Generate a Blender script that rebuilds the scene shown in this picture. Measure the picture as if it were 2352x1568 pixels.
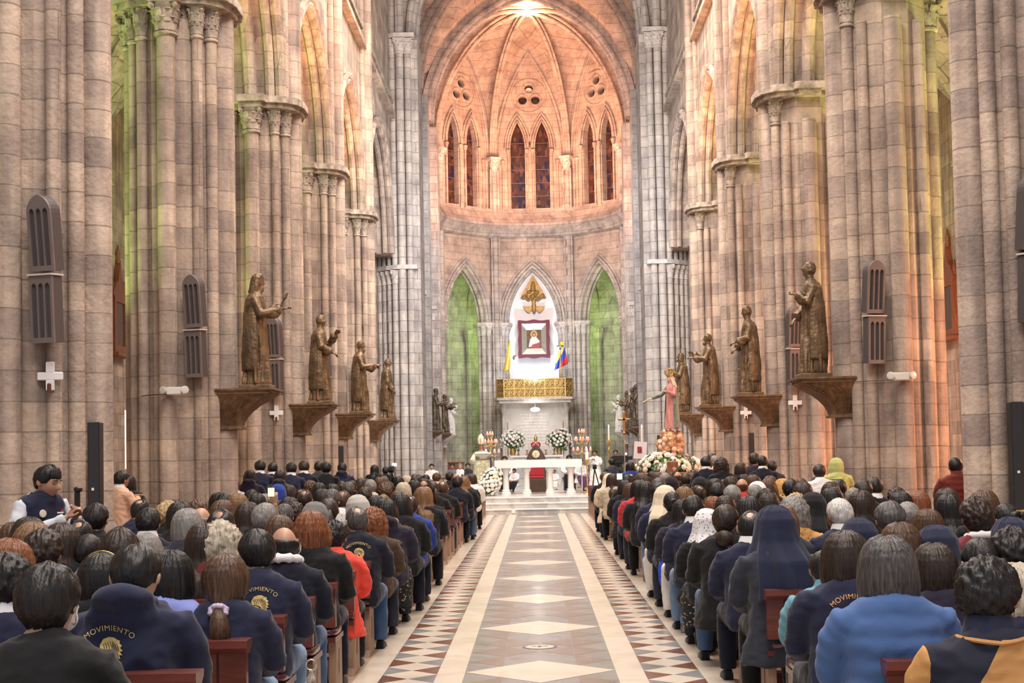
import bpy, bmesh, math, random
from math import sin, cos, pi, sqrt, radians, atan2
from mathutils import Vector, Matrix, noise
from mathutils.bvhtree import BVHTree
S = bpy.context.scene
COL = S.collection
for o in list(bpy.data.objects): bpy.data.objects.remove(o)

# ---------------------------------------------------------------- camera
IMG_W, IMG_H, FPX, CAM_Z = 2352, 1568, 50/36*2352, 1.65
ROLL, PITCH, YAW, SHY = radians(-1.1), radians(2.7), radians(0.91188), 107.976
cd = bpy.data.cameras.new('camera'); cam = bpy.data.objects.new('camera', cd); COL.objects.link(cam)
RM = Matrix.Rotation(YAW, 3, 'Z') @ Matrix.Rotation(pi/2 + PITCH, 3, 'X') @ Matrix.Rotation(ROLL, 3, 'Z')
cam.matrix_world = Matrix.Translation((0, 0, CAM_Z)) @ RM.to_4x4()
cd.lens = 50; cd.sensor_width = 36; cd.shift_y = SHY/IMG_W; cd.clip_end = 300; cd.clip_start = .05
S.camera = cam
def at_depth(px, py, Y):                       # the point of the nave, Y metres ahead, that the photograph shows at a pixel
    d = RM @ Vector(((px-IMG_W/2)/FPX, -(py-SHY-IMG_H/2)/FPX, -1)); t = Y/d.y
    return d.x*t, d.z*t + CAM_Z

# ---------------------------------------------------------------- light and exposure
S.view_settings.view_transform = 'Standard'; S.view_settings.look = 'None'
S.view_settings.gamma = 1; S.view_settings.use_curve_mapping = False
S.view_settings.exposure = 0.5
S.cycles.max_bounces = 5; S.cycles.diffuse_bounces = 3; S.cycles.glossy_bounces = 2; S.cycles.transmission_bounces = 2
S.cycles.transparent_max_bounces = 4; S.cycles.caustics_reflective = False; S.cycles.caustics_refractive = False
S.cycles.sample_clamp_indirect = 4; S.cycles.use_denoising = True
try: S.cycles.denoiser = 'OPENIMAGEDENOISE'
except Exception: pass
S.cycles.use_adaptive_sampling = True; S.cycles.adaptive_threshold = 0.03
W = bpy.data.worlds.new('daylight'); S.world = W; W.use_nodes = True
bg = W.node_tree.nodes['Background']; bg.inputs[0].default_value = (.92, .95, 1, 1); bg.inputs[1].default_value = .50
def lamp(kind, name, loc, power, col, size=.3, aim=None, sizey=None, spot=None):
    l = bpy.data.lights.new(name, kind); l.energy = power; l.color = col
    if kind == 'AREA':
        l.size = size
        if sizey: l.shape = 'RECTANGLE'; l.size_y = sizey
    else: l.shadow_soft_size = size
    if spot: l.spot_size = radians(spot); l.spot_blend = .6
    o = bpy.data.objects.new(name, l); COL.objects.link(o); o.location = loc
    if aim is not None: o.rotation_euler = (Vector(aim)-Vector(loc)).to_track_quat('-Z', 'Y').to_euler()
    return o
WARM, ORANGE, GREEN, WHITE, COOL = (1, .86, .75), (1, .46, .26), (.66, 1, .30), (1, .97, .93), (.86, .92, 1)
for y in (2, 14, 26, 38):                      # rows of lamps hung high in the nave
    lamp('AREA', 'nave_lamp', (0, y, 17.5), 1700, WARM, 6, (0, y+3, 0))
for s in (-1, 1):
    for y in (25.5, 33, 40.2): lamp('SPOT', 'arcade_uplight', (s*4.3, y-1.2, 9.6), 800, ORANGE, .25, (s*6.2, y+2.6, 17), spot=120)
    lamp('AREA', 'crossing_lamp', (s*1.6, 45.5, 10), 320, COOL, 2.5, (s*5.6, 56, 9.5), 4)
    lamp('AREA', 'choir_uplight', (s*4.2, 66, 13.2), 420, ORANGE, 1.2, (s*1.0, 70, 24), 6)
    for y in (15, 22, 29, 36): lamp('SPOT', 'aisle_lamp', (s*9.6, y, 5.5), 420, GREEN, .3, (s*9.0, y+2.5, 12.5), spot=120); lamp('SPOT', 'pier_uplight', (s*9.4, y+.2, 3.6), 420, GREEN, .2, (s*6.4, y+1.4, 6.8), spot=75)
    lamp('POINT', 'ambulatory_lamp', (s*7.6, 77.0, 8.2), 170, GREEN, .5)
    lamp('POINT', 'ambulatory_lamp', (s*1.8, 81.3, 8.5), 150, GREEN, .5)
for y in (21.6, 28.5, 35.4): lamp('POINT', 'aisle_flood', (9.3, y, 3.2), 480, ORANGE, .2)
lamp('POINT', 'aisle_flood', (-8.9, 26.0, 3.0), 90, (1, .6, .3), .2)
lamp('AREA', 'apse_uplight', (0, 74.5, 14.9), 780, (1, .42, .22), 5, (0, 76.5, 25), 2)
lamp('AREA', 'altar_light', (0, 38, 12), 480, WHITE, 2.5, (0, 45, 1))
lamp('AREA', 'chancel_light', (0, 60, 13), 520, (.94, .94, 1), 4, (0, 77, 6)); lamp('AREA', 'chancel_light', (0, 67.5, 11.5), 480, (1, .84, .76), 3, (0, 79, 8.5))
lamp('POINT', 'reredos_light', (0, 75.7, 4.0), 38, (1, .95, .88), .2); lamp('SPOT', 'niche_light', (0, 75.2, 6.1), 360, COOL, .15, (0, 79.2, 7.6), spot=120)

# ---------------------------------------------------------------- materials
def newmat(name):
    m = bpy.data.materials.new(name); m.use_nodes = True
    nt = m.node_tree; p = nt.nodes['Principled BSDF']
    return m, nt, p
def N(nt, kind, **kw):
    n = nt.nodes.new(kind)
    for k, v in kw.items():
        if k.startswith('i_'): n.inputs[int(k[2:]) if k[2:].isdigit() else k[2:].replace('_', ' ')].default_value = v
        else: setattr(n, k, v)
    return n
def L(nt, a, b): nt.links.new(a, b)
def plain(name, col, rough=.6, metal=0, var=.0, scale=8, bump=0, bscale=60, coat=0, spec=.5, sheen=0, emit=None):
    m, nt, p = newmat(name)
    p.inputs['Base Color'].default_value = (*col, 1); p.inputs['Roughness'].default_value = rough
    p.inputs['Metallic'].default_value = metal; p.inputs['Specular IOR Level'].default_value = spec
    if coat: p.inputs['Coat Weight'].default_value = coat; p.inputs['Coat Roughness'].default_value = .12
    if sheen: p.inputs['Sheen Weight'].default_value = sheen
    if emit: p.inputs['Emission Color'].default_value = (*col, 1); p.inputs['Emission Strength'].default_value = emit
    if var or bump: tc = N(nt, 'ShaderNodeTexCoord')
    if var:
        n = N(nt, 'ShaderNodeTexNoise'); n.inputs['Scale'].default_value = scale; n.inputs['Detail'].default_value = 5
        L(nt, tc.outputs['Object'], n.inputs['Vector'])
        r = N(nt, 'ShaderNodeValToRGB'); r.color_ramp.elements[0].position = .3; r.color_ramp.elements[1].position = .7
        r.color_ramp.elements[0].color = (*[max(0, c*(1-var)) for c in col], 1); r.color_ramp.elements[1].color = (*[min(1, c*(1+var)) for c in col], 1)
        L(nt, n.outputs['Fac'], r.inputs['Fac']); L(nt, r.outputs['Color'], p.inputs['Base Color'])
    if bump:
        n = N(nt, 'ShaderNodeTexNoise'); n.inputs['Scale'].default_value = bscale; n.inputs['Detail'].default_value = 4
        L(nt, tc.outputs['Object'], n.inputs['Vector'])
        b = N(nt, 'ShaderNodeBump'); b.inputs['Strength'].default_value = bump; b.inputs['Distance'].default_value = .02
        L(nt, n.outputs['Fac'], b.inputs['Height']); L(nt, b.outputs['Normal'], p.inputs['Normal'])
    return m
def stone(name, c1, c2, mortar, bw=1.05, bh=.34, streak=.35):
    m, nt, p = newmat(name); p.inputs['Roughness'].default_value = .85; p.inputs['Specular IOR Level'].default_value = .25
    g = N(nt, 'ShaderNodeNewGeometry'); sx = N(nt, 'ShaderNodeSeparateXYZ'); L(nt, g.outputs['Position'], sx.inputs[0])
    a = N(nt, 'ShaderNodeMath', operation='ADD'); L(nt, sx.outputs[0], a.inputs[0]); L(nt, sx.outputs[1], a.inputs[1])
    cb = N(nt, 'ShaderNodeCombineXYZ'); L(nt, a.outputs[0], cb.inputs[0]); L(nt, sx.outputs[2], cb.inputs[1])
    wob = N(nt, 'ShaderNodeTexNoise'); wob.inputs['Scale'].default_value = .9; L(nt, g.outputs['Position'], wob.inputs['Vector'])
    wv = N(nt, 'ShaderNodeVectorMath', operation='SCALE'); wv.inputs['Scale'].default_value = .06; L(nt, wob.outputs['Color'], wv.inputs[0])
    av = N(nt, 'ShaderNodeVectorMath', operation='ADD'); L(nt, cb.outputs[0], av.inputs[0]); L(nt, wv.outputs[0], av.inputs[1])
    b = N(nt, 'ShaderNodeTexBrick'); b.inputs['Scale'].default_value = 1; b.inputs['Brick Width'].default_value = bw; b.inputs['Row Height'].default_value = bh
    b.inputs['Mortar Size'].default_value = .011; b.inputs['Mortar Smooth'].default_value = .35; b.inputs['Bias'].default_value = 0
    b.inputs['Color1'].default_value = (*c1, 1); b.inputs['Color2'].default_value = (*c2, 1); b.inputs['Mortar'].default_value = (*mortar, 1)
    L(nt, av.outputs[0], b.inputs['Vector'])
    n1 = N(nt, 'ShaderNodeTexNoise'); n1.inputs['Scale'].default_value = 1.3; n1.inputs['Detail'].default_value = 8; n1.inputs['Roughness'].default_value = .65
    L(nt, g.outputs['Position'], n1.inputs['Vector'])
    mp = N(nt, 'ShaderNodeMapping'); mp.inputs['Scale'].default_value = (5, 5, .45); L(nt, g.outputs['Position'], mp.inputs['Vector'])
    n2 = N(nt, 'ShaderNodeTexNoise'); n2.inputs['Scale'].default_value = 1; n2.inputs['Detail'].default_value = 5; L(nt, mp.outputs[0], n2.inputs['Vector'])
    r1 = N(nt, 'ShaderNodeValToRGB'); r1.color_ramp.elements[0].position = .3; r1.color_ramp.elements[1].position = .72
    r1.color_ramp.elements[0].color = (.54, .50, .50, 1); r1.color_ramp.elements[1].color = (1.2, 1.15, 1.08, 1); L(nt, n1.outputs['Fac'], r1.inputs['Fac'])
    r2 = N(nt, 'ShaderNodeValToRGB'); r2.color_ramp.elements[0].position = .35; r2.color_ramp.elements[1].position = .6
    r2.color_ramp.elements[0].color = (1-streak, 1-streak, 1-streak*.95, 1); r2.color_ramp.elements[1].color = (1, 1, 1, 1); L(nt, n2.outputs['Fac'], r2.inputs['Fac'])
    m1 = N(nt, 'ShaderNodeMix', data_type='RGBA', blend_type='MULTIPLY'); m1.inputs[0].default_value = 1
    L(nt, b.outputs['Color'], m1.inputs[6]); L(nt, r1.outputs['Color'], m1.inputs[7])
    m2 = N(nt, 'ShaderNodeMix', data_type='RGBA', blend_type='MULTIPLY'); m2.inputs[0].default_value = 1
    L(nt, m1.outputs[2], m2.inputs[6]); L(nt, r2.outputs['Color'], m2.inputs[7]); L(nt, m2.outputs[2], p.inputs['Base Color'])
    hs = N(nt, 'ShaderNodeMath', operation='MULTIPLY_ADD'); L(nt, b.outputs['Fac'], hs.inputs[0]); hs.inputs[1].default_value = -.8
    n3 = N(nt, 'ShaderNodeTexNoise'); n3.inputs['Scale'].default_value = 14; n3.inputs['Detail'].default_value = 6; L(nt, g.outputs['Position'], n3.inputs['Vector'])
    L(nt, n3.outputs['Fac'], hs.inputs[2])
    bp = N(nt, 'ShaderNodeBump'); bp.inputs['Strength'].default_value = .55; bp.inputs['Distance'].default_value = .03
    L(nt, hs.outputs[0], bp.inputs['Height']); L(nt, bp.outputs['Normal'], p.inputs['Normal'])
    return m
def marble(name, col, vein, rough=.2, scale=2.5):
    m, nt, p = newmat(name); p.inputs['Roughness'].default_value = rough; p.inputs['Specular IOR Level'].default_value = .55
    tc = N(nt, 'ShaderNodeTexCoord'); n = N(nt, 'ShaderNodeTexNoise'); n.inputs['Scale'].default_value = scale; n.inputs['Detail'].default_value = 9; n.inputs['Distortion'].default_value = 1.2
    L(nt, tc.outputs['Object'], n.inputs['Vector'])
    r = N(nt, 'ShaderNodeValToRGB'); r.color_ramp.elements[0].position = .38; r.color_ramp.elements[1].position = .56
    r.color_ramp.elements[0].color = (*vein, 1); r.color_ramp.elements[1].color = (*col, 1)
    L(nt, n.outputs['Fac'], r.inputs['Fac']); L(nt, r.outputs['Color'], p.inputs['Base Color'])
    n2 = N(nt, 'ShaderNodeTexNoise'); n2.inputs['Scale'].default_value = 1.1; L(nt, tc.outputs['Object'], n2.inputs['Vector'])
    mr = N(nt, 'ShaderNodeMapRange'); mr.inputs['To Min'].default_value = rough*.6; mr.inputs['To Max'].default_value = rough*1.6
    L(nt, n2.outputs['Fac'], mr.inputs['Value']); L(nt, mr.outputs[0], p.inputs['Roughness'])
    return m
def wood(name, c1, c2, rough=.35, coat=.3, scale=(1.5, 14, 14)):
    m, nt, p = newmat(name); p.inputs['Roughness'].default_value = rough; p.inputs['Coat Weight'].default_value = coat; p.inputs['Coat Roughness'].default_value = .2
    tc = N(nt, 'ShaderNodeTexCoord'); mp = N(nt, 'ShaderNodeMapping'); mp.inputs['Scale'].default_value = scale
    L(nt, tc.outputs['Object'], mp.inputs['Vector']); n = N(nt, 'ShaderNodeTexNoise'); n.inputs['Scale'].default_value = 2; n.inputs['Detail'].default_value = 6; n.inputs['Distortion'].default_value = .6
    L(nt, mp.outputs[0], n.inputs['Vector'])
    r = N(nt, 'ShaderNodeValToRGB'); r.color_ramp.elements[0].position = .3; r.color_ramp.elements[1].position = .7
    r.color_ramp.elements[0].color = (*c1, 1); r.color_ramp.elements[1].color = (*c2, 1)
    L(nt, n.outputs['Fac'], r.inputs['Fac']); L(nt, r.outputs['Color'], p.inputs['Base Color'])
    return m
STONE = stone('grey_pink_stone', (.60, .50, .42), (.40, .335, .30), (.37, .31, .26))
STONE2 = stone('pale_choir_stone', (.60, .57, .54), (.50, .48, .47), (.30, .27, .25), .7, .4, .2)
STONE3 = stone('apse_stone', (.60, .52, .46), (.55, .47, .41), (.34, .26, .21), .8, .40, .12)
CARVED = plain('carved_stone', (.36, .295, .25), .85, var=.5, scale=6, bump=.5, bscale=30)
CARVED2 = plain('carved_pale_stone', (.55, .51, .48), .85, var=.2, scale=5, bump=.4, bscale=25)
PLASTER = plain('white_plaster', (.80, .80, .82), .7, var=.05, scale=1.5)
BRONZE = plain('bronze', (.175, .118, .068), .5, metal=.5, var=.45, scale=6, bump=.4, bscale=25)
DARKBRONZE = plain('dark_bronze', (.15, .115, .08), .45, metal=.6, var=.4, scale=8, bump=.4, bscale=25)
BRACKET = plain('bronze_bracket', (.19, .12, .07), .5, metal=.5, var=.4, scale=9, bump=.5, bscale=18)
GOLD = plain('gilt', (.52, .36, .13), .42, metal=.7, var=.25, scale=14, bump=.5, bscale=22)
SILVER = plain('silver', (.78, .77, .74), .3, metal=.9, var=.15, scale=12, bump=.4, bscale=30)
M_WHITE = marble('white_marble', (.66, .58, .49), (.60, .52, .43))
M_GREY = marble('grey_marble', (.255, .255, .26), (.205, .205, .21))
M_RED = marble('red_brown_marble', (.19, .085, .055), (.13, .055, .038))
M_BROWN = marble('brown_marble', (.235, .195, .172), (.195, .16, .14))
M_FLOOR = marble('pew_floor_stone', (.46, .33, .24), (.36, .25, .18), .3)
M_STEP = marble('step_marble', (.66, .64, .61), (.50, .48, .46), .2)
BLACK = plain('black_plastic', (.012, .012, .014), .45)
LOUVRE = plain('grey_purple_metal', (.15, .125, .125), .5, var=.1, scale=6)
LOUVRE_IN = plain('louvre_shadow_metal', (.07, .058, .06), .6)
PEWWOOD = wood('red_brown_varnished_wood', (.095, .022, .017), (.17, .045, .032))
PEWSIDE = wood('worn_pew_end_wood', (.20, .11, .07), (.34, .21, .14), .5, .05, (8, 8, 2))
VINYL = plain('burgundy_vinyl', (.085, .012, .024), .28, coat=.4, var=.15, scale=8)
DARKWOOD = wood('dark_brown_wood', (.05, .028, .02), (.10, .055, .038), .4, .2, (6, 6, 1.5))
REDWOOD = wood('reddish_carved_wood', (.17, .055, .025), (.28, .10, .045), .5, .1, (6, 6, 1.5))

# ---------------------------------------------------------------- mesh helpers
class MB:
    def __init__(s): s.v = []; s.f = []; s.m = []
    def add(s, vs, fs, mi=0):
        b = len(s.v); s.v += [tuple(p) for p in vs]; s.f += [tuple(i+b for i in f) for f in fs]; s.m += [mi]*len(fs); return s
    def merge(s, o, M=None, mi=None):
        vs = [tuple(M @ Vector(p)) for p in o.v] if M is not None else o.v
        b = len(s.v); s.v += vs; s.f += [tuple(i+b for i in f) for f in o.f]; s.m += o.m if mi is None else [mi]*len(o.f); return s
    def box(s, c, d, mi=0, R=None, bev=0):
        x, y, z = d[0]/2, d[1]/2, d[2]/2
        if bev:
            a = MB(); k = bev
            return s.merge(a.loft([[(sx*(x-(k if e else 0))-0, sy*(y-(k if e else 0)), zz) for sx, sy in ((-1,-1),(1,-1),(1,1),(-1,1))] for zz, e in ((-z,1),(-z+k,0),(z-k,0),(z,1))]), (Matrix.Translation(c) @ (R.to_4x4() if R else Matrix())), mi)
        vs = [Vector((i*x, j*y, k*z)) for k in (-1, 1) for i, j in ((-1,-1),(1,-1),(1,1),(-1,1))]
        if R: vs = [R @ p for p in vs]
        vs = [p+Vector(c) for p in vs]
        return s.add(vs, [(3,2,1,0),(4,5,6,7),(0,1,5,4),(1,2,6,5),(2,3,7,6),(3,0,4,7)], mi)
    def loft(s, rings, mi=0, cap=True, closed=True):
        n = len(rings[0]); vs = [p for r in rings for p in r]; fs = []
        for i in range(len(rings)-1):
            for j in range(n if closed else n-1):
                k = (j+1) % n; fs.append((i*n+j, i*n+k, (i+1)*n+k, (i+1)*n+j))
        if cap and closed: fs.append(tuple(range(n-1, -1, -1))); fs.append(tuple((len(rings)-1)*n+j for j in range(n)))
        return s.add(vs, fs, mi)
    def tube(s, path, r, n=8, mi=0, cap=True, flat=None):
        P = [Vector(p) for p in path]; rr = r if isinstance(r, (list, tuple)) else [r]*len(P); rings = []
        t0 = (P[1]-P[0]).normalized(); up = Vector((0, 0, 1)) if abs(t0.z) < .9 else Vector((0, 1, 0))
        u = t0.cross(up).normalized()
        for i, p in enumerate(P):
            t = (P[min(i+1, len(P)-1)]-P[max(i-1, 0)]).normalized(); u = (u-t*u.dot(t)).normalized(); w = t.cross(u)
            fl = flat if flat else (1, 1)
            rings.append([p+u*cos(2*pi*k/n)*rr[i]*fl[0]+w*sin(2*pi*k/n)*rr[i]*fl[1] for k in range(n)])
        return s.loft(rings, mi, cap)
    def lathe(s, prof, c=(0, 0, 0), n=16, mi=0, sx=1, sy=1):
        return s.loft([[(c[0]+r*cos(2*pi*k/n)*sx, c[1]+r*sin(2*pi*k/n)*sy, c[2]+z) for k in range(n)] for r, z in prof], mi)
    def ball(s, c, r, nu=16, nv=10, mi=0, M=None):
        rx, ry, rz = r if isinstance(r, (tuple, list)) else (r, r, r)
        vs = [(0, 0, -rz)]+[(rx*cos(2*pi*i/nu)*sin(pi*j/nv), ry*sin(2*pi*i/nu)*sin(pi*j/nv), -rz*cos(pi*j/nv)) for j in range(1, nv) for i in range(nu)]+[(0, 0, rz)]
        fs = [(0, 1+(i+1) % nu, 1+i) for i in range(nu)]
        for j in range(nv-2):
            for i in range(nu): fs.append((1+j*nu+i, 1+j*nu+(i+1) % nu, 1+(j+1)*nu+(i+1) % nu, 1+(j+1)*nu+i))
        e = len(vs)-1; fs += [(e, e-nu+i, e-nu+(i+1) % nu) for i in range(nu)]
        T = Matrix.Translation(c) @ (M if M is not None else Matrix())
        return s.add([T @ Vector(p) for p in vs], fs, mi)
    def mesh(s, name, mats, smooth=True, angle=40):
        me = bpy.data.meshes.new(name); me.from_pydata(s.v, [], s.f)
        for m in mats: me.materials.append(m)
        if len(mats) > 1: me.polygons.foreach_set('material_index', s.m)
        if smooth:
            me.polygons.foreach_set('use_smooth', [True]*len(s.f))
            try: me.set_sharp_from_angle(angle=radians(angle))
            except Exception: pass
        me.update(); return me
    def obj(s, name, mats, parent=None, smooth=True, angle=40, M=None):
        return link(name, s.mesh(name, mats if isinstance(mats, list) else [mats], smooth, angle), parent, M)
def link(name, me, parent=None, M=None):
    o = bpy.data.objects.new(name, me); COL.objects.link(o)
    if parent: o.parent = parent
    if M is not None: o.matrix_basis = M
    return o
def tag(o, label, cat, group=None, kind=None):
    o['label'] = label; o['category'] = cat
    if group: o['group'] = group
    if kind: o['kind'] = kind
    return o
def structure(o, label=None):
    o['kind'] = 'structure'
    if label: o['label'] = label
    return o
def thing(name, label, cat, loc=(0, 0, 0), rz=0, group=None):
    o = bpy.data.objects.new(name, None); COL.objects.link(o); o.location = loc; o.rotation_euler = (0, 0, rz); o.empty_display_size = .2
    return tag(o, label, cat, group)
def dup(root, label=None, loc=None, rz=None, scale=None, group=None):
    c = root.copy(); COL.objects.link(c)
    def rec(a, b):
        for ch in a.children:
            d = ch.copy(); COL.objects.link(d); d.parent = b; rec(ch, d)
    kids = list(root.children)
    for ch in kids:
        d = ch.copy(); COL.objects.link(d); d.parent = c
        for g in list(ch.children): e = g.copy(); COL.objects.link(e); e.parent = d
    if label: c['label'] = label
    if group: c['group'] = group
    if loc is not None: c.location = loc
    if rz is not None: c.rotation_euler = (0, 0, rz)
    if scale is not None: c.scale = scale if isinstance(scale, (tuple, list)) else (scale,)*3
    return c
def eval_mesh(o, name):
    dg = bpy.context.evaluated_depsgraph_get(); me = bpy.data.meshes.new_from_object(o.evaluated_get(dg)); me.name = name; return me
def remesh(mb, voxel, name, mats, smooth=3, factor=.5):      # fuse overlapping volumes into one continuous skin
    me = mb.mesh(name+'_raw', [], False); o = link('tmp', me)
    r = o.modifiers.new('r', 'REMESH'); r.mode = 'VOXEL'; r.voxel_size = voxel; r.use_smooth_shade = True
    if smooth: sm = o.modifiers.new('s', 'SMOOTH'); sm.iterations = smooth; sm.factor = factor
    out = eval_mesh(o, name); bpy.data.objects.remove(o); bpy.data.meshes.remove(me)
    for m in mats: out.materials.append(m)
    return out
def plate(outer, holes, depth, name='plate'):                # flat slab with holes; points are (u, v); returns MB with u->x, v->z, depth centred on y
    cu = bpy.data.curves.new(name, 'CURVE'); cu.dimensions = '2D'; cu.fill_mode = 'BOTH'; cu.extrude = depth/2
    for pts in [outer]+holes:
        sp = cu.splines.new('POLY'); sp.points.add(len(pts)-1); sp.use_cyclic_u = True
        for q, (u, v) in zip(sp.points, pts): q.co = (u, v, 0, 1)
    o = bpy.data.objects.new(name, cu); COL.objects.link(o); me = eval_mesh(o, name)
    mb = MB(); mb.add([(p.co.x, p.co.z, p.co.y) for p in me.vertices], [tuple(f.vertices) for f in me.polygons])
    bpy.data.objects.remove(o); bpy.data.curves.remove(cu); bpy.data.meshes.remove(me); return mb
def arch_pts(a, h, n=14, x0=0, z0=0):                        # pointed arch from (-a) up to the apex and down to (+a)
    R = (h*h+a*a)/(2*a); th = math.asin(min(1, h/R)); out = []
    for i in range(n+1): t = th*i/n; out.append((x0-a+R-R*cos(t), z0+R*sin(t)))
    return out+[(2*x0-p[0], p[1]) for p in out[-2::-1]]
def ngons(mb): return mb
# ---------------------------------------------------------------- floor and steps
def build_floor():
    mb = MB()
    def quad(x0, y0, x1, y1, mi, z=0): mb.add([(x0,y0,z),(x1,y0,z),(x1,y1,z),(x0,y1,z)], [(0,1,2,3)], mi)
    WH, GR, RD, BR, FL = range(5); Y0, Y1 = .6, 40.2
    for x0, x1 in ((-12, -1.39), (1.39, 12)): quad(x0, -4, x1, 86, FL)
    quad(-1.39, -4, 1.39, Y0, FL); quad(-1.39, Y1, 1.39, 86, FL)
    for s in (-1, 1):
        for a, b in ((1.2, 1.39), (.575, .785)): quad(min(s*a, s*b), Y0, max(s*a, s*b), Y1, WH)
        n0, p = -24, .416
        for i in range(n0, 71):
            y = 10.695+i*p; a, b, m = s*.785, s*1.2, s*.9925; k = (i % 2 == 0)
            ya, yb = max(Y0, y), min(Y1, y+p)
            if y+p < Y0 or y > Y1: continue
            mb.add([(m,y,0),(b,y+p/2,0),(m,y+p,0),(a,y+p/2,0)], [(0,1,2,3)], WH)
            mb.add([(a,y-p/2,0),(a,y+p/2,0),(m,y,0)], [(0,1,2)], GR if k == (s < 0) else RD)
            mb.add([(b,y-p/2,0),(b,y+p/2,0),(m,y,0)], [(0,1,2)], RD if k == (s < 0) else GR)
    quad(-.575, Y0, .575, Y1, GR)
    for j in range(-4, 11):
        yc = 10.97+2.75*j
        if yc < Y0+.6 or yc > Y1-.6: continue
        z = .0012; mb.add([(-.575,yc,z),(0,yc-.557,z),(.575,yc,z),(0,yc+.557,z)], [(0,1,2,3)], WH)
        for m in range(1, 5):
            y = yc+.55*m
            if y > Y1-.4: continue
            for s in (-1, 1):
                mb.add([(s*.572,y,.0008),(s*.2875,y-.275,.0008),(s*.2875,y+.275,.0008)], [(0,1,2)], BR)
                if m in (2, 3): mb.add([(s*.01,y,.0008),(s*.28,y-.275,.0008),(s*.28,y+.275,.0008)], [(0,1,2)], BR)
    structure(mb.obj('floor', [M_WHITE, M_GREY, M_RED, M_BROWN, M_FLOOR], smooth=False))
    d = MB()
    def disc(r, z, mi, x=0, y=12.35, n=24): d.add([(x+r*cos(2*pi*k/n), y+r*sin(2*pi*k/n), z) for k in range(n)], [tuple(range(n))], mi)
    disc(.15, .0016, 1); disc(.125, .0022, 0)
    d.box((0, 12.37, .0026), (.03, .1, .0006), 1); d.box((-.045, 12.38, .0026), (.05, .035, .0006), 1); d.box((.045, 12.38, .0026), (.05, .035, .0006), 1)
    tag(d.obj('floor_emblem', [M_WHITE, plain('dark_inlay', (.06, .055, .07), .2)], smooth=False), 'small round white emblem inlaid in the grey marble of the aisle', 'floor inlay')
    st = MB()
    for i, y in enumerate((40.0, 40.42, 40.84)):
        z = .155*(i+1); t = .05
        st.box((0, (y+86)/2, z-.155/2-t/2), (9.4, 86-y, .155-t)); st.box((0, (y-.03+86)/2, z-t/2), (9.5, 86-y+.03, t), bev=.012)
    structure(st.obj('floor_sanctuary', M_STEP, angle=30))
    q = MB(); q.box((-.66, 39.985, .075), (.11, .05, .085), bev=.01); tag(q.obj('floor_box', plain('cream_plastic', (.8,.74,.62))), 'small white socket box at the foot of the marble steps', 'socket box')
build_floor()

# ---------------------------------------------------------------- capitals, piers
def capital_mb(r, h, half=False, drop=0):
    mb = MB(); R = r*1.75
    mb.lathe([(r*1.02, -.02), (r*1.28, 0), (r*1.28, .035), (r*1.02, .05), (r*1.03, .08), (r*1.12, h*.45), (r*1.45, h*.8), (r*1.6, h*.88), (0, h*.88)], n=16)
    for row, (z0, hh, k, off) in enumerate(((.06, h*.42, 8, 0), (h*.34, h*.40, 8, .5))):
        for i in range(k):
            a = 2*pi*(i+off)/k; pts = []; w0 = r*.42
            for t in range(6):
                u = t/5; rad = r*(1.05+.22*row)+r*.12*u+r*.62*max(0, u-.55)**1.2*1.6; z = z0+hh*(u if u < .8 else .8+.2*(1-(u-.8)/.2)*.6)
                pts.append((rad, z, w0*(.75+.5*sin(pi*min(u*.9+.1, 1)))*(1 if u < .9 else .5)))
            rings = []
            for rad, z, w in pts:
                c, s_ = cos(a), sin(a)
                rings.append([(c*rad-s_*x, s_*rad+c*x, z) for rad, x in ((rad, -w), (rad+r*.16, 0), (rad, w))] + [(c*(rad-r*.14)-s_*0, s_*(rad-r*.14), z)])
            mb.loft([[Vector(p) for p in rg] for rg in rings])
    for i in range(4):
        a = pi/4+i*pi/2; c = (cos(a)*R*1.02, sin(a)*R*1.02, h*.80)
        mb.tube([(cos(a)*r*1.1, sin(a)*r*1.1, h*.5), (cos(a)*r*1.45, sin(a)*r*1.45, h*.66), c], [r*.12, r*.16, r*.24], 6)
        M = Matrix.Rotation(a, 4, 'Z') @ Matrix.Rotation(pi/2, 4, 'X')
        for rr, th in ((r*.36, r*.20), (r*.2, r*.30)):
            q = MB(); q.lathe([(0, -th), (rr*.8, -th), (rr, -th*.6), (rr, th*.6), (rr*.8, th), (0, th)], n=12); mb.merge(q, Matrix.Translation(c) @ M)
    mb.box((0, 0, h*.94), (R*1.75, R*1.75, h*.12), bev=.01)
    return mb
CAPM = {}
def capital(r, h, mat, parent, x, y, z):
    k = (round(r, 3), round(h, 2), mat.name)
    if k not in CAPM: CAPM[k] = capital_mb(r, h).mesh('capital', [mat])
    return link('capital', CAPM[k], parent, Matrix.Translation((x, y, z)))
SHM = {}
def shaft(r, z0, z1, mat, parent, x, y, base=True, n=18):
    k = (round(r, 3), round(z0, 2), round(z1, 2), mat.name, base)
    if k not in SHM:
        prof = [(r*1.5, z0), (r*1.5, z0+.25), (r*1.35, z0+.32), (r*1.38, z0+.42), (r*1.12, z0+.5), (r, z0+.56), (r, z1)] if base else [(r, z0), (r, z1)]
        SHM[k] = MB().lathe(prof, n=n).mesh('shaft', [mat])
    return link('shaft', SHM[k], parent, Matrix.Translation((x, y, 0)))
def prism(pts, z0, z1, mb=None, bev=0):
    mb = mb or MB(); return mb.loft([[(x, y, z0) for x, y in pts], [(x, y, z1) for x, y in pts]])
def sym4(q): return q+[(-x, y) for x, y in q[::-1]]+[(-x, -y) for x, y in q]+[(x, -y) for x, y in q[::-1]]
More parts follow.
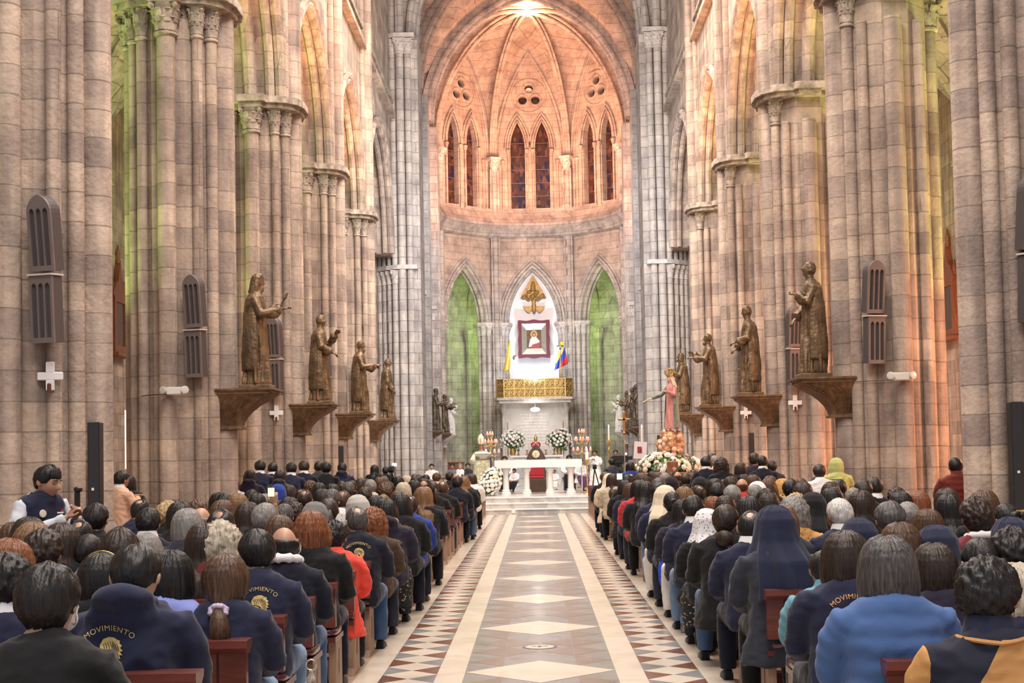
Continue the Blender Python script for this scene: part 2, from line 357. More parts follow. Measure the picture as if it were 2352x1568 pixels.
NSH = [(0, -.80, .15), (0, .80, .15), (.45, -.60, .085), (.45, .60, .085), (.63, -.38, .095), (.63, .38, .095), (-.45, -.60, .085), (-.63, -.38, .095), (-.76, 0, .15), (-.45, .6, .085)]
def nave_pier(label, x, y, rz):
    t = thing('stone_pier', label, 'pillar', (x, y, 0), rz, 'clustered piers of the nave arcade')
    core = prism(sym4([(.66, .28), (.48, .48), (.26, .68)]), .5, 9.1); prism(sym4([(.98, .34), (.80, .66), (.36, .98)]), 0, .5, core)
    core.obj('core', STONE, t, False)
    for sx, sy, r in NSH:
        shaft(r, .45, 8.52, STONE, t, sx, sy)
        if sy < .5: capital(r, .56, CARVED, t, sx, sy, 8.5)
    shaft(.185, .45, 21, STONE, t, .74, 0)
    ab = MB()
    for k, (z0, z1) in enumerate(((9.02, 9.12), (9.12, 9.26))):
        e = .03+.07*k; prism(sym4([(.93+e, .16+e), (.84+e, .50+e), (.58+e, .74+e), (.24+e, .80+e), (.20+e, .98+e)]), z0, z1, ab)
    ab.obj('abacus', CARVED, t, False)
    for sx, sy, r in ((.62, -.3, .10), (.62, .3, .10), (.50, -.52, .09), (.50, .52, .09)): shaft(r, 9.26, 21, STONE, t, sx, sy, False)
    return t
PIER_Y = [16.4, 23.3, 30.2, 37.1, 44.0]
ordn = ['nearest', 'second', 'third', 'fourth', 'fifth']
for s, side in ((-1, 'left'), (1, 'right')):
    for k, y in enumerate(PIER_Y):
        nave_pier(f'{ordn[k]} clustered stone pier of the arcade along the {side} side of the nave', s*5.82, y, 0 if s < 0 else pi)

# arcade walls: spandrels over pointed arches, mouldings, string courses
trim_n = [0]
def trim(mb, mat, smooth=True):
    trim_n[0] += 1; return structure(mb.obj(f'trim_{trim_n[0]}', mat, smooth=smooth))
def wall_run(name, X0, thick, spans, y0, y1, zs, ztop, mat, s):
    pts = [(y0, zs)]
    for c, a, h in spans:
        pts += arch_pts(a, h, 12, c, zs)
    pts += [(y1, zs), (y1, ztop), (y0, ztop)]
    mb = plate(pts, [], thick)
    M = Matrix.Translation((X0, 0, 0)) @ Matrix.Rotation(pi/2, 4, 'Z')
    q = MB().merge(mb, M); return structure(q.obj(name, mat, smooth=False))
for s, side in ((-1, 'left'), (1, 'right')):
    spans = [(y+3.45, 2.78, 3.3) for y in PIER_Y[:4]]+[(48.6, 3.7, 3.9)]
    wall_run(f'wall_{side}', s*5.83, 1.15, spans, 16.4, 53.3, 9.2, 19.6, STONE, s)
    for c, a, h in spans:
        mb = MB()
        for off, r, dx in ((.02, .12, -.60), (-.10, .10, -.40), (-.16, .14, 0), (.16, .09, -.66)):
            P = [(s*(5.83+dx), u, v) for u, v in arch_pts(a+off, h+off*1.2, 14, c, 9.22)]
            mb.tube(P, r, 8)
        trim(mb, STONE)
    mb = MB()
    for za, h, d in ((14.5, .16, .22), (15.05, .10, .14)): mb.box((s*(5.255-d/2), 34.5, za), (d, 37, h))
    trim(mb, STONE, False)
    # aisle beyond the arcade
    structure(MB().box((s*11.9, 28, 7), (.6, 52, 14)).obj(f'wall_aisle_{side}', STONE, smooth=False))
    structure(MB().box((s*8.9, 53.6, 7), (6.0, .6, 14)).obj(f'wall_aisle_end_{side}', STONE, smooth=False))
    def vz(u, a, h): R = (h*h+a*a)/(2*a); u = min(abs(u), a); return sqrt(max(0, R*R-(u+R-a)**2))
    for k, yc in enumerate([12.95]+[y+3.45 for y in PIER_Y]):
        v = MB(); n = 16; vs = []
        for i in range(n+1):
            for j in range(n+1):
                x = -2.6+5.2*i/n; y = -3.45+6.9*j/n
                vs.append((s*9.05+x, yc+y, 9.2+max(vz(x, 2.6, 3.5), vz(y, 3.45, 3.5))))
        v.add(vs, [(i*(n+1)+j, i*(n+1)+j+1, (i+1)*(n+1)+j+1, (i+1)*(n+1)+j) for i in range(n) for j in range(n)])
        structure(v.obj(f'ceiling_aisle_{side}', STONE2))
        rb = MB()
        for d in (1, -1):
            rb.tube([(s*9.05-2.6+5.2*i/16, yc+d*(-3.45+6.9*i/16), 9.14+max(vz(-2.6+5.2*i/16, 2.6, 3.5), vz(-3.45+6.9*i/16, 3.45, 3.5))) for i in range(17)], .11, 6)
        rb.tube([(s*9.05+x, yc+3.45, 9.15+z) for x, z in arch_pts(2.6, 3.45, 10)], .16, 8)
        trim(rb, STONE2)
        t = thing('wall_shaft', f'engaged stone column on the {side} aisle wall, {ordn[min(k,4)] if k else "foremost"} bay', 'column', (s*11.5, yc+3.45, 0), 0, 'engaged columns of the aisle walls')
        if k == 5: t['label'] = f'engaged stone column on the {side} aisle wall, farthest from the viewer'
        for dx, dy, r in ((0, 0, .17), (0, -.3, .1), (0, .3, .1)):
            shaft(r, 0, 8.5, STONE, t, dx, dy); capital(r, .6, CARVED, t, dx, dy, 8.5)
        MB().box((0, 0, 9.17), (.7, 1.1, .14)).obj('abacus', CARVED, t, False)

# ---------------------------------------------------------------- crossing piers and choir piers
def poly_around(sh, grow, z0, z1):
    pass
def crossing_pier(label, s):
    t = thing('crossing_pier', label, 'pillar', (s*5.3, 54, 0), 0, 'tall piers of the crossing')
    sh = [(-.72, -.80, .13, 0), (-.42, -.86, .15, 1), (-.14, -.72, .13, 1), (.10, -.52, .11, 1), (.30, -.34, .11, 1), (.48, -.16, .12, 1), (.64, .08, .15, 1), (.72, .42, .12, 1)]
    core = prism([(s*a, b) for a, b in ((-1.1, -.72), (-.2, -.66), (.5, -.12), (.68, .3), (.68, 1.2), (-1.1, 1.2))], 0, 17.5); core.obj('core', STONE2, t, False)
    for x, y, r, tall in sh:
        shaft(r, 0, 17.0, STONE2, t, s*x, y)
        capital(r, .55, CARVED2, t, s*x, y, 16.95)
        if x > -.3 and x < .6: capital(r*.9, .5, CARVED2, t, s*x, y-.01, 8.2)
    for za, g in ((8.72, .12), (17.52, .2)):
        q = MB()
        prism([(s*a, b) for a, b in ((-1.0, -.98-g*.4), (-.25, -1.0-g*.4), (.2, -.66-g), (.62, -.22-g), (.86+g*.3, .05-g), (.86+g*.3, 1.2), (-1.0, 1.2))], za, za+.16, q); q.obj('abacus', CARVED2, t, False)
    up = MB()
    for x, y, r, tall in sh[1:]:
        R = 9.5; up.tube([(s*(x-R+R*cos(a)) if x > .05 else s*x, y, 17.6+R*sin(a)) for a in [i*.05 for i in range(12)]], r*1.1, 8)
    up.obj('arch_shaft', STONE2, t)
    return t
crossing_pier('tall pale clustered pier at the left end of the nave, beside the choir', -1)
crossing_pier('tall pale clustered pier at the right end of the nave, beside the choir', 1)
ZS, APZ = 18.2, 24.5
def choir_pier(label, s, y):
    t = thing('choir_pier', label, 'pillar', (s*5.5, y, 0), 0, 'clustered piers of the choir')
    prism([(s*a, b) for a, b in ((-.9, -.55), (.2, -.5), (.5, 0), (.2, .5), (-.9, .55))], 0, 18).obj('core', STONE2, t, False)
    for x, yy, r, top, cz in ((.52, 0, .16, 17.7, 1), (.30, -.32, .12, 17.7, 1), (.30, .32, .12, 17.7, 1), (.02, -.55, .14, 8.4, 1), (-.25, -.62, .1, 8.4, 1), (-.5, -.58, .13, 8.4, 1)):
        shaft(r, 0, top, STONE2, t, s*x, yy); capital(r, .52, CARVED2, t, s*x, yy, top-.02)
    for za, P in ((8.9, ((-.75, -.85), (.18, -.8), (.42, -.3), (-.75, -.3))), (18.2, ((-.3, -.6), (.5, -.55), (.8, -.25), (.8, .25), (.5, .55), (-.3, .6)))):
        prism([(s*a, b) for a, b in P], za, za+.16).obj('abacus', CARVED2, t, False)
CH_Y = [63.9, 70.3]
for s, side in ((-1, 'left'), (1, 'right')):
    choir_pier(f'pale clustered stone pier on the {side} of the choir, just past the crossing pier', s, CH_Y[0])
    choir_pier(f'pale clustered stone pier on the {side} of the choir, nearest the apse', s, CH_Y[1])
    spans = [(59.2, 3.6, 3.7), (67.1, 2.5, 3.2), (73.2, 2.2, 3.1)]
    wall_run(f'wall_choir_{side}', s*5.78, .8, spans, 55, 76.2, 8.95, 27, STONE3, s)
    mb = MB()
    for c, a, h in spans:
        for off, r, dx in ((.02, .12, -.38), (-.1, .12, -.1)): mb.tube([(s*(5.78+dx), u, v) for u, v in arch_pts(a+off, h+off, 12, c, 8.98)], r, 8)
    mb.box((s*5.28, 65.2, 14.3), (.3, 21, .28)); mb.box((s*5.3, 65.2, 13.4), (.2, 21, .16))
    trim(mb, STONE2)
    structure(MB().box((s*10.5, 70, 7), (.5, 32, 14)).obj(f'wall_choir_aisle_{side}', STONE, smooth=False))
# transverse arches and choir vault
def tarch(y, a, h, zs, mat, rolls):
    mb = MB()
    for off, dy, r in rolls: mb.tube([(x, y+dy, z) for x, z in arch_pts(a-off, h-off, 22, 0, zs)], r, 8)
    o, i = arch_pts(a+.35, h+.45, 22, 0, zs), arch_pts(a-.02, h-.02, 22, 0, zs)
    mb2 = MB(); n = len(o); vs = [(x, y+d, z) for d in (-.35, .35) for x, z in o+i]
    fs = []
    for k in range(n-1): fs += [(k, k+1, n+k+1, n+k), (2*n+k, 2*n+k+1, 3*n+k+1, 3*n+k), (n+k, n+k+1, 3*n+k+1, 3*n+k)]
    mb.add(vs, fs); return trim(mb, mat)
tarch(63.9, 5.05, 6.5, ZS+.15, STONE3, ((.02, -.3, .14), (.1, -.05, .17), (.02, .25, .14)))
tarch(70.3, 5.05, 6.4, ZS+.15, STONE2, ((.02, -.3, .14), (.12, -.02, .18), (.02, .25, .14)))
tarch(54.3, 4.6, 7.2, 17.65, STONE2, ((.02, -.4, .14), (.14, -.1, .16), (.24, .2, .14), (.1, .45, .14)))
def vzz(u, a, h): R = (h*h+a*a)/(2*a); u = min(abs(u), a); return sqrt(max(0, R*R-(u+R-a)**2))
v = MB()
for y0, y1 in ((54.6, 63.9), (63.9, 70.3)):
    n = 22; vs = []; b = (y1-y0)/2
    for i in range(n+1):
        for j in range(n+1):
            x = -5.4+10.8*i/n; y = -b+2*b*j/n; vs.append((x, (y0+y1)/2+y, ZS+.2+max(vzz(x, 5.4, 6.7), vzz(y, b, 6.6))))
    v.add(vs, [(i*(n+1)+j, i*(n+1)+j+1, (i+1)*(n+1)+j+1, (i+1)*(n+1)+j) for i in range(n) for j in range(n)])
structure(v.obj('ceiling_choir', STONE3))

# ---------------------------------------------------------------- apse
KEY = Vector((0, 73.4, 25.0))
AV = [Vector(p) for p in ((-5.35, 70.3, 0), (-5.2, 75.95, 0), (-2.15, 79, 0), (2.15, 79, 0), (5.2, 75.95, 0), (5.35, 70.3, 0))]
def web(A, B, n=20, m=18, a=None):
    mb = MB(); vs = []; half = (B-A).length/2; h = APZ-ZS-.2
    R = (h*h+half*half)/(2*half)
    for i in range(n+1):
        t = i/n; u = (t*2-1)*half; z0 = ZS+.2+sqrt(max(0, R*R-(abs(u)+R-half)**2)); p = A.lerp(B, t)
        for j in range(m+1):
            q = j/m; w = 1-(1-q)**1.6
            g = sqrt(max(0, 1-(1-q)**2)); vs.append((p.x+(KEY.x-p.x)*q, p.y+(KEY.y-p.y)*q, z0+(KEY.z-z0)*g))
    mb.add(vs, [(i*(m+1)+j, i*(m+1)+j+1, (i+1)*(m+1)+j+1, (i+1)*(m+1)+j) for i in range(n) for j in range(m)]); return mb
vt = MB()
for i in range(6): vt.merge(web(AV[i], AV[(i+1) % 6]))
structure(vt.obj('ceiling_apse', STONE3))
ribs = MB()
for i, A in enumerate(AV):
    inn = (Vector((0, 73.4, 0))-A).normalized()
    for off, r, dz in ((0, .10, -.22), (.14, .08, -.02), (-.14, .08, -.02)):
        side = Vector((-inn.y, inn.x, 0))*off; P = []
        for j in range(23):
            q = j/22; z0 = ZS-.3; P.append((A.x+inn.x*.12*(1-q)+(0-A.x)*q+side.x*(1-q*.5), A.y+inn.y*.12*(1-q)+(KEY.y-A.y)*q+side.y*(1-q*.5), z0+(KEY.z-z0)*sqrt(1-(1-q)**2)+dz*min(1, q*3)))
        ribs.tube(P, r, 8)
trim(ribs, STONE3)
GLASSM = None
def stained():
    m, nt, p = newmat('stained_glass'); p.inputs['Roughness'].default_value = .12; p.inputs['Specular IOR Level'].default_value = .6
    tc = N(nt, 'ShaderNodeTexCoord'); mp = N(nt, 'ShaderNodeMapping'); mp.inputs['Scale'].default_value = (4, 1, 2.2); L(nt, tc.outputs['Object'], mp.inputs['Vector'])
    vo = N(nt, 'ShaderNodeTexVoronoi'); vo.inputs['Scale'].default_value = 1.6; L(nt, mp.outputs[0], vo.inputs['Vector'])
    sx = N(nt, 'ShaderNodeSeparateColor'); L(nt, vo.outputs['Color'], sx.inputs[0])
    r = N(nt, 'ShaderNodeValToRGB'); r.color_ramp.interpolation = 'CONSTANT'; e = r.color_ramp.elements
    e[0].color = (.06, .028, .018, 1); e[1].position = .45; e[1].color = (.10, .045, .03, 1)
    for pos, c in ((.66, (.02, .014, .05)), (.74, (.04, .02, .022)), (.86, (.12, .07, .05)), (.95, (.02, .016, .065))): k = e.new(pos); k.color = (*c, 1)
    L(nt, sx.outputs[0], r.inputs['Fac']); L(nt, r.outputs['Color'], p.inputs['Base Color']); return m
STAINED = stained(); LEAD = plain('lead_bars', (.16, .10, .08), .5)
def face_matrix(A, B, out=.35):
    mid = (A+B)/2; d = (B-A).normalized(); nrm = Vector((-d.y, d.x, 0)); nrm = nrm if nrm.dot(mid-Vector((0, 73.4, 0))) > 0 else -nrm
    M = Matrix(((d.x, nrm.x, 0, mid.x+nrm.x*out), (d.y, nrm.y, 0, mid.y+nrm.y*out), (0, 0, 1, 0), (0, 0, 0, 1))); return M
win_n = [0]
faces = [(AV[1], AV[2], 'apse_left'), (AV[2], AV[3], 'apse_centre'), (AV[3], AV[4], 'apse_right')]
LZ = 19.0
for A, B, nm in faces:
    M = face_matrix(A, B); half = (B-A).length/2
    # lower wall with its tall pointed arch
    aw, ah = 1.50, 3.15
    out = [(-half, 0), (-half+.05, 0)]
    pts = [(-half-.14, 8.9), (-aw, 8.9)]+arch_pts(aw, ah, 14, 0, 8.9)+[(aw, 8.9), (half+.14, 8.9), (half+.14, 14.4), (-half-.14, 14.4)]
    structure(MB().merge(plate(pts, [], .7), M).obj(f'wall_{nm}', STONE3, smooth=False))
    mo = MB()
    for off, r, dy in ((.05, .09, -.38), (.22, .08, -.42), (.38, .07, -.38), (-.05, .10, -.1), (-.02, .1, .2)): mo.tube([M @ Vector((x, dy, z)) for x, z in arch_pts(aw+off, ah+off*1.3, 16, 0, 8.95)], r, 8)
    trim(mo, STONE2)
    # upper wall with two lancets and a trefoil
    wpts = [(-half-.14, 14.4), (half+.14, 14.4), (half+.14, ZS+.2)]+[(x, z) for x, z in arch_pts(half+.14, APZ-ZS+.25, 14, 0, ZS+.2)[::-1][1:-1]]+[(-half-.14, ZS+.2)]
    lan = [[(c-.40, 15.45)]+arch_pts(.40, 1.45, 8, c, LZ)+[(c+.40, 15.45)] for c in (-.69, .69)]
    def cir(cx, cz, r, n=16): return [(cx+r*cos(2*pi*k/n), cz+r*sin(2*pi*k/n)) for k in range(n)]
    tre = [cir(cx, cz, .24) for cx, cz in ((0, 22.22), (-.36, 21.58), (.36, 21.58))]+[cir(0, 21.8, .2, 12)]
    holes = lan+tre[:3]
    structure(MB().merge(plate(wpts, holes, .55), M).obj(f'wall_{nm}_upper', STONE3, smooth=False))
    for c in (-.69, .69):
        win_n[0] += 1; g = MB(); g.box((c, .12, 17.95), (.86, .03, 5.1)); b = MB()
        for z in (16.2, 16.95, 17.7, 18.45, 19.2): b.box((c, .08, z), (.8, .03, .03))
        w = structure(MB().merge(g, M).obj(f'window_{win_n[0]}', STAINED, smooth=False)); b2 = MB().merge(b, M).obj('glazing_bars', LEAD, w, False)
    g = MB()
    for cx, cz in ((0, 22.22), (-.36, 21.58), (.36, 21.58)): g.add([(cx+.25*cos(2*pi*k/16), .1, cz+.25*sin(2*pi*k/16)) for k in range(16)], [tuple(range(16))])
    win_n[0] += 1; structure(MB().merge(g, M).obj(f'window_{win_n[0]}', STAINED, smooth=False))
    mo = MB()
    for c in (-.69, .69):
        for off, r, dy in ((.04, .05, -.30), (.16, .06, -.36), (.30, .06, -.33)):
            mo.tube([M @ Vector((x, dy, z)) for x, z in arch_pts(.40+off, 1.45+off*1.7, 9, c, LZ-.15)], r, 6)
        for e in (-1, 1):
            x = c+e*.52; mo.tube([M @ Vector((x, -.34, z)) for z in (15.2, 17, LZ-.5)], .06, 8)
            for z, r in ((LZ-.42, .1), (LZ-.3, .13), (15.3, .11)): mo.tube([M @ Vector((x, -.34, z-.07)), M @ Vector((x, -.34, z+.07))], r, 8)
    for cx, cz, r in ((0, 22.22, .30), (-.36, 21.58, .30), (.36, 21.58, .30), (0, 21.8, .95)):
        mo.tube([M @ Vector((cx+r*cos(a), -.28, cz+r*sin(a))) for a in [2*pi*k/24 for k in range(25)]], .05, 6)
    for off, r in ((-.12, .09), (-.3, .06)): mo.tube([M @ Vector((x, -.3, z)) for x, z in arch_pts(half+off-.1, APZ-ZS-.15+off, 16, 0, ZS)], r, 8)
    for e in (-1, 1):
        for xx in (half-.62, half-.38): mo.tube([M @ Vector((e*xx, -.32, z)) for z in (15, 17, ZS-.1)], .07, 8); mo.tube([M @ Vector((e*xx, -.32, z)) for z in (ZS-.4, ZS-.05)], [.08, .13], 8)
    trim(mo, STONE3)
# ledge running round the apse under the windows
lg = MB(); prof = [(5.75, 13.75), (5.18, 13.75), (5.0, 13.85), (4.95, 14.1), (4.78, 14.3), (4.72, 14.42), (4.72, 14.52), (4.82, 14.6), (5.3, 15.4), (5.75, 15.4)]
rings = []
path = [(0, -y) for y in ()]
for k in range(37):
    a = pi-pi*k/36; rings.append([(cos(a)*r, 73.8+sin(a)*r, z) for r, z in prof])
rings = [[(-r, 70.3, z) for r, z in prof]]+rings+[[(r, 70.3, z) for r, z in prof]]
lg.loft(rings); trim(lg, STONE2)
# apse piers
def apse_pier(label, V):
    inn = (Vector((0, 73.4, 0))-V); inn.z = 0; inn.normalize(); rz = atan2(inn.y, inn.x)
    t = thing('apse_pier', label, 'pillar', (V.x, V.y, 0), rz, 'clustered piers of the apse')
    prism([(.1, -.55), (.25, 0), (.1, .55), (-.7, .75), (-.7, -.75)], 0, 9.0).obj('core', STONE2, t, False)
    for x, y, r in ((.18, -.42, .11), (.18, .42, .11), (.02, -.68, .12), (.02, .68, .12), (-.26, -.80, .12), (-.26, .80, .12)):
        shaft(r, 0, 8.35, STONE2, t, x, y); capital(r, .5, CARVED2, t, x, y, 8.33)
    for yy, r in ((0, .16), (-.22, .06), (.22, .06)): shaft(r, 0, 17.6, STONE2, t, .36, yy)
    capital(.17, .6, CARVED2, t, .36, 0, 17.5)
    ab = prism([(.34, -.62), (.34, .62), (.02, 1.0), (-.6, 1.05), (-.6, -1.05), (.02, -1.0)], 8.82, 8.9); prism([(.40, -.66), (.40, .66), (.05, 1.05), (-.6, 1.1), (-.6, -1.1), (.05, -1.05)], 8.9, 9.04, ab)
    ab.obj('abacus', CARVED2, t, False); prism([(.7, -.3), (.7, .3), (.1, .42), (.1, -.42)], 18.1, 18.25).obj('impost', CARVED2, t, False)
for V, lb in ((AV[1], 'outer left pier of the apse'), (AV[2], 'apse pier left of the framed painting'), (AV[3], 'apse pier right of the framed painting'), (AV[4], 'outer right pier of the apse')):
    apse_pier('pale clustered stone '+lb, V)
# white niche wall behind the altar picture, and the ambulatory
structure(MB().box((0, 79.62, 6.5), (3.8, .2, 13)).obj('wall_niche', PLASTER, smooth=False))
amb = MB()
for k in range(12):
    a0, a1 = pi-pi*k/12, pi-pi*(k+1)/12
    amb.add([(cos(a0)*10.2, 73.8+sin(a0)*10.2, 0), (cos(a1)*10.2, 73.8+sin(a1)*10.2, 0), (cos(a1)*10.2, 73.8+sin(a1)*10.2, 13), (cos(a0)*10.2, 73.8+sin(a0)*10.2, 13)], [(0, 1, 2, 3)])
structure(amb.obj('wall_ambulatory', STONE2, smooth=False))
av = MB(); n = 24; m = 10; vs = []
for i in range(n+1):
    a = pi-pi*i/n
    for j in range(m+1):
        r = 5.6+4.7*j/m; vs.append((cos(a)*r, 73.8+sin(a)*r, 8.8+4.6*sqrt(max(0, 1-(j/m)**2.2))))
av.add(vs, [(i*(m+1)+j, i*(m+1)+j+1, (i+1)*(m+1)+j+1, (i+1)*(m+1)+j) for i in range(n) for j in range(m)]); structure(av.obj('ceiling_ambulatory', STONE2))
ar = MB()
for i in range(25):
    a = pi*i/24; ar.tube([(cos(a)*r, 73.8+sin(a)*r, 8.7+4.6*sqrt(max(0, 1-((r-5.6)/4.7)**2.2))) for r in [5.65+4.6*j/12 for j in range(13)]], .14 if i % 2 == 0 else .08, 7)
    ar.tube([(cos(a)*10.0, 73.8+sin(a)*10.0, z) for z in (0, 4, 8.3)], .16, 8); ar.tube([(cos(a)*9.98, 73.8+sin(a)*9.98, z) for z in (8.2, 8.35, 8.8, 9.0)], [.17, .2, .34, .36], 8)
trim(ar, STONE2)
# ---------------------------------------------------------------- people: shapes
RND = random.Random(7)
def sm(a, b, x): t = max(0, min(1, (x-a)/(b-a))); return t*t*(3-2*t)
def g2(x, z, cx, cz, sx, sz): return math.exp(-((x-cx)/sx)**2-((z-cz)/sz)**2)
HC = Vector((0, .07, 1.105)); HSC = Matrix.Diagonal((1.13, 1.08, 1.02, 1))                         # head centre of a seated figure
def head_mb(nu=40, nv=30, ears=True, nose=1.0, beard=0):
    mb = MB(); vs = []
    for j in range(nv+1):
        th = pi*j/nv
        for i in range(nu):
            a = 2*pi*i/nu; d = (sin(th)*sin(a), sin(th)*cos(a), cos(th)); x, y, z = d[0]*.074, d[1]*.094, d[2]*.117
            if d[2] < 0:
                t = (-d[2])**1.3; x *= 1-.25*t; y = y*(1-.12*t)+.012*t if y > 0 else y*(1-.45*t)
            f = max(0, d[1])
            if f > .2:
                ax = abs(x); y += nose*.021*g2(x, z, 0, -.018, .011, .02)+nose*.010*g2(x, z, 0, .005, .009, .02)
                y += -.008*g2(ax, z, .031, .018, .014, .012)+.004*g2(ax, z, .03, .037, .025, .008)
                y += .006*g2(x, z, 0, -.052, .020, .006)+.005*g2(x, z, 0, -.064, .018, .006)-.004*g2(x, z, 0, -.058, .02, .003)
                y += .008*g2(x, z, 0, -.094, .022, .016)+.004*g2(ax, z, .045, -.02, .018, .02)+beard*.02*sm(-.03, -.09, z)*f
            vs.append((x, y, z))
    fs = [(j*nu+i, j*nu+(i+1) % nu, (j+1)*nu+(i+1) % nu, (j+1)*nu+i) for j in range(nv) for i in range(nu)]
    mb.add(vs, fs)
    if ears:
        for s in (-1, 1):
            M = Matrix.Rotation(s*.35, 4, 'Z') @ Matrix.Rotation(-.15, 4, 'X')
            mb.ball((s*.080, -.010, 0), (.010, .021, .034), 12, 8, 0, M); mb.ball((s*.087, -.020, .004), (.008, .013, .027), 10, 6, 0, M)
    return mb
def ring(z, cy, w, d, n=24, p=2.4, cx=0):
    out = []
    for k in range(n):
        a = 2*pi*k/n; c, s = cos(a), sin(a)
        out.append((cx+w*math.copysign(abs(c)**(2/p), c), cy+d*math.copysign(abs(s)**(2/p), s), z))
    return out
TOR = [(.41, .02, .15, .11), (.48, .02, .185, .135), (.58, .01, .172, .122), (.70, 0, .168, .112), (.82, 0, .180, .112), (.90, .01, .180, .10), (.965, .015, .15, .075), (1.0, .02, .08, .06), (1.03, .03, .06, .055)]
TORJ = TOR[:6]+[(.955, .015, .150, .088), (1.0, .02, .10, .075)]
def dz(st): return .39 if st else 0
def arm_pts(s, pose):
    if pose == 'lap': return [(s*.172, .015, .915), (s*.225, .045, .83), (s*.24, .10, .69), (s*.19, .24, .64), (s*.10, .345, .615)]
    if pose == 'pray': return [(s*.172, .015, .915), (s*.23, .05, .82), (s*.25, .12, .72), (s*.13, .25, .79), (s*.03, .31, .87)]
    if pose == 'side': return [(s*.172, .015, .915), (s*.225, .01, .82), (s*.245, .01, .69), (s*.25, .05, .57), (s*.245, .09, .46)]
    if pose == 'wide': return [(s*.19, .015, .935), (s*.27, .03, .83), (s*.34, .08, .70), (s*.30, .26, .62), (s*.20, .40, .60)]
def hand_mb(mb, wrist, direc, side, r=1.0, curl=.5, spread=1.0, palmdir=None):
    d = Vector(direc).normalized(); up = Vector(palmdir) if palmdir is not None else Vector((0, 0, -1)); lat = d.cross(up).normalized(); up = lat.cross(d).normalized()
    w = Vector(wrist); rings = []
    for t, ww, th in ((-.01, .026, .02), (.02, .034, .017), (.05, .041, .016), (.08, .042, .014), (.092, .036, .011)):
        c = w+d*t*r; rings.append([c+lat*cos(a)*ww*r+up*sin(a)*th*r for a in [2*pi*k/12 for k in range(12)]])
    mb.loft(rings)
    for i, (o, ln) in enumerate(((-.031, .066), (-.0105, .076), (.0105, .071), (.031, .056))):
        p = w+d*.082*r+lat*o*r; P = [p]; ang = 0
        for q, seg in enumerate((.42, .33, .25)):
            ang += curl*(.5+.45*q); dd = (d*cos(ang)+up*sin(ang)+lat*o*2.2*spread*(1 if q == 0 else 0)).normalized(); P.append(P[-1]+dd*ln*seg*r)
        mb.tube(P, [.0098*r, .0092*r, .0085*r, .006*r], 8)
    p = w+d*.025*r-lat*side*.03*r*-1; s = side
    th = [w+d*.02*r+lat*s*.026*r, w+d*.045*r+lat*s*.05*r+up*.012*r, w+d*.075*r+lat*s*.056*r+up*.024*r, w+d*.098*r+lat*s*.05*r+up*.03*r]
    mb.tube(th, [.014*r, .0125*r, .0105*r, .007*r], 8)
def leg_pts(s, st, spread=.0):
    if st: return [(s*.09, .02, .86), (s*.10, .03, .48), (s*.11, .01, .09)]
    return [(s*.09, .05, .475), (s*(.125+spread), .47, .50), (s*(.13+spread), .455, .30), (s*(.13+spread), .44, .09)]
def body_mesh(name, st, hm, pose='lap', voxel=.011, nose=1.0, hands=True, ears=True, arms=None, handcfg=None):
    mb = MB(); o = dz(st); T = Matrix.Translation((0, 0, o))
    mb.merge(MB().loft([ring(z, cy, w, d) for z, cy, w, d in TOR]), T)
    mb.merge(head_mb(ears=ears, nose=nose), T @ hm @ Matrix.Translation(HC) @ HSC)
    p = (T @ hm) @ (HC+Vector((0, -.022, -.06))); mb.tube([(0, .02, .98+o), (0, .03, 1.01+o), p], [.062, .054, .052], 12)
    for s in (-1, 1):
        P = [Vector(q)+Vector((0, 0, o)) for q in (arms[s] if arms else arm_pts(s, pose))]
        mb.tube(P, [.052, .048, .042, .036, .026], 10)
        if handcfg: hand_mb(mb, P[-1], handcfg[s][0], handcfg[s][1], 1, handcfg[s][2], 1, handcfg[s][3])
        else: hand_mb(mb, P[-1], P[-1]-P[-2]+Vector((0, .02, -.03)), s*-1, 1, .45)
        LP = leg_pts(s, st); mb.tube(LP, [.08, .056, .055, .04][:len(LP)] if not st else [.082, .056, .04], 10)
        f = Vector(LP[-1]); mb.ball((f.x, f.y+.045, .046), (.027, .075, .026), 12, 8)
    mb.ball((0, .03, .47+o), (.16, .12, .1), 16, 10)
    return remesh(mb, voxel, name, [SKIN], 2, .4)
def rings_inf(rs, e, puff=0, n=None, z0=None):
    out = []; N_ = n or 2*len(rs); zs = [r[0] for r in rs]
    for i in range(N_+1):
        z = zs[0]+(zs[-1]-zs[0])*i/N_
        k = max(q for q in range(len(rs)) if rs[q][0] <= z+1e-9); k = min(k, len(rs)-2); t = (z-rs[k][0])/(rs[k+1][0]-rs[k][0])
        cy, w, d = [rs[k][q]+(rs[k+1][q]-rs[k][q])*t for q in (1, 2, 3)]
        b = e+(puff*abs(sin(pi*z/.085)) if puff else 0); out.append(ring(z, cy, w+b, d+b))
    return out
def wrinkle(me, amp, sc, seed=0):
    import numpy as np
    n = len(me.vertices); co = np.empty(n*3, 'f'); nr = np.empty(n*3, 'f'); me.vertices.foreach_get('co', co); me.vertices.foreach_get('normal', nr)
    co = co.reshape(-1, 3); nr = nr.reshape(-1, 3)
    h = np.array([abs(noise.noise(Vector((c[0]*sc+seed, c[1]*sc, c[2]*sc*.8))))+.55*abs(noise.noise(Vector((c[0]*sc*1.9+seed+9, c[1]*sc*1.9+c[2]*3, c[2]*sc*2.6)))) for c in co], 'f')
    h = 1-2.6*h
    me.vertices.foreach_set('co', (co+nr*(h*amp)[:, None]).ravel()); me.update()
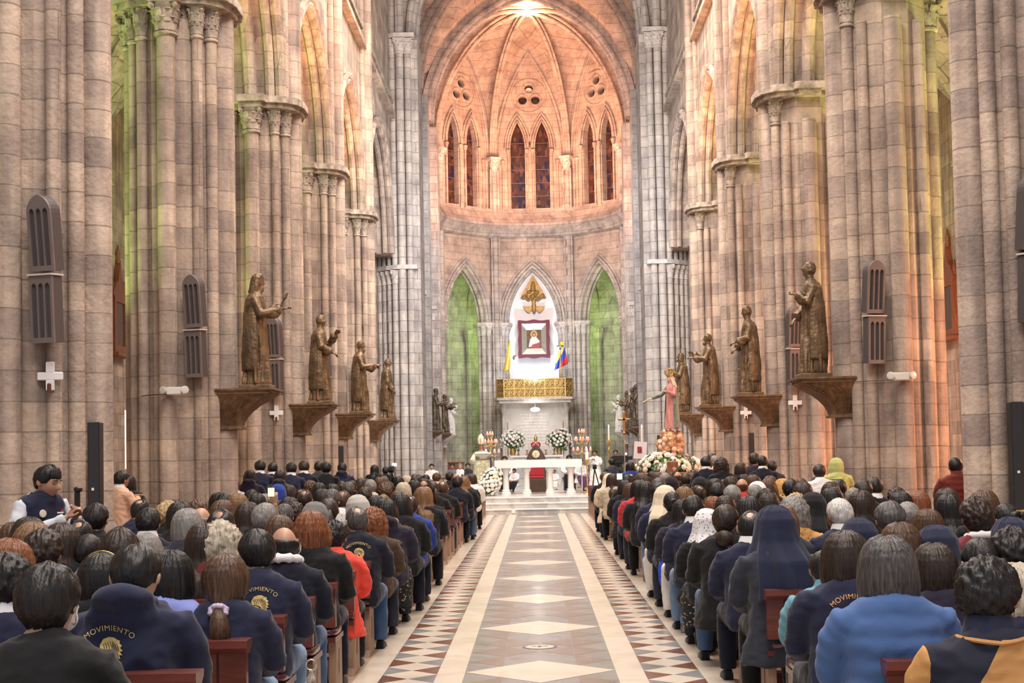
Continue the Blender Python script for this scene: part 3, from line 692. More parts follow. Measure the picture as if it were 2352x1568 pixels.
def jacket_mesh(name, kind, st, pose='lap', arms=None, voxel=.014, slv=True):
    mb = MB(); o = dz(st); T = Matrix.Translation((0, 0, o)); puff = .010 if kind == 'puffer' else 0
    e = {'puffer': .020, 'hoodie': .026, 'suit': .02, 'coat': .024, 'habit': .024, 'vest': .022}.get(kind, .02)
    rs = [r for r in TORJ]
    if kind in ('coat', 'habit') and not st: rs = [(.30, .04, .235, .16), (.40, .03, .215, .15)]+rs[1:]
    if kind in ('coat', 'habit') and st: rs = [(-.25 if kind == 'habit' else .1, .02, .25, .2), (.3, .02, .21, .16)]+rs[1:]
    mb.merge(MB().loft(rings_inf(rs, e, puff, 60 if puff else None)), T)
    for s in (-1, 1):
        P = [Vector(q) for q in (arms[s] if arms else arm_pts(s, pose))]
        Q = []; R = []
        for i in range(len(P)-1):
            for t in range(5 if puff else 3):
                u = t/(5 if puff else 3); Q.append(P[i].lerp(P[i+1], u)); b = ([.078, .068, .062, .054, .044][i]*(1-u)+[.078, .068, .062, .054, .044][i+1]*u)+(e-.02)*.6
                R.append(b+(puff*.8*(1 if (i*5+t) % 2 else 0)))
        Q.append(P[-1].lerp(P[-2], .12)); R.append(.043)
        if slv: mb.merge(MB().tube(Q, R, 12), T)
        mb.merge(MB().ball((s*(.155 if slv else .135), .012, .905), (.078 if slv else .06, .082, .062), 12, 8), T)
    if kind in ('plain', 'puffer', 'coat', 'vest', 'habit'):
        h = .032 if kind != 'puffer' else .06
        mb.merge(MB().loft([ring(.985, .02, .10, .09, 20, 2), ring(1.0+h*.5, .022, .082, .08, 20, 2), ring(1.0+h, .03, .074, .074, 20, 2)]), T)
    if kind == 'suit': mb.merge(MB().loft([ring(.98, .02, .11, .095, 20, 2), ring(1.005, .02, .092, .086, 20, 2), ring(1.03, .028, .078, .076, 20, 2)]), T)
    if kind == 'hoodie':
        mb.merge(MB().ball((0, -.075, .955), (.145, .055, .085), 18, 12), T)
        mb.merge(MB().tube([(.10*cos(a), .0+.105*sin(a)-.02, 1.0+.035*-sin(a)) for a in [pi+pi*k/14*1.0 for k in range(15)]], [.03+.02*sin(pi*k/14) for k in range(15)], 10), T)
        mb.merge(MB().ball((0, -.085, .88), (.09, .035, .085), 14, 10), T)
    me = remesh(mb, voxel, name, [M_DEF], 3 if not puff else 1, .5); wrinkle(me, .0105 if not puff else .004, 6.5, RND.random()*20); return me
def trouser_mesh(name, st, skirt=False, spread=0):
    mb = MB()
    for s in (-1, 1):
        LP = leg_pts(s, st, spread); LP[-1] = (LP[-1][0], LP[-1][1], .075); mb.tube(LP, [.1, .078, .072, .062][:len(LP)] if not st else [.1, .078, .065], 14)
    mb.ball((0, .03, .485+dz(st)), (.185, .14, .1), 18, 12)
    if skirt and not st: mb.loft([ring(.52, .2, .2, .26, 20, 3), ring(.42, .32, .23, .22, 20, 3), ring(.18, .42, .2, .12, 20, 3), ring(.16, .42, .19, .11, 20, 3)])
    me = remesh(mb, .016, name, [M_DEF], 3); wrinkle(me, .005, 8, 3); return me
def shoe_mesh(name):
    mb = MB(); rs = []
    for y, w, h in ((-.075, .028, .06), (-.05, .036, .085), (0, .036, .085), (.05, .040, .06), (.11, .044, .045), (.16, .036, .034), (.18, .018, .022)):
        rs.append([(w*math.copysign(abs(cos(a))**.7, cos(a)), y, .004+(h if sin(a) > 0 else 0)*abs(sin(a))**.8) for a in [2*pi*k/14 for k in range(14)]])
    mb.loft(rs); return mb.mesh(name, [M_DEF])

# hair and head coverings, built round the head centre
def fn(x, y, s): return noise.noise(Vector((x, y, s)))
def shell_mb(t0, seed, nape=-.78, front=.5, crown=0, amp=.004, curl=0, side=.10, nu=96, nv=44, bald=0, base=(.079, .099, .120), part=0):
    mb = MB(); vs = []
    for j in range(nv+1):
        th = pi*j/nv
        for i in range(nu):
            az = -pi+2*pi*i/nu; d = (sin(th)*sin(az), -sin(th)*cos(az), cos(th)); A = abs(math.degrees(az)); z = d[2]
            zm = nape+(-.25-nape)*sm(45, 82, A)+(side+.25)*sm(82, 105, A)+(front-side)*sm(108, 135, A)
            zm += .05*fn(az*5, 0, seed)
            mk = sm(zm-.07, zm+.07, z)
            if bald: mk *= 1-sm(bald-.12, bald+.12, z+.25*max(0, d[1])-.12*fn(az*2, z*3, seed+4))
            if crown: mk *= 1-crown*sm(.46, .06, sqrt(d[0]**2+(d[1]+.45)**2+(z-.82)**2)*.8+.06*fn(az*6, z*4, seed))
            st = amp*(fn(az*7+z*1.5*fn(az, z, seed), z*1.2, seed)+.6*fn(az*16+3*fn(az*2, z*3, seed+9), z*2.5, seed+2))*(1-.75*sm(.75, .97, z))+.5*amp*(fn(d[0]*22, d[1]*9, seed+5))*sm(.6, .95, z)
            if curl: st += curl*(fn(d[0]*5, d[1]*5, z*5+seed)+.8*fn(d[0]*9, d[1]*9, z*9+seed)+.25*fn(d[0]*18, d[1]*18, z*14+seed))
            if part: st -= .006*math.exp(-((d[0]-.25*part)/.05)**2)*sm(.3, .8, z)
            t = (1 if nape < -.8 else .10+.90*sm(zm-.04, zm+.62, z))*t0*(.62+.55*sm(-.5, .5, z)+.35*fn(az*1.3, z*1.5, seed+7)+.2*fn(d[0]*4, d[1]*4, z*4+seed))
            r = (1-mk)*-.02+mk*(t+st); vs.append((d[0]*(base[0]+r), d[1]*(base[1]+r), d[2]*(base[2]+r)))
    mb.add(vs, [(j*nu+i, j*nu+(i+1) % nu, (j+1)*nu+(i+1) % nu, (j+1)*nu+i) for j in range(nv) for i in range(nu)]); return mb
def drape_mb(prof, seed, open_=112, amp=.005, fold=0, nfold=9, n=72, inner=.72, steps=5, curl=0):
    P = []
    for k in range(len(prof)-1):
        for t in range(steps): u = t/steps; P.append([prof[k][q]*(1-u)+prof[k+1][q]*u for q in range(len(prof[0]))])
    P.append(prof[-1]); rings = []
    for z, w, d, cy in P:
        rg = []
        for i in range(n+1):
            a = radians(-open_+2*open_*i/n); st = amp*(fn(a*8, z*5, seed)+.7*fn(a*21, z*7, seed+3))
            if curl: st += curl*fn(a*4, z*22, seed+5)
            if fold: st += fold*sm(.05, -.3, z)*sin(a*nfold+2*fn(a*2, z*3, seed))
            rg.append(((w+st)*sin(a), cy-(d+st)*cos(a), z+.01*fn(a*9, 3, seed)))
        for i in range(n//2, -1, -1):
            a = radians(-open_+4*open_*i/n); rg.append(((w*inner)*sin(a), cy-(d*inner)*cos(a), z))
        rings.append(rg)
    return MB().loft(rings)
def tail_mb(path, rad, seed, n=28, amp=.006):
    mb = MB().tube(path, rad, n)
    mb.v = [tuple(Vector(p)*(1+amp*8*fn(atan2(p[0], -p[1])*9, p[2]*5, seed))) if False else (p[0]+amp*fn(p[0]*60, p[2]*6, seed), p[1]+amp*fn(p[0]*60+5, p[2]*6, seed), p[2]) for p in mb.v]; return mb
PRE = [(.136, .024, .030, 0), (.118, .062, .074, 0), (.09, .085, .102, 0), (.055, .100, .120, 0), (.03, .106, .125, 0)]
BOB = PRE+[(.0, .110, .128, 0), (-.04, .114, .128, 0), (-.09, .114, .121, 0), (-.13, .104, .108, 0), (-.155, .08, .08, 0)]
LONG = PRE+[(.0, .110, .127, 0), (-.08, .113, .129, 0), (-.14, .122, .15, 0), (-.20, .13, .20, 0), (-.28, .125, .215, 0), (-.36, .105, .215, 0), (-.42, .07, .21, 0)]
VEILP = [(.146, .006, .006, 0), (.138, .045, .055, 0), (.115, .078, .094, 0), (.06, .106, .127, 0), (.0, .116, .13, 0), (-.07, .125, .145, 0), (-.12, .14, .185, 0), (-.18, .16, .235, 0), (-.30, .172, .258, 0), (-.42, .178, .262, 0)]
TAILP = PRE+[(.0, .108, .127, 0), (-.06, .101, .130, 0), (-.10, .076, .136, 0), (-.13, .045, .15, 0), (-.145, .03, .165, 0)]
def hair_build(style, seed):
    if style == 'short': return shell_mb(.019, seed, nape=-.56, amp=.0055, side=.16)
    if style == 'crop': return shell_mb(.011, seed, amp=.0025, nape=-.48, side=.2)
    if style == 'thin': return shell_mb(.0095, seed, crown=.85, nape=-.56, side=.16)
    if style == 'side': return shell_mb(.022, seed, amp=.007, nape=-.70, part=1, side=.14)
    if style == 'bald': return shell_mb(.012, seed, bald=.34, nape=-.56, side=.16)
    if style == 'curlyshort': return shell_mb(.026, seed, curl=.011, nape=-.66, side=.1)
    if style == 'curly': return shell_mb(.036, seed, curl=.014, nape=-.95, side=-.2).merge(drape_mb([(z, w+.015, d+.012, c) for z, w, d, c in BOB[:-1]], seed, curl=.012))
    if style == 'bob': return shell_mb(.0145, seed, front=.55, amp=.002, side=0).merge(drape_mb(BOB, seed))
    if style == 'bobflat': return shell_mb(.015, seed, front=.55, amp=.002, part=-.3, side=0).merge(drape_mb([(z, w*.98, d, c) for z, w, d, c in BOB[:-1]]+[(-.15, .098, .098, 0)], seed, amp=.003))
    if style == 'layer': return shell_mb(.0145, seed, front=.55, amp=.002, side=0).merge(drape_mb(PRE+[(0, .120, .132, 0), (-.06, .124, .132, 0), (-.12, .112, .125, 0), (-.19, .10, .15, 0), (-.25, .075, .17, 0)], seed, amp=.009))
    if style == 'long': return shell_mb(.0145, seed, front=.55, amp=.002, side=0).merge(drape_mb(LONG, seed))
    if style == 'lowtail': return shell_mb(.0145, seed, front=.55, amp=.002, side=0).merge(drape_mb(TAILP, seed)).merge(tail_mb([(0, -.165, -.135), (.01, -.19, -.18), (.015, -.20, -.25), (.005, -.19, -.31), (0, -.18, -.345)], [.026, .042, .046, .028, .006], seed))
    if style == 'pony': return shell_mb(.012, seed, amp=.0025, nape=-.6).merge(tail_mb([(0, -.105, .0), (0, -.14, .0), (0, -.165, -.06), (0, -.17, -.16), (0, -.165, -.26), (0, -.16, -.30)], [.02, .026, .034, .034, .02, .004], seed))
    if style == 'bun': return shell_mb(.013, seed, amp=.0025, nape=-.6).merge(MB().ball((0, -.135, .02), (.05, .035, .048), 20, 12)).merge(tail_mb([(.03*cos(a), -.15-.008*a/3, .02+.03*sin(a)) for a in [k*.55 for k in range(14)]], .018, seed, 10))
    if style == 'puffbun': return shell_mb(.016, seed, amp=.003, nape=-.7).merge(MB().ball((.03, -.16, -.12), (.06, .05, .065), 20, 14))
    if style == 'veil': return shell_mb(.021, seed, amp=.001, front=.42, side=-.35, nape=-.95).merge(drape_mb(VEILP, seed, 118, .002, .017))
    if style == 'scarf': return shell_mb(.020, seed, amp=.002, front=.45, side=-.4, nape=-.95).merge(drape_mb(VEILP[:3]+[(.06, .104, .124, 0), (-.04, .115, .13, 0), (-.11, .105, .12, 0), (-.15, .13, .15, 0), (-.2, .17, .19, 0)], seed, 120, .003, .006))
    if style == 'beret': return shell_mb(.016, seed, nape=-.8)
HAIRM = {}
def hair_mesh(style, var):
    k = (style, var)
    if k not in HAIRM: HAIRM[k] = hair_build(style, var*13.7+len(style)*3.1).mesh('hair', [M_DEF], angle=180)
    return HAIRM[k]
M_DEF = plain('cloth', (.02, .02, .03), .85)
SKIN = plain('skin', (.46, .26, .18), .55, var=.08, scale=14)
def hairmat(name, c, hi=2.2):
    m, nt, p = newmat(name); p.inputs['Roughness'].default_value = .46; p.inputs['Specular IOR Level'].default_value = .34
    tc = N(nt, 'ShaderNodeTexCoord'); mp = N(nt, 'ShaderNodeMapping'); mp.inputs['Scale'].default_value = (120, 120, 9); L(nt, tc.outputs['Object'], mp.inputs['Vector'])
    n = N(nt, 'ShaderNodeTexNoise'); n.inputs['Scale'].default_value = 1; n.inputs['Detail'].default_value = 3; L(nt, mp.outputs[0], n.inputs['Vector'])
    r = N(nt, 'ShaderNodeValToRGB'); r.color_ramp.elements[0].position = .35; r.color_ramp.elements[1].position = .75
    r.color_ramp.elements[0].color = (*[x*.65 for x in c], 1); r.color_ramp.elements[1].color = (*[min(1, x*hi) for x in c], 1)
    L(nt, n.outputs['Fac'], r.inputs['Fac']); L(nt, r.outputs['Color'], p.inputs['Base Color'])
    b = N(nt, 'ShaderNodeBump'); b.inputs['Strength'].default_value = .6; b.inputs['Distance'].default_value = .006; L(nt, n.outputs['Fac'], b.inputs['Height']); L(nt, b.outputs['Normal'], p.inputs['Normal']); return m
HC_ = {'black': (.008, .0065, .007), 'dark brown': (.022, .013, .010), 'brown': (.055, .028, .016), 'auburn': (.13, .043, .017), 'light brown': (.16, .085, .038), 'blond': (.36, .25, .13), 'silver blond': (.42, .36, .28),
       'grey': (.20, .19, .18), 'white': (.52, .50, .47), 'dark grey': (.05, .045, .045)}
HMAT = {k: hairmat(k.replace(' ', '_')+'_hair', v, 1.5 if v[0] > .15 else 2.4) for k, v in HC_.items()}
CL = {'navy': (.017, .020, .048), 'black': (.010, .010, .012), 'dark navy': (.010, .012, .024), 'purple navy': (.022, .018, .036), 'coral red': (.78, .075, .05), 'royal blue': (.02, .045, .26), 'bright blue': (.062, .125, .30), 'tan': (.52, .27, .10), 'teal': (.12, .30, .38),
      'beige': (.48, .40, .30), 'light grey': (.42, .40, .38), 'grey': (.16, .155, .155), 'red': (.48, .035, .04), 'cream': (.66, .55, .42), 'maroon': (.14, .02, .03), 'lavender': (.22, .27, .62), 'white': (.75, .74, .74), 'lime': (.42, .45, .17), 'denim': (.06, .11, .22), 'light denim': (.16, .24, .38),
      'brown': (.07, .04, .025), 'dark red': (.12, .018, .014), 'slate': (.03, .033, .048), 'peach': (.60, .38, .27), 'blue veil': (.017, .021, .050), 'purple': (.12, .05, .14)}
CMAT = {}
def cloth(c):
    if c not in CMAT:
        CMAT[c] = plain(c.replace(' ', '_')+'_cloth', CL[c], .88, bump=.30, bscale=11, var=.10, scale=5, spec=.25, sheen=.12)
    return CMAT[c]
def lace(name, base, dark, sc, th):
    m, nt, p = newmat(name); p.inputs['Roughness'].default_value = .9
    tc = N(nt, 'ShaderNodeTexCoord'); v = N(nt, 'ShaderNodeTexVoronoi'); v.inputs['Scale'].default_value = sc; L(nt, tc.outputs['Object'], v.inputs['Vector'])
    w = N(nt, 'ShaderNodeTexNoise'); w.inputs['Scale'].default_value = sc*2.2; w.inputs['Detail'].default_value = 3; L(nt, tc.outputs['Object'], w.inputs['Vector'])
    a = N(nt, 'ShaderNodeMath', operation='ADD'); L(nt, v.outputs['Distance'], a.inputs[0]); s = N(nt, 'ShaderNodeMath', operation='MULTIPLY'); s.inputs[1].default_value = .7; L(nt, w.outputs['Fac'], s.inputs[0]); L(nt, s.outputs[0], a.inputs[1])
    r = N(nt, 'ShaderNodeValToRGB'); r.color_ramp.elements[0].position = th; r.color_ramp.elements[1].position = th+.09; r.color_ramp.elements[0].color = (*dark, 1); r.color_ramp.elements[1].color = (*base, 1)
    L(nt, a.outputs[0], r.inputs['Fac']); L(nt, r.outputs['Color'], p.inputs['Base Color']); return m
LACE = lace('white_floral_lace', (.68, .66, .68), (.16, .17, .22), 38, .56)
LACE2 = lace('grey_white_patterned_scarf', (.62, .60, .60), (.22, .20, .21), 30, .55)
FLORAL = lace('floral_skirt_print', (.012, .018, .025), (.55, .42, .30), 26, .55)
DOTS = lace('white_dots_on_black', (.012, .012, .014), (.7, .7, .7), 30, .30)
PLAID = lace('pale_plaid', (.60, .56, .56), (.30, .22, .25), 22, .6)
ORANGEPRINT = lace('orange_print', (.55, .30, .09), (.10, .05, .06), 45, .55)
CMAT.update({'lace': LACE, 'patterned': LACE2, 'floral': FLORAL, 'plaid': PLAID, 'orange print': ORANGEPRINT})
GOLDTHREAD = plain('gold_thread', (.62, .46, .17), .6, var=.2, scale=60); ORANGETHREAD = plain('orange_thread', (.68, .34, .10), .6)
WHITEC = plain('white_fabric', (.74, .72, .73), .9, bump=.3, bscale=70); SCREEN = plain('phone_screen', (.75, .85, .7), .3, emit=1.6); SCREENB = plain('dark_phone_screen', (.05, .12, .25), .2, emit=1.0)
PAPER = plain('paper', (.8, .78, .72), .8)

# prototypes: bodies with differently turned heads, garments
def HM(pitch=0, yaw=0, roll=0):
    pv = Matrix.Translation((0, .04, 1.02)); return pv @ Matrix.Rotation(radians(yaw), 4, 'Z') @ Matrix.Rotation(radians(-pitch), 4, 'X') @ Matrix.Rotation(radians(roll), 4, 'Y') @ pv.inverted()
HV = [HM(), HM(10), HM(2, -22), HM(2, 22), HM(6, -8, 6), HM(4, 10, -5), HM(26)]
BODY = {}; JACK = {}; TROU = {}
def body(st, hv):
    k = (st, hv)
    if k not in BODY: BODY[k] = body_mesh('standing_body' if st else 'seated_body', st, HV[hv], 'pray' if st else 'lap')
    return BODY[k]
def jack(kind, st, pose):
    k = (kind, st, pose)
    if k not in JACK: JACK[k] = jacket_mesh('garment', kind, st, pose)
    return JACK[k]
def trou(st, sk):
    if (st, sk) not in TROU: TROU[(st, sk)] = trouser_mesh('trousers', st, sk)
    return TROU[(st, sk)]
SHOE = shoe_mesh('shoe')
def part(name, me, mat, parent, M=None, label=None):
    o = link(name, me, parent, M)
    if mat: o.material_slots[0].link = 'OBJECT'; o.material_slots[0].material = mat
    if label: o['label'] = label
    return o
SKINS = [plain('skin_tone_%d' % i, c, .5, var=.08, scale=14) for i, c in enumerate(((.43, .235, .155), (.36, .185, .115), (.50, .30, .21), (.30, .15, .09)))]
def person(label, loc, hair=('short', 'black'), top=('plain', 'navy'), legs='dark navy', st=False, hv=0, sc=1.0, rz=0, group=None, hvar=None, pose=None, shoes='black', skirt=False, covermat=None, collar=None, lap=None, full=True, skin=None):
    pose = pose or ('pray' if st else 'lap')
    b = link('person', body(st, hv)); b.location = loc; b.scale = (sc, sc, sc); b.rotation_euler = (0, 0, rz)
    b.material_slots[0].link = 'OBJECT'; b.material_slots[0].material = SKINS[skin if skin is not None else RND.choice((0, 0, 1, 1, 2, 3))]
    tag(b, label, 'person', group)
    Hm = Matrix.Translation((0, 0, dz(st))) @ HV[hv] @ Matrix.Translation(HC) @ HSC
    style, hc = hair; cov = style in ('veil', 'scarf')
    b['hm'] = 0; del b['hm']
    h = part({'veil': 'veil', 'scarf': 'head_scarf'}.get(style, 'hair'), hair_mesh(style, hvar if hvar is not None else RND.randrange(3)), covermat or (cloth(hc) if cov else HMAT[hc]), b, Hm)
    j = part({'coat': 'coat', 'habit': 'habit', 'hoodie': 'hooded_jacket', 'puffer': 'padded_jacket', 'suit': 'suit_jacket', 'vest': 'vest'}.get(top[0], 'jacket'), jack(top[0], st, pose), cloth(top[1]), b)
    if full:
        part('skirt' if skirt else 'trousers', trou(st, skirt), cloth(legs), b)
        for s in (-1, 1):
            f = leg_pts(s, st)[-1]; part('shoe', SHOE, cloth(shoes), b, Matrix.Translation((f[0], f[1]+.03, 0)))
    if collar: 
        o = dz(st); q = MB().loft([ring(.985+o, .02, .1, .088, 20, 2), ring(1.03+o, .024, .086, .082, 20, 2), ring(1.062+o, .032, .074, .072, 20, 2), ring(1.05+o, .032, .066, .064, 20, 2)])
        if 'fleece' in collar: q = MB().tube([(.092*cos(a), .02+.095*sin(a), 1.02+o-.02*sin(a)) for a in [2*pi*k/24 for k in range(25)]], [.028+.006*sin(k*2.3) for k in range(25)], 10)
        q.obj('collar', cloth(collar.replace(' fleece', '')), b)['label'] = collar+' collar'
    return b, j, h, Hm
# ---------------------------------------------------------------- pews
ROW0 = 5.8; NROW = 34
def rail_y(k): return ROW0+k*1.0
WORDS = 'front second third fourth fifth sixth seventh eighth ninth tenth eleventh twelfth thirteenth fourteenth fifteenth sixteenth seventeenth eighteenth nineteenth twentieth twenty-first twenty-second twenty-third twenty-fourth twenty-fifth twenty-sixth twenty-seventh twenty-eighth twenty-ninth thirtieth thirty-first thirty-second thirty-third thirty-fourth thirty-fifth'.split()
def make_pew():
    Ln = 2.9; t = thing('pew', '', 'pew', (0, 0, 0), 0, 'wooden pews along the nave')   # x from 0 (aisle end) to Ln, back at y=0
    prof = [(-.055, .765), (-.055, .80), (.085, .80), (.085, .775), (.06, .755), (.03, .735), (-.012, .735), (-.03, .745)]
    MB().loft([[(x, y, z) for y, z in prof] for x in (0, .004, Ln-.004, Ln)]).obj('top_rail', PEWWOOD, t, angle=25)
    MB().box((Ln/2, .015, .635), (Ln-.06, .026, .22)).obj('back_panel', PEWWOOD, t, False)
    MB().box((.075, .01, .62), (.13, .05, .25), bev=.006).obj('end_stile', PEWWOOD, t)
    for x in (.185, Ln/2, Ln-.18): MB().box((x, .015, .37), (.065, .06, .74), bev=.005).obj('post', PEWWOOD, t)
    MB().box((Ln/2, .24, .405), (Ln-.04, .40, .035)).obj('seat_board', PEWWOOD, t, False)
    cs = []
    for x in [.02, .03, .06]+[Ln-.06, Ln-.03, Ln-.02]:
        e = {.02: .6, .03: .85}.get(x, 1) if x < 1 else {Ln-.02: .6, Ln-.03: .85}.get(x, 1)
        cs.append([(x, .235+.205*e*math.copysign(abs(cos(a))**.6, cos(a)), .452+.032*e*math.copysign(abs(sin(a))**.7, sin(a))) for a in [2*pi*k/18 for k in range(18)]])
    MB().loft(cs).obj('cushion', VINYL, t, angle=60)
    hole = [(.0+.035*sin(q)*(1+.4*cos(2*q)), .235+.095*cos(q)) for q in [2*pi*k/20 for k in range(20)]]
    slab = plate([(-.19, 0), (.19, 0), (.16, .06), (.15, .38), (.19, .42), (-.19, .42), (-.15, .38), (-.16, .06)], [hole], .05)
    for x in (.05, Ln-.06): MB().merge(slab, Matrix.Translation((x, .24, 0)) @ Matrix.Rotation(pi/2, 4, 'Z')).obj('end_panel', PEWSIDE, t, False)
    MB().box((Ln/2+.02, -.20, .19), (Ln-.16, .17, .03), bev=.006).obj('kneeler', PEWSIDE, t)
    for x in (.2, Ln-.2): MB().box((x, -.14, .09), (.05, .3, .18)).obj('kneeler_bracket', PEWWOOD, t, False)
    return t
pew0 = make_pew(); first = True
for k in range(-1, NROW):
    for s, side in ((-1, 'left'), (1, 'right')):
        lb = f'wooden pew in the {WORDS[k+1]} row, {side} of the aisle'
        if first: p = pew0; p['label'] = lb; first = False
        else: p = dup(pew0, lb)
        p.location = (s*1.385, rail_y(k), 0); p.scale = (s, 1, 1)

# ---------------------------------------------------------------- the seated crowd
ROWS = {}
def free(k, s, X, d): return all(abs(X-q) > d for q in ROWS.get((k, s), []))
def row_pick(px, pt, k=None):
    best = None; cand = [k] if k is not None else range(-1, NROW)
    for kk in cand:
        Y = rail_y(kk)+.26; X, Z = at_depth(px, pt, Y); s = -1 if X < 0 else 1
        X = s*max(abs(X), 1.43)
        c = abs(Z-1.27)+(0 if free(kk, s, X, .44) else .3)+(0 if abs(X) < 4.4 else .5)
        if k is not None: c = 0
        if best is None or c < best[0]: best = (c, kk, X, Z, s)
    return best[1:]
EX = []   # everyone placed from the photograph: image column, head top, half width
NAMES = set()
def uniq(lb):
    return lb
def seat(px, pt, style, hc, jk, jc, label, k=None, legs=None, hv=None, bow=0, **kw):
    kk, X, Z, s = row_pick(px, pt, k); ROWS.setdefault((kk, s), []).append(X)
    sc = max(.88, min(1.12, (Z+bow)/1.245))
    b = person(label or '', (X, rail_y(kk)+.19, 0), (style, hc), (jk, jc), legs or RND.choice(('dark navy', 'black', 'denim', 'slate')), False, RND.choice((0, 0, 0, 1, 2, 3, 4, 5)) if hv is None else hv, sc, **kw)
    b[0]['_r'] = kk; b[0]['_s'] = s; b[0]['_d'] = (hc, style, jc, jk)
    Y = rail_y(kk)+.26; EX.append((px, pt, .105*FPX/Y, kk, s)); PEOPLE.append((b[0], kk, s, X, hc, style, jc, jk, bool(label)))
    return b
PEOPLE = []
# --- left block (column, head top, hair, hair colour, garment, colour, description)
LBL = None
A = seat(112, 1295, 'side', 'black', 'coat', 'black', 'person with glossy black hair in a black coat, nearest seat at left', -1, hv=0, hvar=0, skin=2)
B = seat(306, 1271, 'short', 'black', 'hoodie', 'blue veil', 'person in navy hoodie printed with a gold face, behind the foremost left pew', 0, hv=6, bow=.06, hvar=1, skin=2)
C_ = seat(14, 1276, 'curlyshort', 'black', 'plain', 'navy', 'person cut by the left edge with wavy black hair and white collar', 0, hv=0, collar='white')
D = seat(518, 1270, 'lowtail', 'brown', 'plain', 'navy', 'person with long brown hair tied in a lilac scrunchie, navy jacket', 1, hv=0, hvar=0, legs='light denim')
E_ = seat(594, 1215, 'short', 'black', 'plain', 'navy', 'person with black hair in navy jacket with gold emblem, behind the scrunchie wearer', 2, hv=3, hvar=2, legs='light denim')
F_ = seat(656, 1203, 'bald', 'black', 'plain', 'dark navy', 'balding person with white fleece collar and face mask, left aisle side', 3, hv=3, collar='white fleece', legs='denim', skin=0)
G = seat(713, 1172, 'layer', 'auburn', 'suit', 'black', 'person with long auburn hair in a black jacket', 4, hv=0)
H = seat(768, 1196, 'curlyshort', 'black', 'coat', 'coral red', 'person with black hair in a bright coral red long top', 5, hv=1, legs='black')
I_ = seat(822, 1160, 'thin', 'dark grey', 'plain', 'dark navy', 'person with thinning greying hair in navy emblem jacket and jeans, left aisle seat', None, hv=3, legs='denim', skin=2)
J = seat(857, 1170, 'curly', 'auburn', 'plain', 'brown', 'person with curled reddish brown hair beside the greying man in jeans', None, hv=0)
K = seat(888, 1144, 'bob', 'black', 'hoodie', 'purple navy', 'person in dark purple hoodie with pale hood and floral skirt', None, hv=3, legs='floral', skirt=True, collar='cream fleece')
M_ = seat(937, 1131, 'bobflat', 'black', 'plain', 'black', 'person with straight black bob in black emblem jacket', None, hv=3)
O_ = seat(985, 1134, 'thin', 'dark brown', 'plain', 'royal blue', 'person with thinning hair in a royal blue rain jacket', None, hv=1, legs='dark navy', shoes='brown')
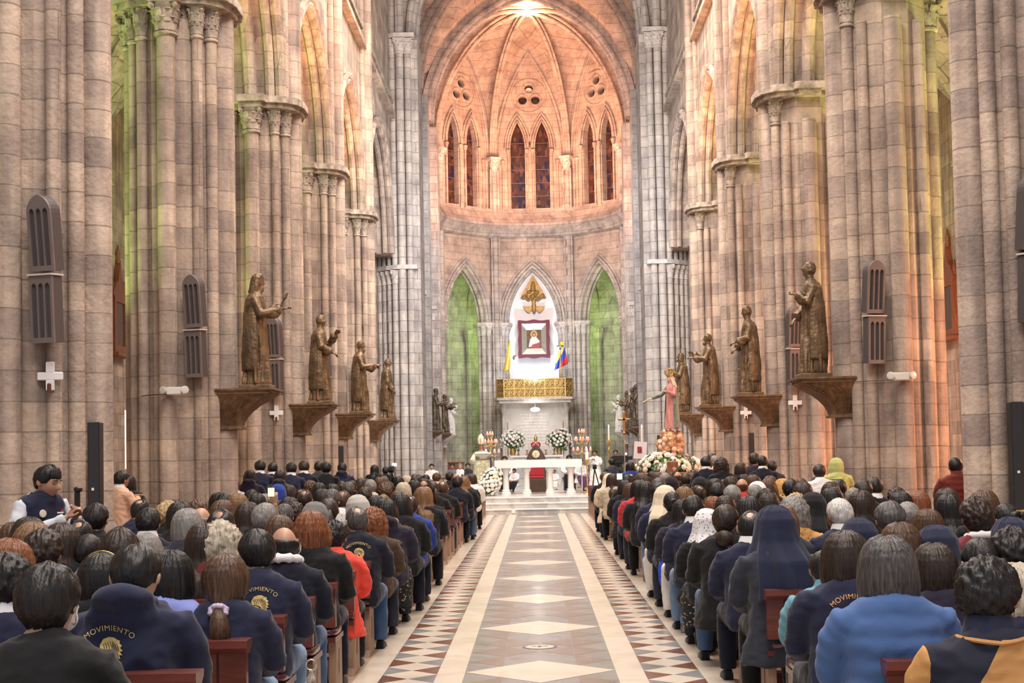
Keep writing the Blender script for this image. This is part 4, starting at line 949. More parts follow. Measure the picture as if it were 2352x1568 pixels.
LT = [
 (100, 1219, 'curlyshort', 'dark brown', 'plain', 'navy', 'person with curly dark brown hair, white collar and teal lanyard at left', 2, dict(collar='white')),
 (10, 1234, 'bob', 'auburn', 'plain', 'black', 'person with reddish hair at the left edge of the picture', None, {}),
 (72, 1197, 'layer', 'light brown', 'plain', 'navy', 'person with light brown highlighted hair near the left edge', None, {}),
 (66, 1186, 'bob', 'dark brown', 'plain', 'slate', '', None, {}),
 (145, 1200, 'long', 'dark brown', 'plain', 'black', 'person with long dark brown hair in front of the man in a vest', 3, {}),
 (220, 1156, 'short', 'black', 'suit', 'black', 'person with spiky black hair below the left black column speaker', 6, {}),
 (195, 1223, 'crop', 'black', 'plain', 'grey', 'person with cropped black hair holding up a dark phone', 3, {}),
 (281, 1213, 'short', 'dark brown', 'plain', 'dark navy', 'person with short dark brown hair behind the navy hoodie wearer', 2, {}),
 (231, 1268, 'bobflat', 'black', 'puffer', 'black', 'person with a thin gold headband in black padded jacket', 1, dict(hv=0)),
 (341, 1222, 'bob', 'grey', 'plain', 'white', 'person with wavy grey bob behind the navy hoodie wearer', None, {}),
 (386, 1262, 'bob', 'black', 'puffer', 'lavender', 'person with dark hair in a lavender padded jacket', 1, {}),
 (318, 1143, 'thin', 'black', 'plain', 'navy', '', None, {}),
 (341, 1167, 'short', 'black', 'plain', 'dark navy', 'person with black hair, large ears and white collar, left of the pier', None, dict(collar='white', hv=0)),
 (384, 1152, 'curlyshort', 'blond', 'plain', 'black', 'person with short blond hair in front of the second left pier', None, {}),
 (416, 1151, 'bob', 'black', 'plain', 'black', '', None, {}),
 (457, 1149, 'curlyshort', 'brown', 'plain', 'slate', '', None, {}),
 (434, 1166, 'bob', 'grey', 'plain', 'slate', '', None, {}),
 (461, 1160, 'bald', 'grey', 'plain', 'light grey', 'bald person with grey sides in pale grey jacket, left block', None, dict(skin=0, hv=0)),
 (507, 1166, 'thin', 'black', 'plain', 'dark navy', 'person with a round bald spot in black hair', None, dict(hv=0)),
 (508, 1147, 'layer', 'brown', 'plain', 'black', '', None, {}),
 (515, 1133, 'short', 'black', 'plain', 'black', '', None, {}),
 (546, 1133, 'bob', 'light brown', 'plain', 'plaid', '', None, {}),
 (566, 1151, 'long', 'dark brown', 'plain', 'black', '', None, {}),
 (605, 1156, 'short', 'grey', 'plain', 'black', 'person with short grey hair in the middle of the left block', None, dict(hv=2)),
 (652, 1158, 'short', 'dark grey', 'plain', 'black', '', None, {}),
 (674, 1154, 'curlyshort', 'dark brown', 'plain', 'black', '', None, {}),
 (637, 1181, 'long', 'brown', 'plain', 'black', '', None, {}),
 (507, 1204, 'curly', 'silver blond', 'plain', 'navy', 'person with big silver blond curls in navy jacket', None, dict(hv=0)),
 (470, 1200, 'long', 'dark brown', 'plain', 'maroon', 'person with long dark hair in maroon jacket', None, {}),
 (700, 1123, 'thin', 'dark brown', 'plain', 'black', '', None, {}), (738, 1122, 'bob', 'black', 'plain', 'black', '', None, {}),
 (758, 1123, 'short', 'dark grey', 'plain', 'black', '', None, {}), (788, 1125, 'thin', 'brown', 'plain', 'grey', '', None, {}),
 (757, 1142, 'pony', 'dark brown', 'plain', 'black', '', None, {}),
 (718, 1153, 'scarf', 'grey', 'plain', 'grey', 'person under a dark beige grey head scarf', None, dict(covermat=None)),
 (825, 1137, 'veil', 'light grey', 'plain', 'light grey', 'person wearing a pale grey veil in the left block', None, {}),
 (780, 1168, 'scarf', 'white', 'plain', 'patterned', 'person draped in a white and grey patterned scarf', None, dict(covermat=LACE2)),
 (863, 1137, 'bob', 'black', 'plain', 'black', '', None, {}), (872, 1154, 'curlyshort', 'dark brown', 'plain', 'brown', '', None, {}),
 (880, 1134, 'bun', 'light brown', 'plain', 'black', '', None, {}), (914, 1126, 'long', 'brown', 'plain', 'black', '', None, {}),
 (926, 1107, 'bob', 'silver blond', 'plain', 'black', 'person with white blond bob far along the left block', None, {}), (953, 1102, 'bob', 'black', 'plain', 'black', '', None, {}),
 (975, 1101, 'bald', 'dark brown', 'plain', 'black', '', None, {}), (976, 1113, 'bald', 'dark brown', 'plain', 'black', '', None, {}),
 (995, 1104, 'pony', 'dark brown', 'plain', 'black', '', None, {}), (1017, 1103, 'thin', 'brown', 'plain', 'black', '', None, {}),
 (1036, 1116, 'long', 'light brown', 'plain', 'black', '', None, {}), (1050, 1094, 'short', 'black', 'suit', 'dark navy', '', None, {}),
 (1070, 1091, 'short', 'black', 'suit', 'black', 'person in a black suit with grey trousers, left aisle seat far ahead', None, dict(legs='grey')),
 (1084, 1087, 'bob', 'dark brown', 'suit', 'white', '', None, {}), (1096, 1092, 'long', 'light brown', 'plain', 'black', '', None, {}),
 (730, 1107, 'bob', 'black', 'plain', 'black', '', None, {}), (765, 1110, 'long', 'black', 'plain', 'black', '', None, {}), (800, 1107, 'short', 'dark grey', 'plain', 'black', '', None, {}),
 (828, 1097, 'bob', 'dark brown', 'plain', 'black', '', None, {}), (853, 1101, 'short', 'grey', 'plain', 'light grey', '', None, {}), (872, 1095, 'bob', 'brown', 'plain', 'black', '', None, {}),
 (840, 1118, 'short', 'dark brown', 'plain', 'black', '', None, {}), (886, 1109, 'curlyshort', 'brown', 'plain', 'black', '', None, {}), (715, 1104, 'curlyshort', 'brown', 'plain', 'black', '', None, {}),
 (915, 1093, 'bob', 'black', 'plain', 'black', '', None, {}), (936, 1091, 'bob', 'silver blond', 'plain', 'black', '', None, {}), (955, 1093, 'bob', 'black', 'plain', 'white', '', None, {}),
 (1001, 1085, 'short', 'brown', 'plain', 'beige', '', None, {}), (1033, 1084, 'short', 'black', 'plain', 'black', '', None, {}), (1048, 1086, 'bald', 'brown', 'plain', 'black', '', None, {}),
 (640, 1112, 'scarf', 'royal blue', 'plain', 'royal blue', 'person in a bright blue hood beside the standing men at left', None, {}), (664, 1112, 'bob', 'dark brown', 'plain', 'black', '', None, {}), (693, 1121, 'thin', 'black', 'plain', 'black', '', None, {}),
 (590, 1132, 'bob', 'black', 'plain', 'black', '', None, {}), (628, 1146, 'short', 'dark brown', 'plain', 'black', '', None, {}), (660, 1140, 'bob', 'black', 'plain', 'black', '', None, {})]
for x, y, st_, hc, jk, jc, lb, k, kw in LT: seat(x, y, st_, hc, jk, jc, lb, k, **kw)
# --- right block
TAN = seat(2258, 1284, 'curlyshort', 'black', 'plain', 'tan', 'person with wavy black hair in tan and navy jacket, foremost on the right', -1, hv=2, hvar=0, skin=2, collar='navy')
PUF = seat(2037, 1229, 'bobflat', 'dark grey', 'puffer', 'bright blue', 'person with dark bob in a bright blue padded jacket', 0, hv=0, hvar=1)
MOV = seat(1936, 1217, 'bob', 'dark brown', 'plain', 'navy', 'person with pinned dark hair in navy jacket with gold lettering, right block', 1, hv=2, hvar=2)
NUN = seat(1785, 1163, 'veil', 'blue veil', 'habit', 'slate', 'nun in a large navy veil at the right aisle', 3, hv=3, hvar=0)
EAR = seat(1721, 1169, 'thin', 'black', 'suit', 'navy', 'person in navy suit with white collar and earpiece next to the navy veil', 4, hv=2, collar='white', skin=2)
BUN = seat(1662, 1157, 'puffbun', 'dark brown', 'coat', 'black', 'person with brown bun in black coat lettered across the shoulder', 5, hv=2, legs='denim')
LAC = seat(1622, 1170, 'veil', 'white', 'plain', 'black', 'person under a white floral lace veil', 6, hv=0, covermat=LACE, legs='floral', skirt=True)
YNG = seat(1585, 1138, 'short', 'black', 'plain', 'navy', 'young person with black hair, white collar and pale jeans on the right aisle', None, hv=0, collar='white', legs='light denim', skin=2)
CAR = seat(1536, 1145, 'long', 'black', 'plain', 'purple navy', 'person with black ponytail in navy cardigan beside a blue bag', 8, hv=2, legs='white')
BRN = seat(1511, 1108, 'short', 'black', 'plain', 'navy', 'person in navy jacket, pale jeans and brown shoes, right aisle seat', None, hv=2, legs='light denim', shoes='brown')
NU2 = seat(1458, 1117, 'veil', 'cream', 'vest', 'navy', 'nun in cream veil with navy vest over white habit', None, hv=2, legs='white', skirt=True)
REDJ = seat(1423, 1102, 'bob', 'black', 'plain', 'red', 'person with black bob in a red jacket', None, hv=2)
RT = [
 (2335, 1289, 'bob', 'silver blond', 'plain', 'navy', 'person with blond grey hair at the right edge', 0, {}),
 (2250, 1233, 'pony', 'black', 'plain', 'dark navy', 'person with black ponytail in a beige tie behind the tan jacket', 1, {}),
 (2145, 1246, 'bobflat', 'dark brown', 'plain', 'purple navy', 'person with rounded dark brown bob between the blue and tan jackets', 1, {}),
 (2318, 1214, 'curlyshort', 'black', 'plain', 'black', 'person with dark hair near the right edge, behind the blond grey bob', 1, {}),
 (1893, 1266, 'bun', 'black', 'puffer', 'teal', 'person with pulled back black hair in a teal fleece', 2, {}),
 (2152, 1207, 'veil', 'blue veil', 'habit', 'slate', 'nun in navy veil behind the dark brown bob', 2, {}),
 (1972, 1192, 'veil', 'blue veil', 'habit', 'navy', 'nun in navy veil beside the white haired man', 3, {}),
 (2320, 1190, 'veil', 'blue veil', 'habit', 'slate', 'nun in navy veil at the right edge of the picture', 3, {}),
 (2067, 1198, 'bobflat', 'brown', 'plain', 'slate', 'person with short brown wavy hair between two navy veils', 2, {}),
 (2246, 1158, 'short', 'black', 'plain', 'dark navy', 'person with black hair, visible ears and white fleece collar at right', None, dict(collar='white fleece', hv=0)),
 (2131, 1168, 'bob', 'brown', 'plain', 'coral red', 'person with brown bob and coral collar', None, {}),
 (2044, 1150, 'short', 'dark grey', 'plain', 'dark navy', 'person with short greying hair before the nearest right pier', None, {}),
 (2088, 1152, 'short', 'grey', 'plain', 'navy', 'person with silver hair before the nearest right pier', None, {}),
 (2178, 1134, 'long', 'black', 'plain', 'black', 'person with very long straight black hair at right', None, {}),
 (2176, 1120, 'bob', 'dark brown', 'plain', 'white', '', None, {}), (2262, 1124, 'bob', 'brown', 'plain', 'black', 'person with brown bob left of the right black column speaker', None, {}),
 (2240, 1145, 'curlyshort', 'dark brown', 'plain', 'maroon', '', None, {}), (2316, 1153, 'bun', 'black', 'plain', 'black', 'person with black hair and a golden clip at the right edge', None, {}),
 (2112, 1127, 'long', 'auburn', 'plain', 'black', 'person with long auburn hair before the second right pier', None, {}), (2068, 1128, 'bob', 'black', 'plain', 'purple navy', '', None, {}),
 (2008, 1097, 'short', 'black', 'suit', 'black', 'person with black hair and white collar line, tall before the second right pier', None, dict(collar='white')), (1982, 1102, 'short', 'dark brown', 'plain', 'black', '', None, {}),
 (1975, 1125, 'long', 'dark brown', 'plain', 'black', 'person with long dark brown hair behind the white haired man', None, {}),
 (1930, 1145, 'short', 'white', 'suit', 'navy', 'person with short white hair and white collar', None, dict(collar='white', hv=3)),
 (1863, 1132, 'veil', 'black', 'habit', 'black', 'nun in a plain black veil', None, {}),
 (1818, 1145, 'curly', 'grey', 'plain', 'orange print', 'person with curly silver hair and orange print scarf', None, {}),
 (1797, 1161, 'bob', 'auburn', 'plain', 'slate', 'person with auburn bob behind the large navy veil', None, {}),
 (1828, 1134, 'curlyshort', 'blond', 'plain', 'black', '', None, {}), (1765, 1131, 'bobflat', 'dark brown', 'plain', 'black', '', None, {}), (1757, 1121, 'bob', 'black', 'plain', 'black', '', None, {}), (1720, 1138, 'bob', 'black', 'plain', 'black', '', None, {}),
 (1665, 1137, 'bobflat', 'dark brown', 'plain', 'black', '', None, {}), (1636, 1139, 'bob', 'auburn', 'plain', 'purple', '', None, {}), (1684, 1113, 'short', 'grey', 'plain', 'dark navy', 'person with silver grey hair in the middle of the right block', None, {}),
 (1702, 1096, 'bald', 'brown', 'plain', 'red', 'bald person with red collar in the right block', None, dict(skin=0)), (1647, 1109, 'short', 'black', 'plain', 'black', '', None, {}), (1735, 1112, 'short', 'grey', 'suit', 'black', '', None, {}),
 (1742, 1106, 'scarf', 'white', 'plain', 'white', '', None, {}), (1767, 1098, 'bob', 'brown', 'plain', 'black', '', None, {}), (1797, 1099, 'scarf', 'orange print', 'plain', 'black', 'person with orange print head scarf', None, dict(covermat=ORANGEPRINT)),
 (1815, 1101, 'short', 'black', 'plain', 'dark navy', '', None, {}), (1843, 1108, 'bob', 'dark brown', 'plain', 'black', '', None, {}), (1875, 1091, 'pony', 'black', 'plain', 'black', '', None, {}), (1905, 1105, 'bob', 'dark brown', 'plain', 'black', '', None, {}), (1911, 1117, 'bob', 'black', 'plain', 'black', '', None, {}),
 (1732, 1089, 'bob', 'brown', 'plain', 'black', '', None, {}), (1712, 1088, 'bob', 'black', 'plain', 'black', '', None, {}), (1680, 1093, 'bob', 'dark brown', 'plain', 'black', '', None, {}), (1650, 1086, 'bun', 'black', 'plain', 'black', '', None, {}),
 (1608, 1096, 'veil', 'black', 'habit', 'white', 'nun in black veil with white band, right of the other black veil', None, {}), (1541, 1096, 'veil', 'black', 'habit', 'white', 'nun in black veil with white band, left of the other black veil', None, {}),
 (1620, 1083, 'beret', 'auburn', 'plain', 'black', 'person wearing a dark red beret', None, {}), (1605, 1112, 'thin', 'dark brown', 'plain', 'black', 'person with thinning brown hair and face mask loops', None, dict(hv=3)),
 (1568, 1116, 'bob', 'light brown', 'plain', 'black', '', None, {}), (1530, 1128, 'bun', 'black', 'plain', 'black', '', None, {}), (1512, 1097, 'short', 'dark grey', 'plain', 'black', '', None, {}), (1479, 1104, 'long', 'black', 'plain', 'black', '', None, {}),
 (1447, 1108, 'bob', 'brown', 'plain', 'navy', '', None, {}), (1407, 1087, 'long', 'dark brown', 'plain', 'beige', '', None, {}), (1440, 1089, 'short', 'black', 'plain', 'black', '', None, {}), (1384, 1102, 'bob', 'black', 'habit', 'black', '', None, {}),
 (1380, 1088, 'veil', 'cream', 'habit', 'cream', 'nun in cream veil and habit, farthest seat by the right aisle', None, {}), (1380, 1083, 'short', 'brown', 'plain', 'black', '', None, {}),
 (1473, 1085, 'bob', 'brown', 'plain', 'black', '', None, {}), (1484, 1092, 'curlyshort', 'dark brown', 'plain', 'black', '', None, {}), (1510, 1083, 'bob', 'brown', 'plain', 'black', '', None, {}), (1527, 1085, 'short', 'grey', 'plain', 'black', '', None, {}), (1555, 1081, 'bald', 'brown', 'plain', 'black', '', None, {}),
 (1575, 1086, 'short', 'dark brown', 'plain', 'black', '', None, {}), (1590, 1085, 'bob', 'brown', 'plain', 'black', '', None, {}), (1640, 1098, 'bob', 'black', 'plain', 'black', '', None, {}), (1665, 1100, 'bob', 'dark brown', 'plain', 'cream', '', None, {})]
for x, y, st_, hc, jk, jc, lb, k, kw in RT: seat(x, y, st_, hc, jk, jc, lb, k, **kw)
# --- the rest of the congregation
NFILL = 0
for k in list(range(4, 30)):
    for s in (-1, 1):
        for j in range(6):
            X = s*(1.56+.5*j+RND.uniform(-.07, .07))
            if NFILL > 118 or abs(X) > 4.25 or not free(k, s, X, .45): continue
            if k > 14 and RND.random() < .25 or k > 22 and RND.random() < .5: continue
            Y = rail_y(k)+.26; px = 1231+X/Y*FPX; zt = RND.uniform(1.2, 1.27); py = 1045+(1.65-zt)*FPX/Y-.0192*(px-1231)
            if not (-30 < px < 2380): continue
            if any(abs(px-e[0]) < e[2]*1.3 and abs(py-e[1]) < e[2]*2.2 and k <= e[3] for e in EX): continue
            if any(abs(px-e[0]) < e[2]*.75 and 0 < py-e[1] < e[2]*2.2 and k > e[3] for e in EX): continue
            kk = min(k, 99); ROWS.setdefault((k, s), []).append(X)
            hc = RND.choice(('black', 'black', 'black', 'dark brown', 'dark brown', 'brown', 'dark grey', 'grey', 'brown')); stl = RND.choice(('short', 'bob', 'bob', 'bobflat', 'long', 'curlyshort', 'pony', 'bun', 'thin'))
            jk = RND.choice(('plain', 'plain', 'hoodie', 'suit', 'puffer')); jc = RND.choice(('black', 'navy', 'dark navy', 'black', 'slate', 'grey', 'purple navy', 'brown', 'maroon', 'beige'))
            b = person('', (X, rail_y(k)+.19, 0), (stl, hc), (jk, jc), RND.choice(('dark navy', 'black', 'denim')), False, RND.choice((0, 0, 1, 2, 3, 4, 5)), zt/1.245)
            PEOPLE.append((b[0], k, s, X, hc, stl, jc, jk, False)); NFILL += 1
# descriptions for everyone not described above: look, row, and order from the aisle
HAIRW = {'short': 'short {} hair', 'crop': 'cropped {} hair', 'thin': 'thinning {} hair', 'side': 'parted {} hair', 'bald': 'balding {} hair', 'curlyshort': 'short wavy {} hair', 'curly': 'curly {} hair', 'bob': '{} bob', 'bobflat': 'smooth {} bob', 'layer': 'layered {} hair', 'long': 'long {} hair',
         'lowtail': 'tied {} hair', 'pony': '{} ponytail', 'bun': '{} bun', 'puffbun': '{} bun', 'veil': '{} veil', 'scarf': '{} scarf', 'beret': '{} hair'}
byrow = {}
for q in PEOPLE: byrow.setdefault((q[1], q[2]), []).append(q)
for (k, s), qs in byrow.items():
    qs.sort(key=lambda q: abs(q[3]))
    for i, (o, _, _, X, hc, stl, jc, jk, lab) in enumerate(qs):
        if not lab: o['label'] = f"{HAIRW[stl].format(hc)}, {jc} top, {WORDS[i] if i else 'first'} from aisle, {WORDS[k+1]} {'left' if s < 0 else 'right'} pew"
        for z in ('_r', '_s', '_d'):
            if z in o: del o[z]
        o['group'] = 'congregation seated in the left pews' if s < 0 else 'congregation seated in the right pews'
# ---------------------------------------------------------------- robed figures (statues, vested people)
def hairmass(style, seed):
    if style == 'long': return shell_mb(.018, seed, amp=.006, nu=48, nv=24).merge(drape_mb([(.07, .096, .112, 0), (-.04, .105, .118, 0), (-.12, .11, .12, 0), (-.2, .10, .12, 0)], seed, n=36, amp=.008))
    if style == 'veil': return shell_mb(.02, seed, amp=.001, nu=48, nv=24, front=.4, side=-.3).merge(drape_mb([(.06, .10, .12, 0), (-.08, .115, .13, 0), (-.18, .15, .15, 0), (-.3, .17, .16, 0)], seed, n=36, fold=.01))
    return shell_mb(.014, seed, curl=.006, nu=48, nv=24)
def robe_mb(seed, arms, head=(0, 0), hair='short', beard=0, nf=11, amp=.075, sleeves=True, wide=1.0, hands=True, lean=0, headless=False, cloak=False):
    mb = MB(); prof = [(0, .25, .20), (.03, .255, .205), (.4, .22, .185), (.75, .195, .16), (.95, .185, .15), (1.15, .195, .145), (1.30, .205, .135), (1.38, .185, .115), (1.44, .11, .085), (1.47, .07, .07)]
    rings = []
    for k in range(len(prof)-1):
        for t in range(8):
            u = t/8; z, w, d = [prof[k][q]*(1-u)+prof[k+1][q]*u for q in range(3)]; A = amp*(1-sm(.2, 1.35, z)*.85); rg = []
            for i in range(64):
                a = 2*pi*i/64; f = 1+A*(sin(nf*a+z*2.2+seed)+.6*sin((nf*1.7//1)*a-z*3.1+seed*2))+A*.8*sin(5*a+7*z+seed)
                rg.append((w*wide*f*cos(a), d*f*sin(a)+lean*z, z))
            rings.append(rg)
    mb.loft(rings)
    if cloak: mb.merge(drape_mb([(1.42, .14, .12, 0), (1.33, .235, .165, 0), (1.05, .262, .20, 0), (.55, .285, .235, 0), (.22, .27, .23, 0)], seed, 104+10*sin(seed), .008, .032, 8, inner=.82))
    H = Matrix.Translation((0, .03+lean*1.5, 1.62)) @ Matrix.Rotation(radians(head[1]), 4, 'Z') @ Matrix.Rotation(radians(-head[0]), 4, 'X')
    if not headless: mb.merge(head_mb(beard=beard, nose=1.3), H); mb.merge(hairmass(hair, seed), H) if hair else None
    mb.tube([(0, .01+lean*1.4, 1.42), (0, .02+lean*1.5, 1.55)], [.075, .058], 10)
    if beard and not headless: mb.merge(MB().ball((0, .085, -.105), (.04, .035, .06), 10, 8), H)
    for s in (-1, 1):
        if s not in arms: continue
        P = [Vector((s*.17, .0, 1.34))]+[Vector(q) for q in arms[s]]
        mb.tube(P, [.085, .085, .07] if len(P) == 3 else [.085, .075], 10)
        e = P[-1]; d = (P[-1]-P[-2]).normalized(); hv = Vector((0, 0, -1)); mb.tube([e-d*.10, e-d*.02, e+d*.02], [.075, .085, .05], 10)
        mb.tube([e-d*.16+Vector((0, 0, -.02)), e-d*.08+Vector((0, 0, -.05)), e-d*.02+Vector((0, 0, -.06))], [.06, .075, .05], 10)
        if hands: hand_mb(mb, e+d*.02, d+Vector((0, 0, .05)), s*-1, 1.15, .55)
    return mb
POSES = [
 ({-1: [(-.24, .10, 1.10), (-.08, .27, 1.20)], 1: [(.25, .12, 1.08), (.16, .40, 1.16)]}, (12, 0), 'long', 1),
 ({-1: [(-.24, .12, 1.12), (-.06, .30, 1.34)], 1: [(.24, .06, 1.08), (.16, .24, .98)]}, (-6, -20), 'short', 0),
 ({-1: [(-.24, .10, 1.08), (-.10, .34, 1.08)], 1: [(.24, .10, 1.08), (.12, .36, 1.12)]}, (6, 0), 'short', 1),
 ({-1: [(-.22, .0, 1.06), (-.20, .12, .86)], 1: [(.22, .02, 1.06), (.19, .17, .84)]}, (-4, 0), 'short', 0),
 ({-1: [(-.24, .10, 1.10), (-.06, .22, 1.22)], 1: [(.25, .05, 1.06), (.20, .20, .90)]}, (-18, 0), 'short', 0),
 ({-1: [(-.24, .06, 1.08), (-.12, .24, 1.02)], 1: [(.23, .06, 1.06), (.15, .22, .92)]}, (4, 10), 'short', 0),
 ({-1: [(-.24, .12, 1.10), (-.12, .38, 1.14)], 1: [(.24, .14, 1.14), (.16, .36, 1.26)]}, (2, 0), 'short', 1),
 ({-1: [(-.24, .08, 1.08), (-.08, .24, 1.14)], 1: [(.24, .10, 1.10), (.10, .26, 1.22)]}, (-8, 0), 'long', 1)]
STM = {}
def bracket_mb():
    mb = MB(); rs = []      # wall at x=0, projecting to +x; top at z=0
    prof = [(-.66, .17, .17), (-.655, .20, .20), (-.62, .20, .20), (-.60, .175, .18), (-.55, .18, .19), (-.46, .22, .23), (-.36, .30, .29), (-.26, .42, .35), (-.17, .58, .40), (-.10, .68, .43), (-.085, .72, .45), (-.07, .70, .44), (-.045, .72, .455), (-.03, .77, .475), (0, .77, .475)]
    for z, x, y in prof: rs.append([(-.18, -y, z), (x*.5, -y, z), (x-.02, -y*.99, z), (x, -y*.96, z), (x, y*.96, z), (x-.02, y*.99, z), (x*.5, y, z), (-.18, y, z)])
    mb.loft(rs)
    for s in (-1, 1):
        for k in range(9):
            pts = []
            for t in range(9):
                u = t/8; z = -.58+.46*u; i = max(q for q in range(len(prof)) if prof[q][0] <= z); f = (z-prof[i][0])/(prof[i+1][0]-prof[i][0]); X = prof[i][1]+(prof[i+1][1]-prof[i][1])*f; Yy = prof[i][2]+(prof[i+1][2]-prof[i][2])*f
                x = -.1+(X+.06)*((k+.6)/9)**(1-.25*u)*(.75+.25*u)+.03*sin(u*6+k); pts.append((x, s*(Yy+.002), z))
            mb.tube(pts, [.004, .008, .011, .013, .014, .014, .013, .011, .006], 6)
    return mb
BRM = bracket_mb().mesh('bracket', [BRACKET], angle=30)
def statue(label, blabel, side, y, pose, mat=None, h=1.86, x0=4.98, zb=2.82, bmat=None, turn=0):
    mat = mat or BRONZE
    b = link('wall_bracket', BRM); b.location = (side*x0, y, zb); b.rotation_euler = (0, 0, 0 if side < 0 else pi); tag(b, blabel, 'bracket', 'carved brackets under the statues')
    if bmat: b.material_slots[0].link = 'OBJECT'; b.material_slots[0].material = bmat
    t = thing('saint_statue', label, 'statue', (side*(x0-.42), y, zb), (-pi/2 if side < 0 else pi/2)+turn, 'statues of saints on brackets')
    k = pose
    if k not in STM:
        arms, hd, hr, be = POSES[pose]; STM[k] = remesh(robe_mb(pose*1.9, arms, hd, hr, be, cloak=True, amp=.10), .0115, 'figure', [BRONZE], 1, .4); wrinkle(STM[k], .006, 6, pose*3)
    part('figure', STM[k], mat, t, Matrix.Translation((0, 0, .07)) @ Matrix.Scale(h/1.77, 4))
    MB().box((0, 0, .035), (.56, .50, .07), bev=.012).obj('plinth', mat, t)
    return t
SL = ['long-haired bronze saint holding a cross and stretching out an open hand', 'bronze saint with one raised hand, second statue along the left side', 'bearded bronze saint holding out an open book, third statue on the left', 'short-haired bronze saint with lowered hands, fourth statue on the left']
SR = ['bronze saint looking upward with hands held at the chest, nearest on the right', 'bronze saint with wrapped mantle looking down, second statue on the right', 'bronze saint reaching out a hand, third statue on the right', 'bronze saint behind the crowned figure, fourth statue on the right']
for i in range(4):
    for s, lst, side in ((-1, SL, 'left'), (1, SR, 'right')):
        statue(lst[i], f'carved bronze bracket under the {["nearest", "second", "third", "fourth"][i]} statue on the {side}', s, PIER_Y[i+1]-.02, i+(4 if s > 0 else 0))
MARBLESTATUE = plain('white_statue_marble', (.72, .71, .68), .5, var=.06)
for s, side, ys in ((-1, 'left', ((63.9, 2, DARKBRONZE, 4.9), (70.3, 6, DARKBRONZE, 4.9), (74.6, 1, MARBLESTATUE, 4.85))), (1, 'right', ((63.9, 4, DARKBRONZE, 5.0), (67.2, 5, DARKBRONZE, 5.05), (70.3, 6, BRONZE, 5.0), (75.0, 1, MARBLESTATUE, 4.85)))):
    for j, (y, p, m, x0) in enumerate(ys):
        w = 'white marble' if m is MARBLESTATUE else ('brown bronze' if m is BRONZE else 'dark bronze'); o = ['first', 'second', 'third', 'last'][j]
        statue(f'{w} statue on the {side} of the choir, {o} after the crossing pier', f'bracket under the {w} statue, {o} on the {side} of the choir', s, y, p, m, 1.9, x0, 2.8, CARVED2 if m is MARBLESTATUE else None)
cross = MB(); cross.box((0, 0, .2), (.03, .03, .34)); cross.box((0, 0, .29), (.16, .03, .03)); cross.obj('cross', DARKBRONZE, bpy.data.objects['saint_statue'], M=Matrix.Translation((-.07, .33, 1.26)) @ Matrix.Rotation(-.5, 4, 'X'))
MB().box((0, 0, 0), (.2, .16, .03), bev=.005).obj('open_book', BRONZE, [o for o in bpy.data.objects if o.get('label') == SL[2]][0], M=Matrix.Translation((0, .46, 1.22)) @ Matrix.Rotation(.6, 4, 'X'))

# ---------------------------------------------------------------- things on the piers
def louvre(label, loc, rz, pointed, tilt):
    t = thing('louvred_speaker', label, 'loudspeaker', loc, rz, 'grey louvred loudspeakers on the piers')
    h, w = (.84, .30) if pointed else (.74, .29)
    out = [(-w/2, 0), (w/2, 0)]+([(w/2, h-.2)]+[(x, z) for x, z in arch_pts(w/2, .2, 6, 0, h-.2)[::-1][1:-1]]+[(-w/2, h-.2)] if pointed else [(w/2, h), (-w/2, h)])
    holes = []
    for c in (-.085, 0, .085): 
        top = h-(.15 if pointed else .08); holes.append([(c-.032, .06), (c+.032, .06)]+[(x, z) for x, z in arch_pts(.032, .05, 4, c, top-.05)[::-1]])
    R = Matrix.Rotation(tilt, 4, 'X'); 
    MB().merge(plate(out, holes, .03), R @ Matrix.Translation((0, -.10, 0))).obj('front_grille', LOUVRE, t, False)
    MB().merge(plate([(x*.97, z*.99+.004) for x, z in out], [], .17), R).obj('cabinet', LOUVRE_IN, t, False)
    if not pointed: MB().merge(MB().box((0, -.02, h+.012), (.31, .24, .02)), R).obj('top_plate', plain('lit_top_tone', (.55, .50, .47), .6), t, False)  # pale colour paints in the light falling on the cabinet's top face
    MB().box((0, .14, h*.5), (.06, .22, .06)).obj('wall_mount', LOUVRE, t, False)
for s, side in ((-1, 'left'), (1, 'right')):
    for k, y in enumerate(PIER_Y):
        for up, z in ((True, 3.79), (False, 2.99)):
            louvre(f'{"pointed upper" if up else "lower square-topped"} grey louvred speaker on the {ordn[k]} {side} pier', (s*(5.36 if k or s < 0 else 5.47), y-.80, z), s*.28, up, .12 if up else .06)
def wallcross(label, x, y, z):
    t = thing('wall_cross', label, 'cross', (x, y, z), 0, 'white consecration crosses on the piers')
    m = MB(); m.box((0, 0, 0), (.28, .03, .09), bev=.008); m.box((0, 0, .10), (.09, .03, .12), bev=.008); m.box((0, 0, -.10), (.09, .03, .12), bev=.008); m.obj('cross_plate', PLASTER, t)
    MB().lathe([(.022, -.02), (.022, .06), (.01, .07), (0, .07)], n=12).obj('candle_holder', plain('rusty_metal', (.10, .03, .02), .6), t, M=Matrix.Translation((0, -.04, -.15)))
for s, k, lb in ((-1, 0, 'white stone cross on the nearest left pier, under the grey louvres'), (-1, 2, 'white stone cross on the third left pier, beside a statue bracket'), (1, 2, 'white stone cross on the third right pier, beside the nearest right bracket'), (1, 3, 'white stone cross low on the fourth right pier'), ):
    wallcross(lb, s*5.38, PIER_Y[k]-.70, 2.63)
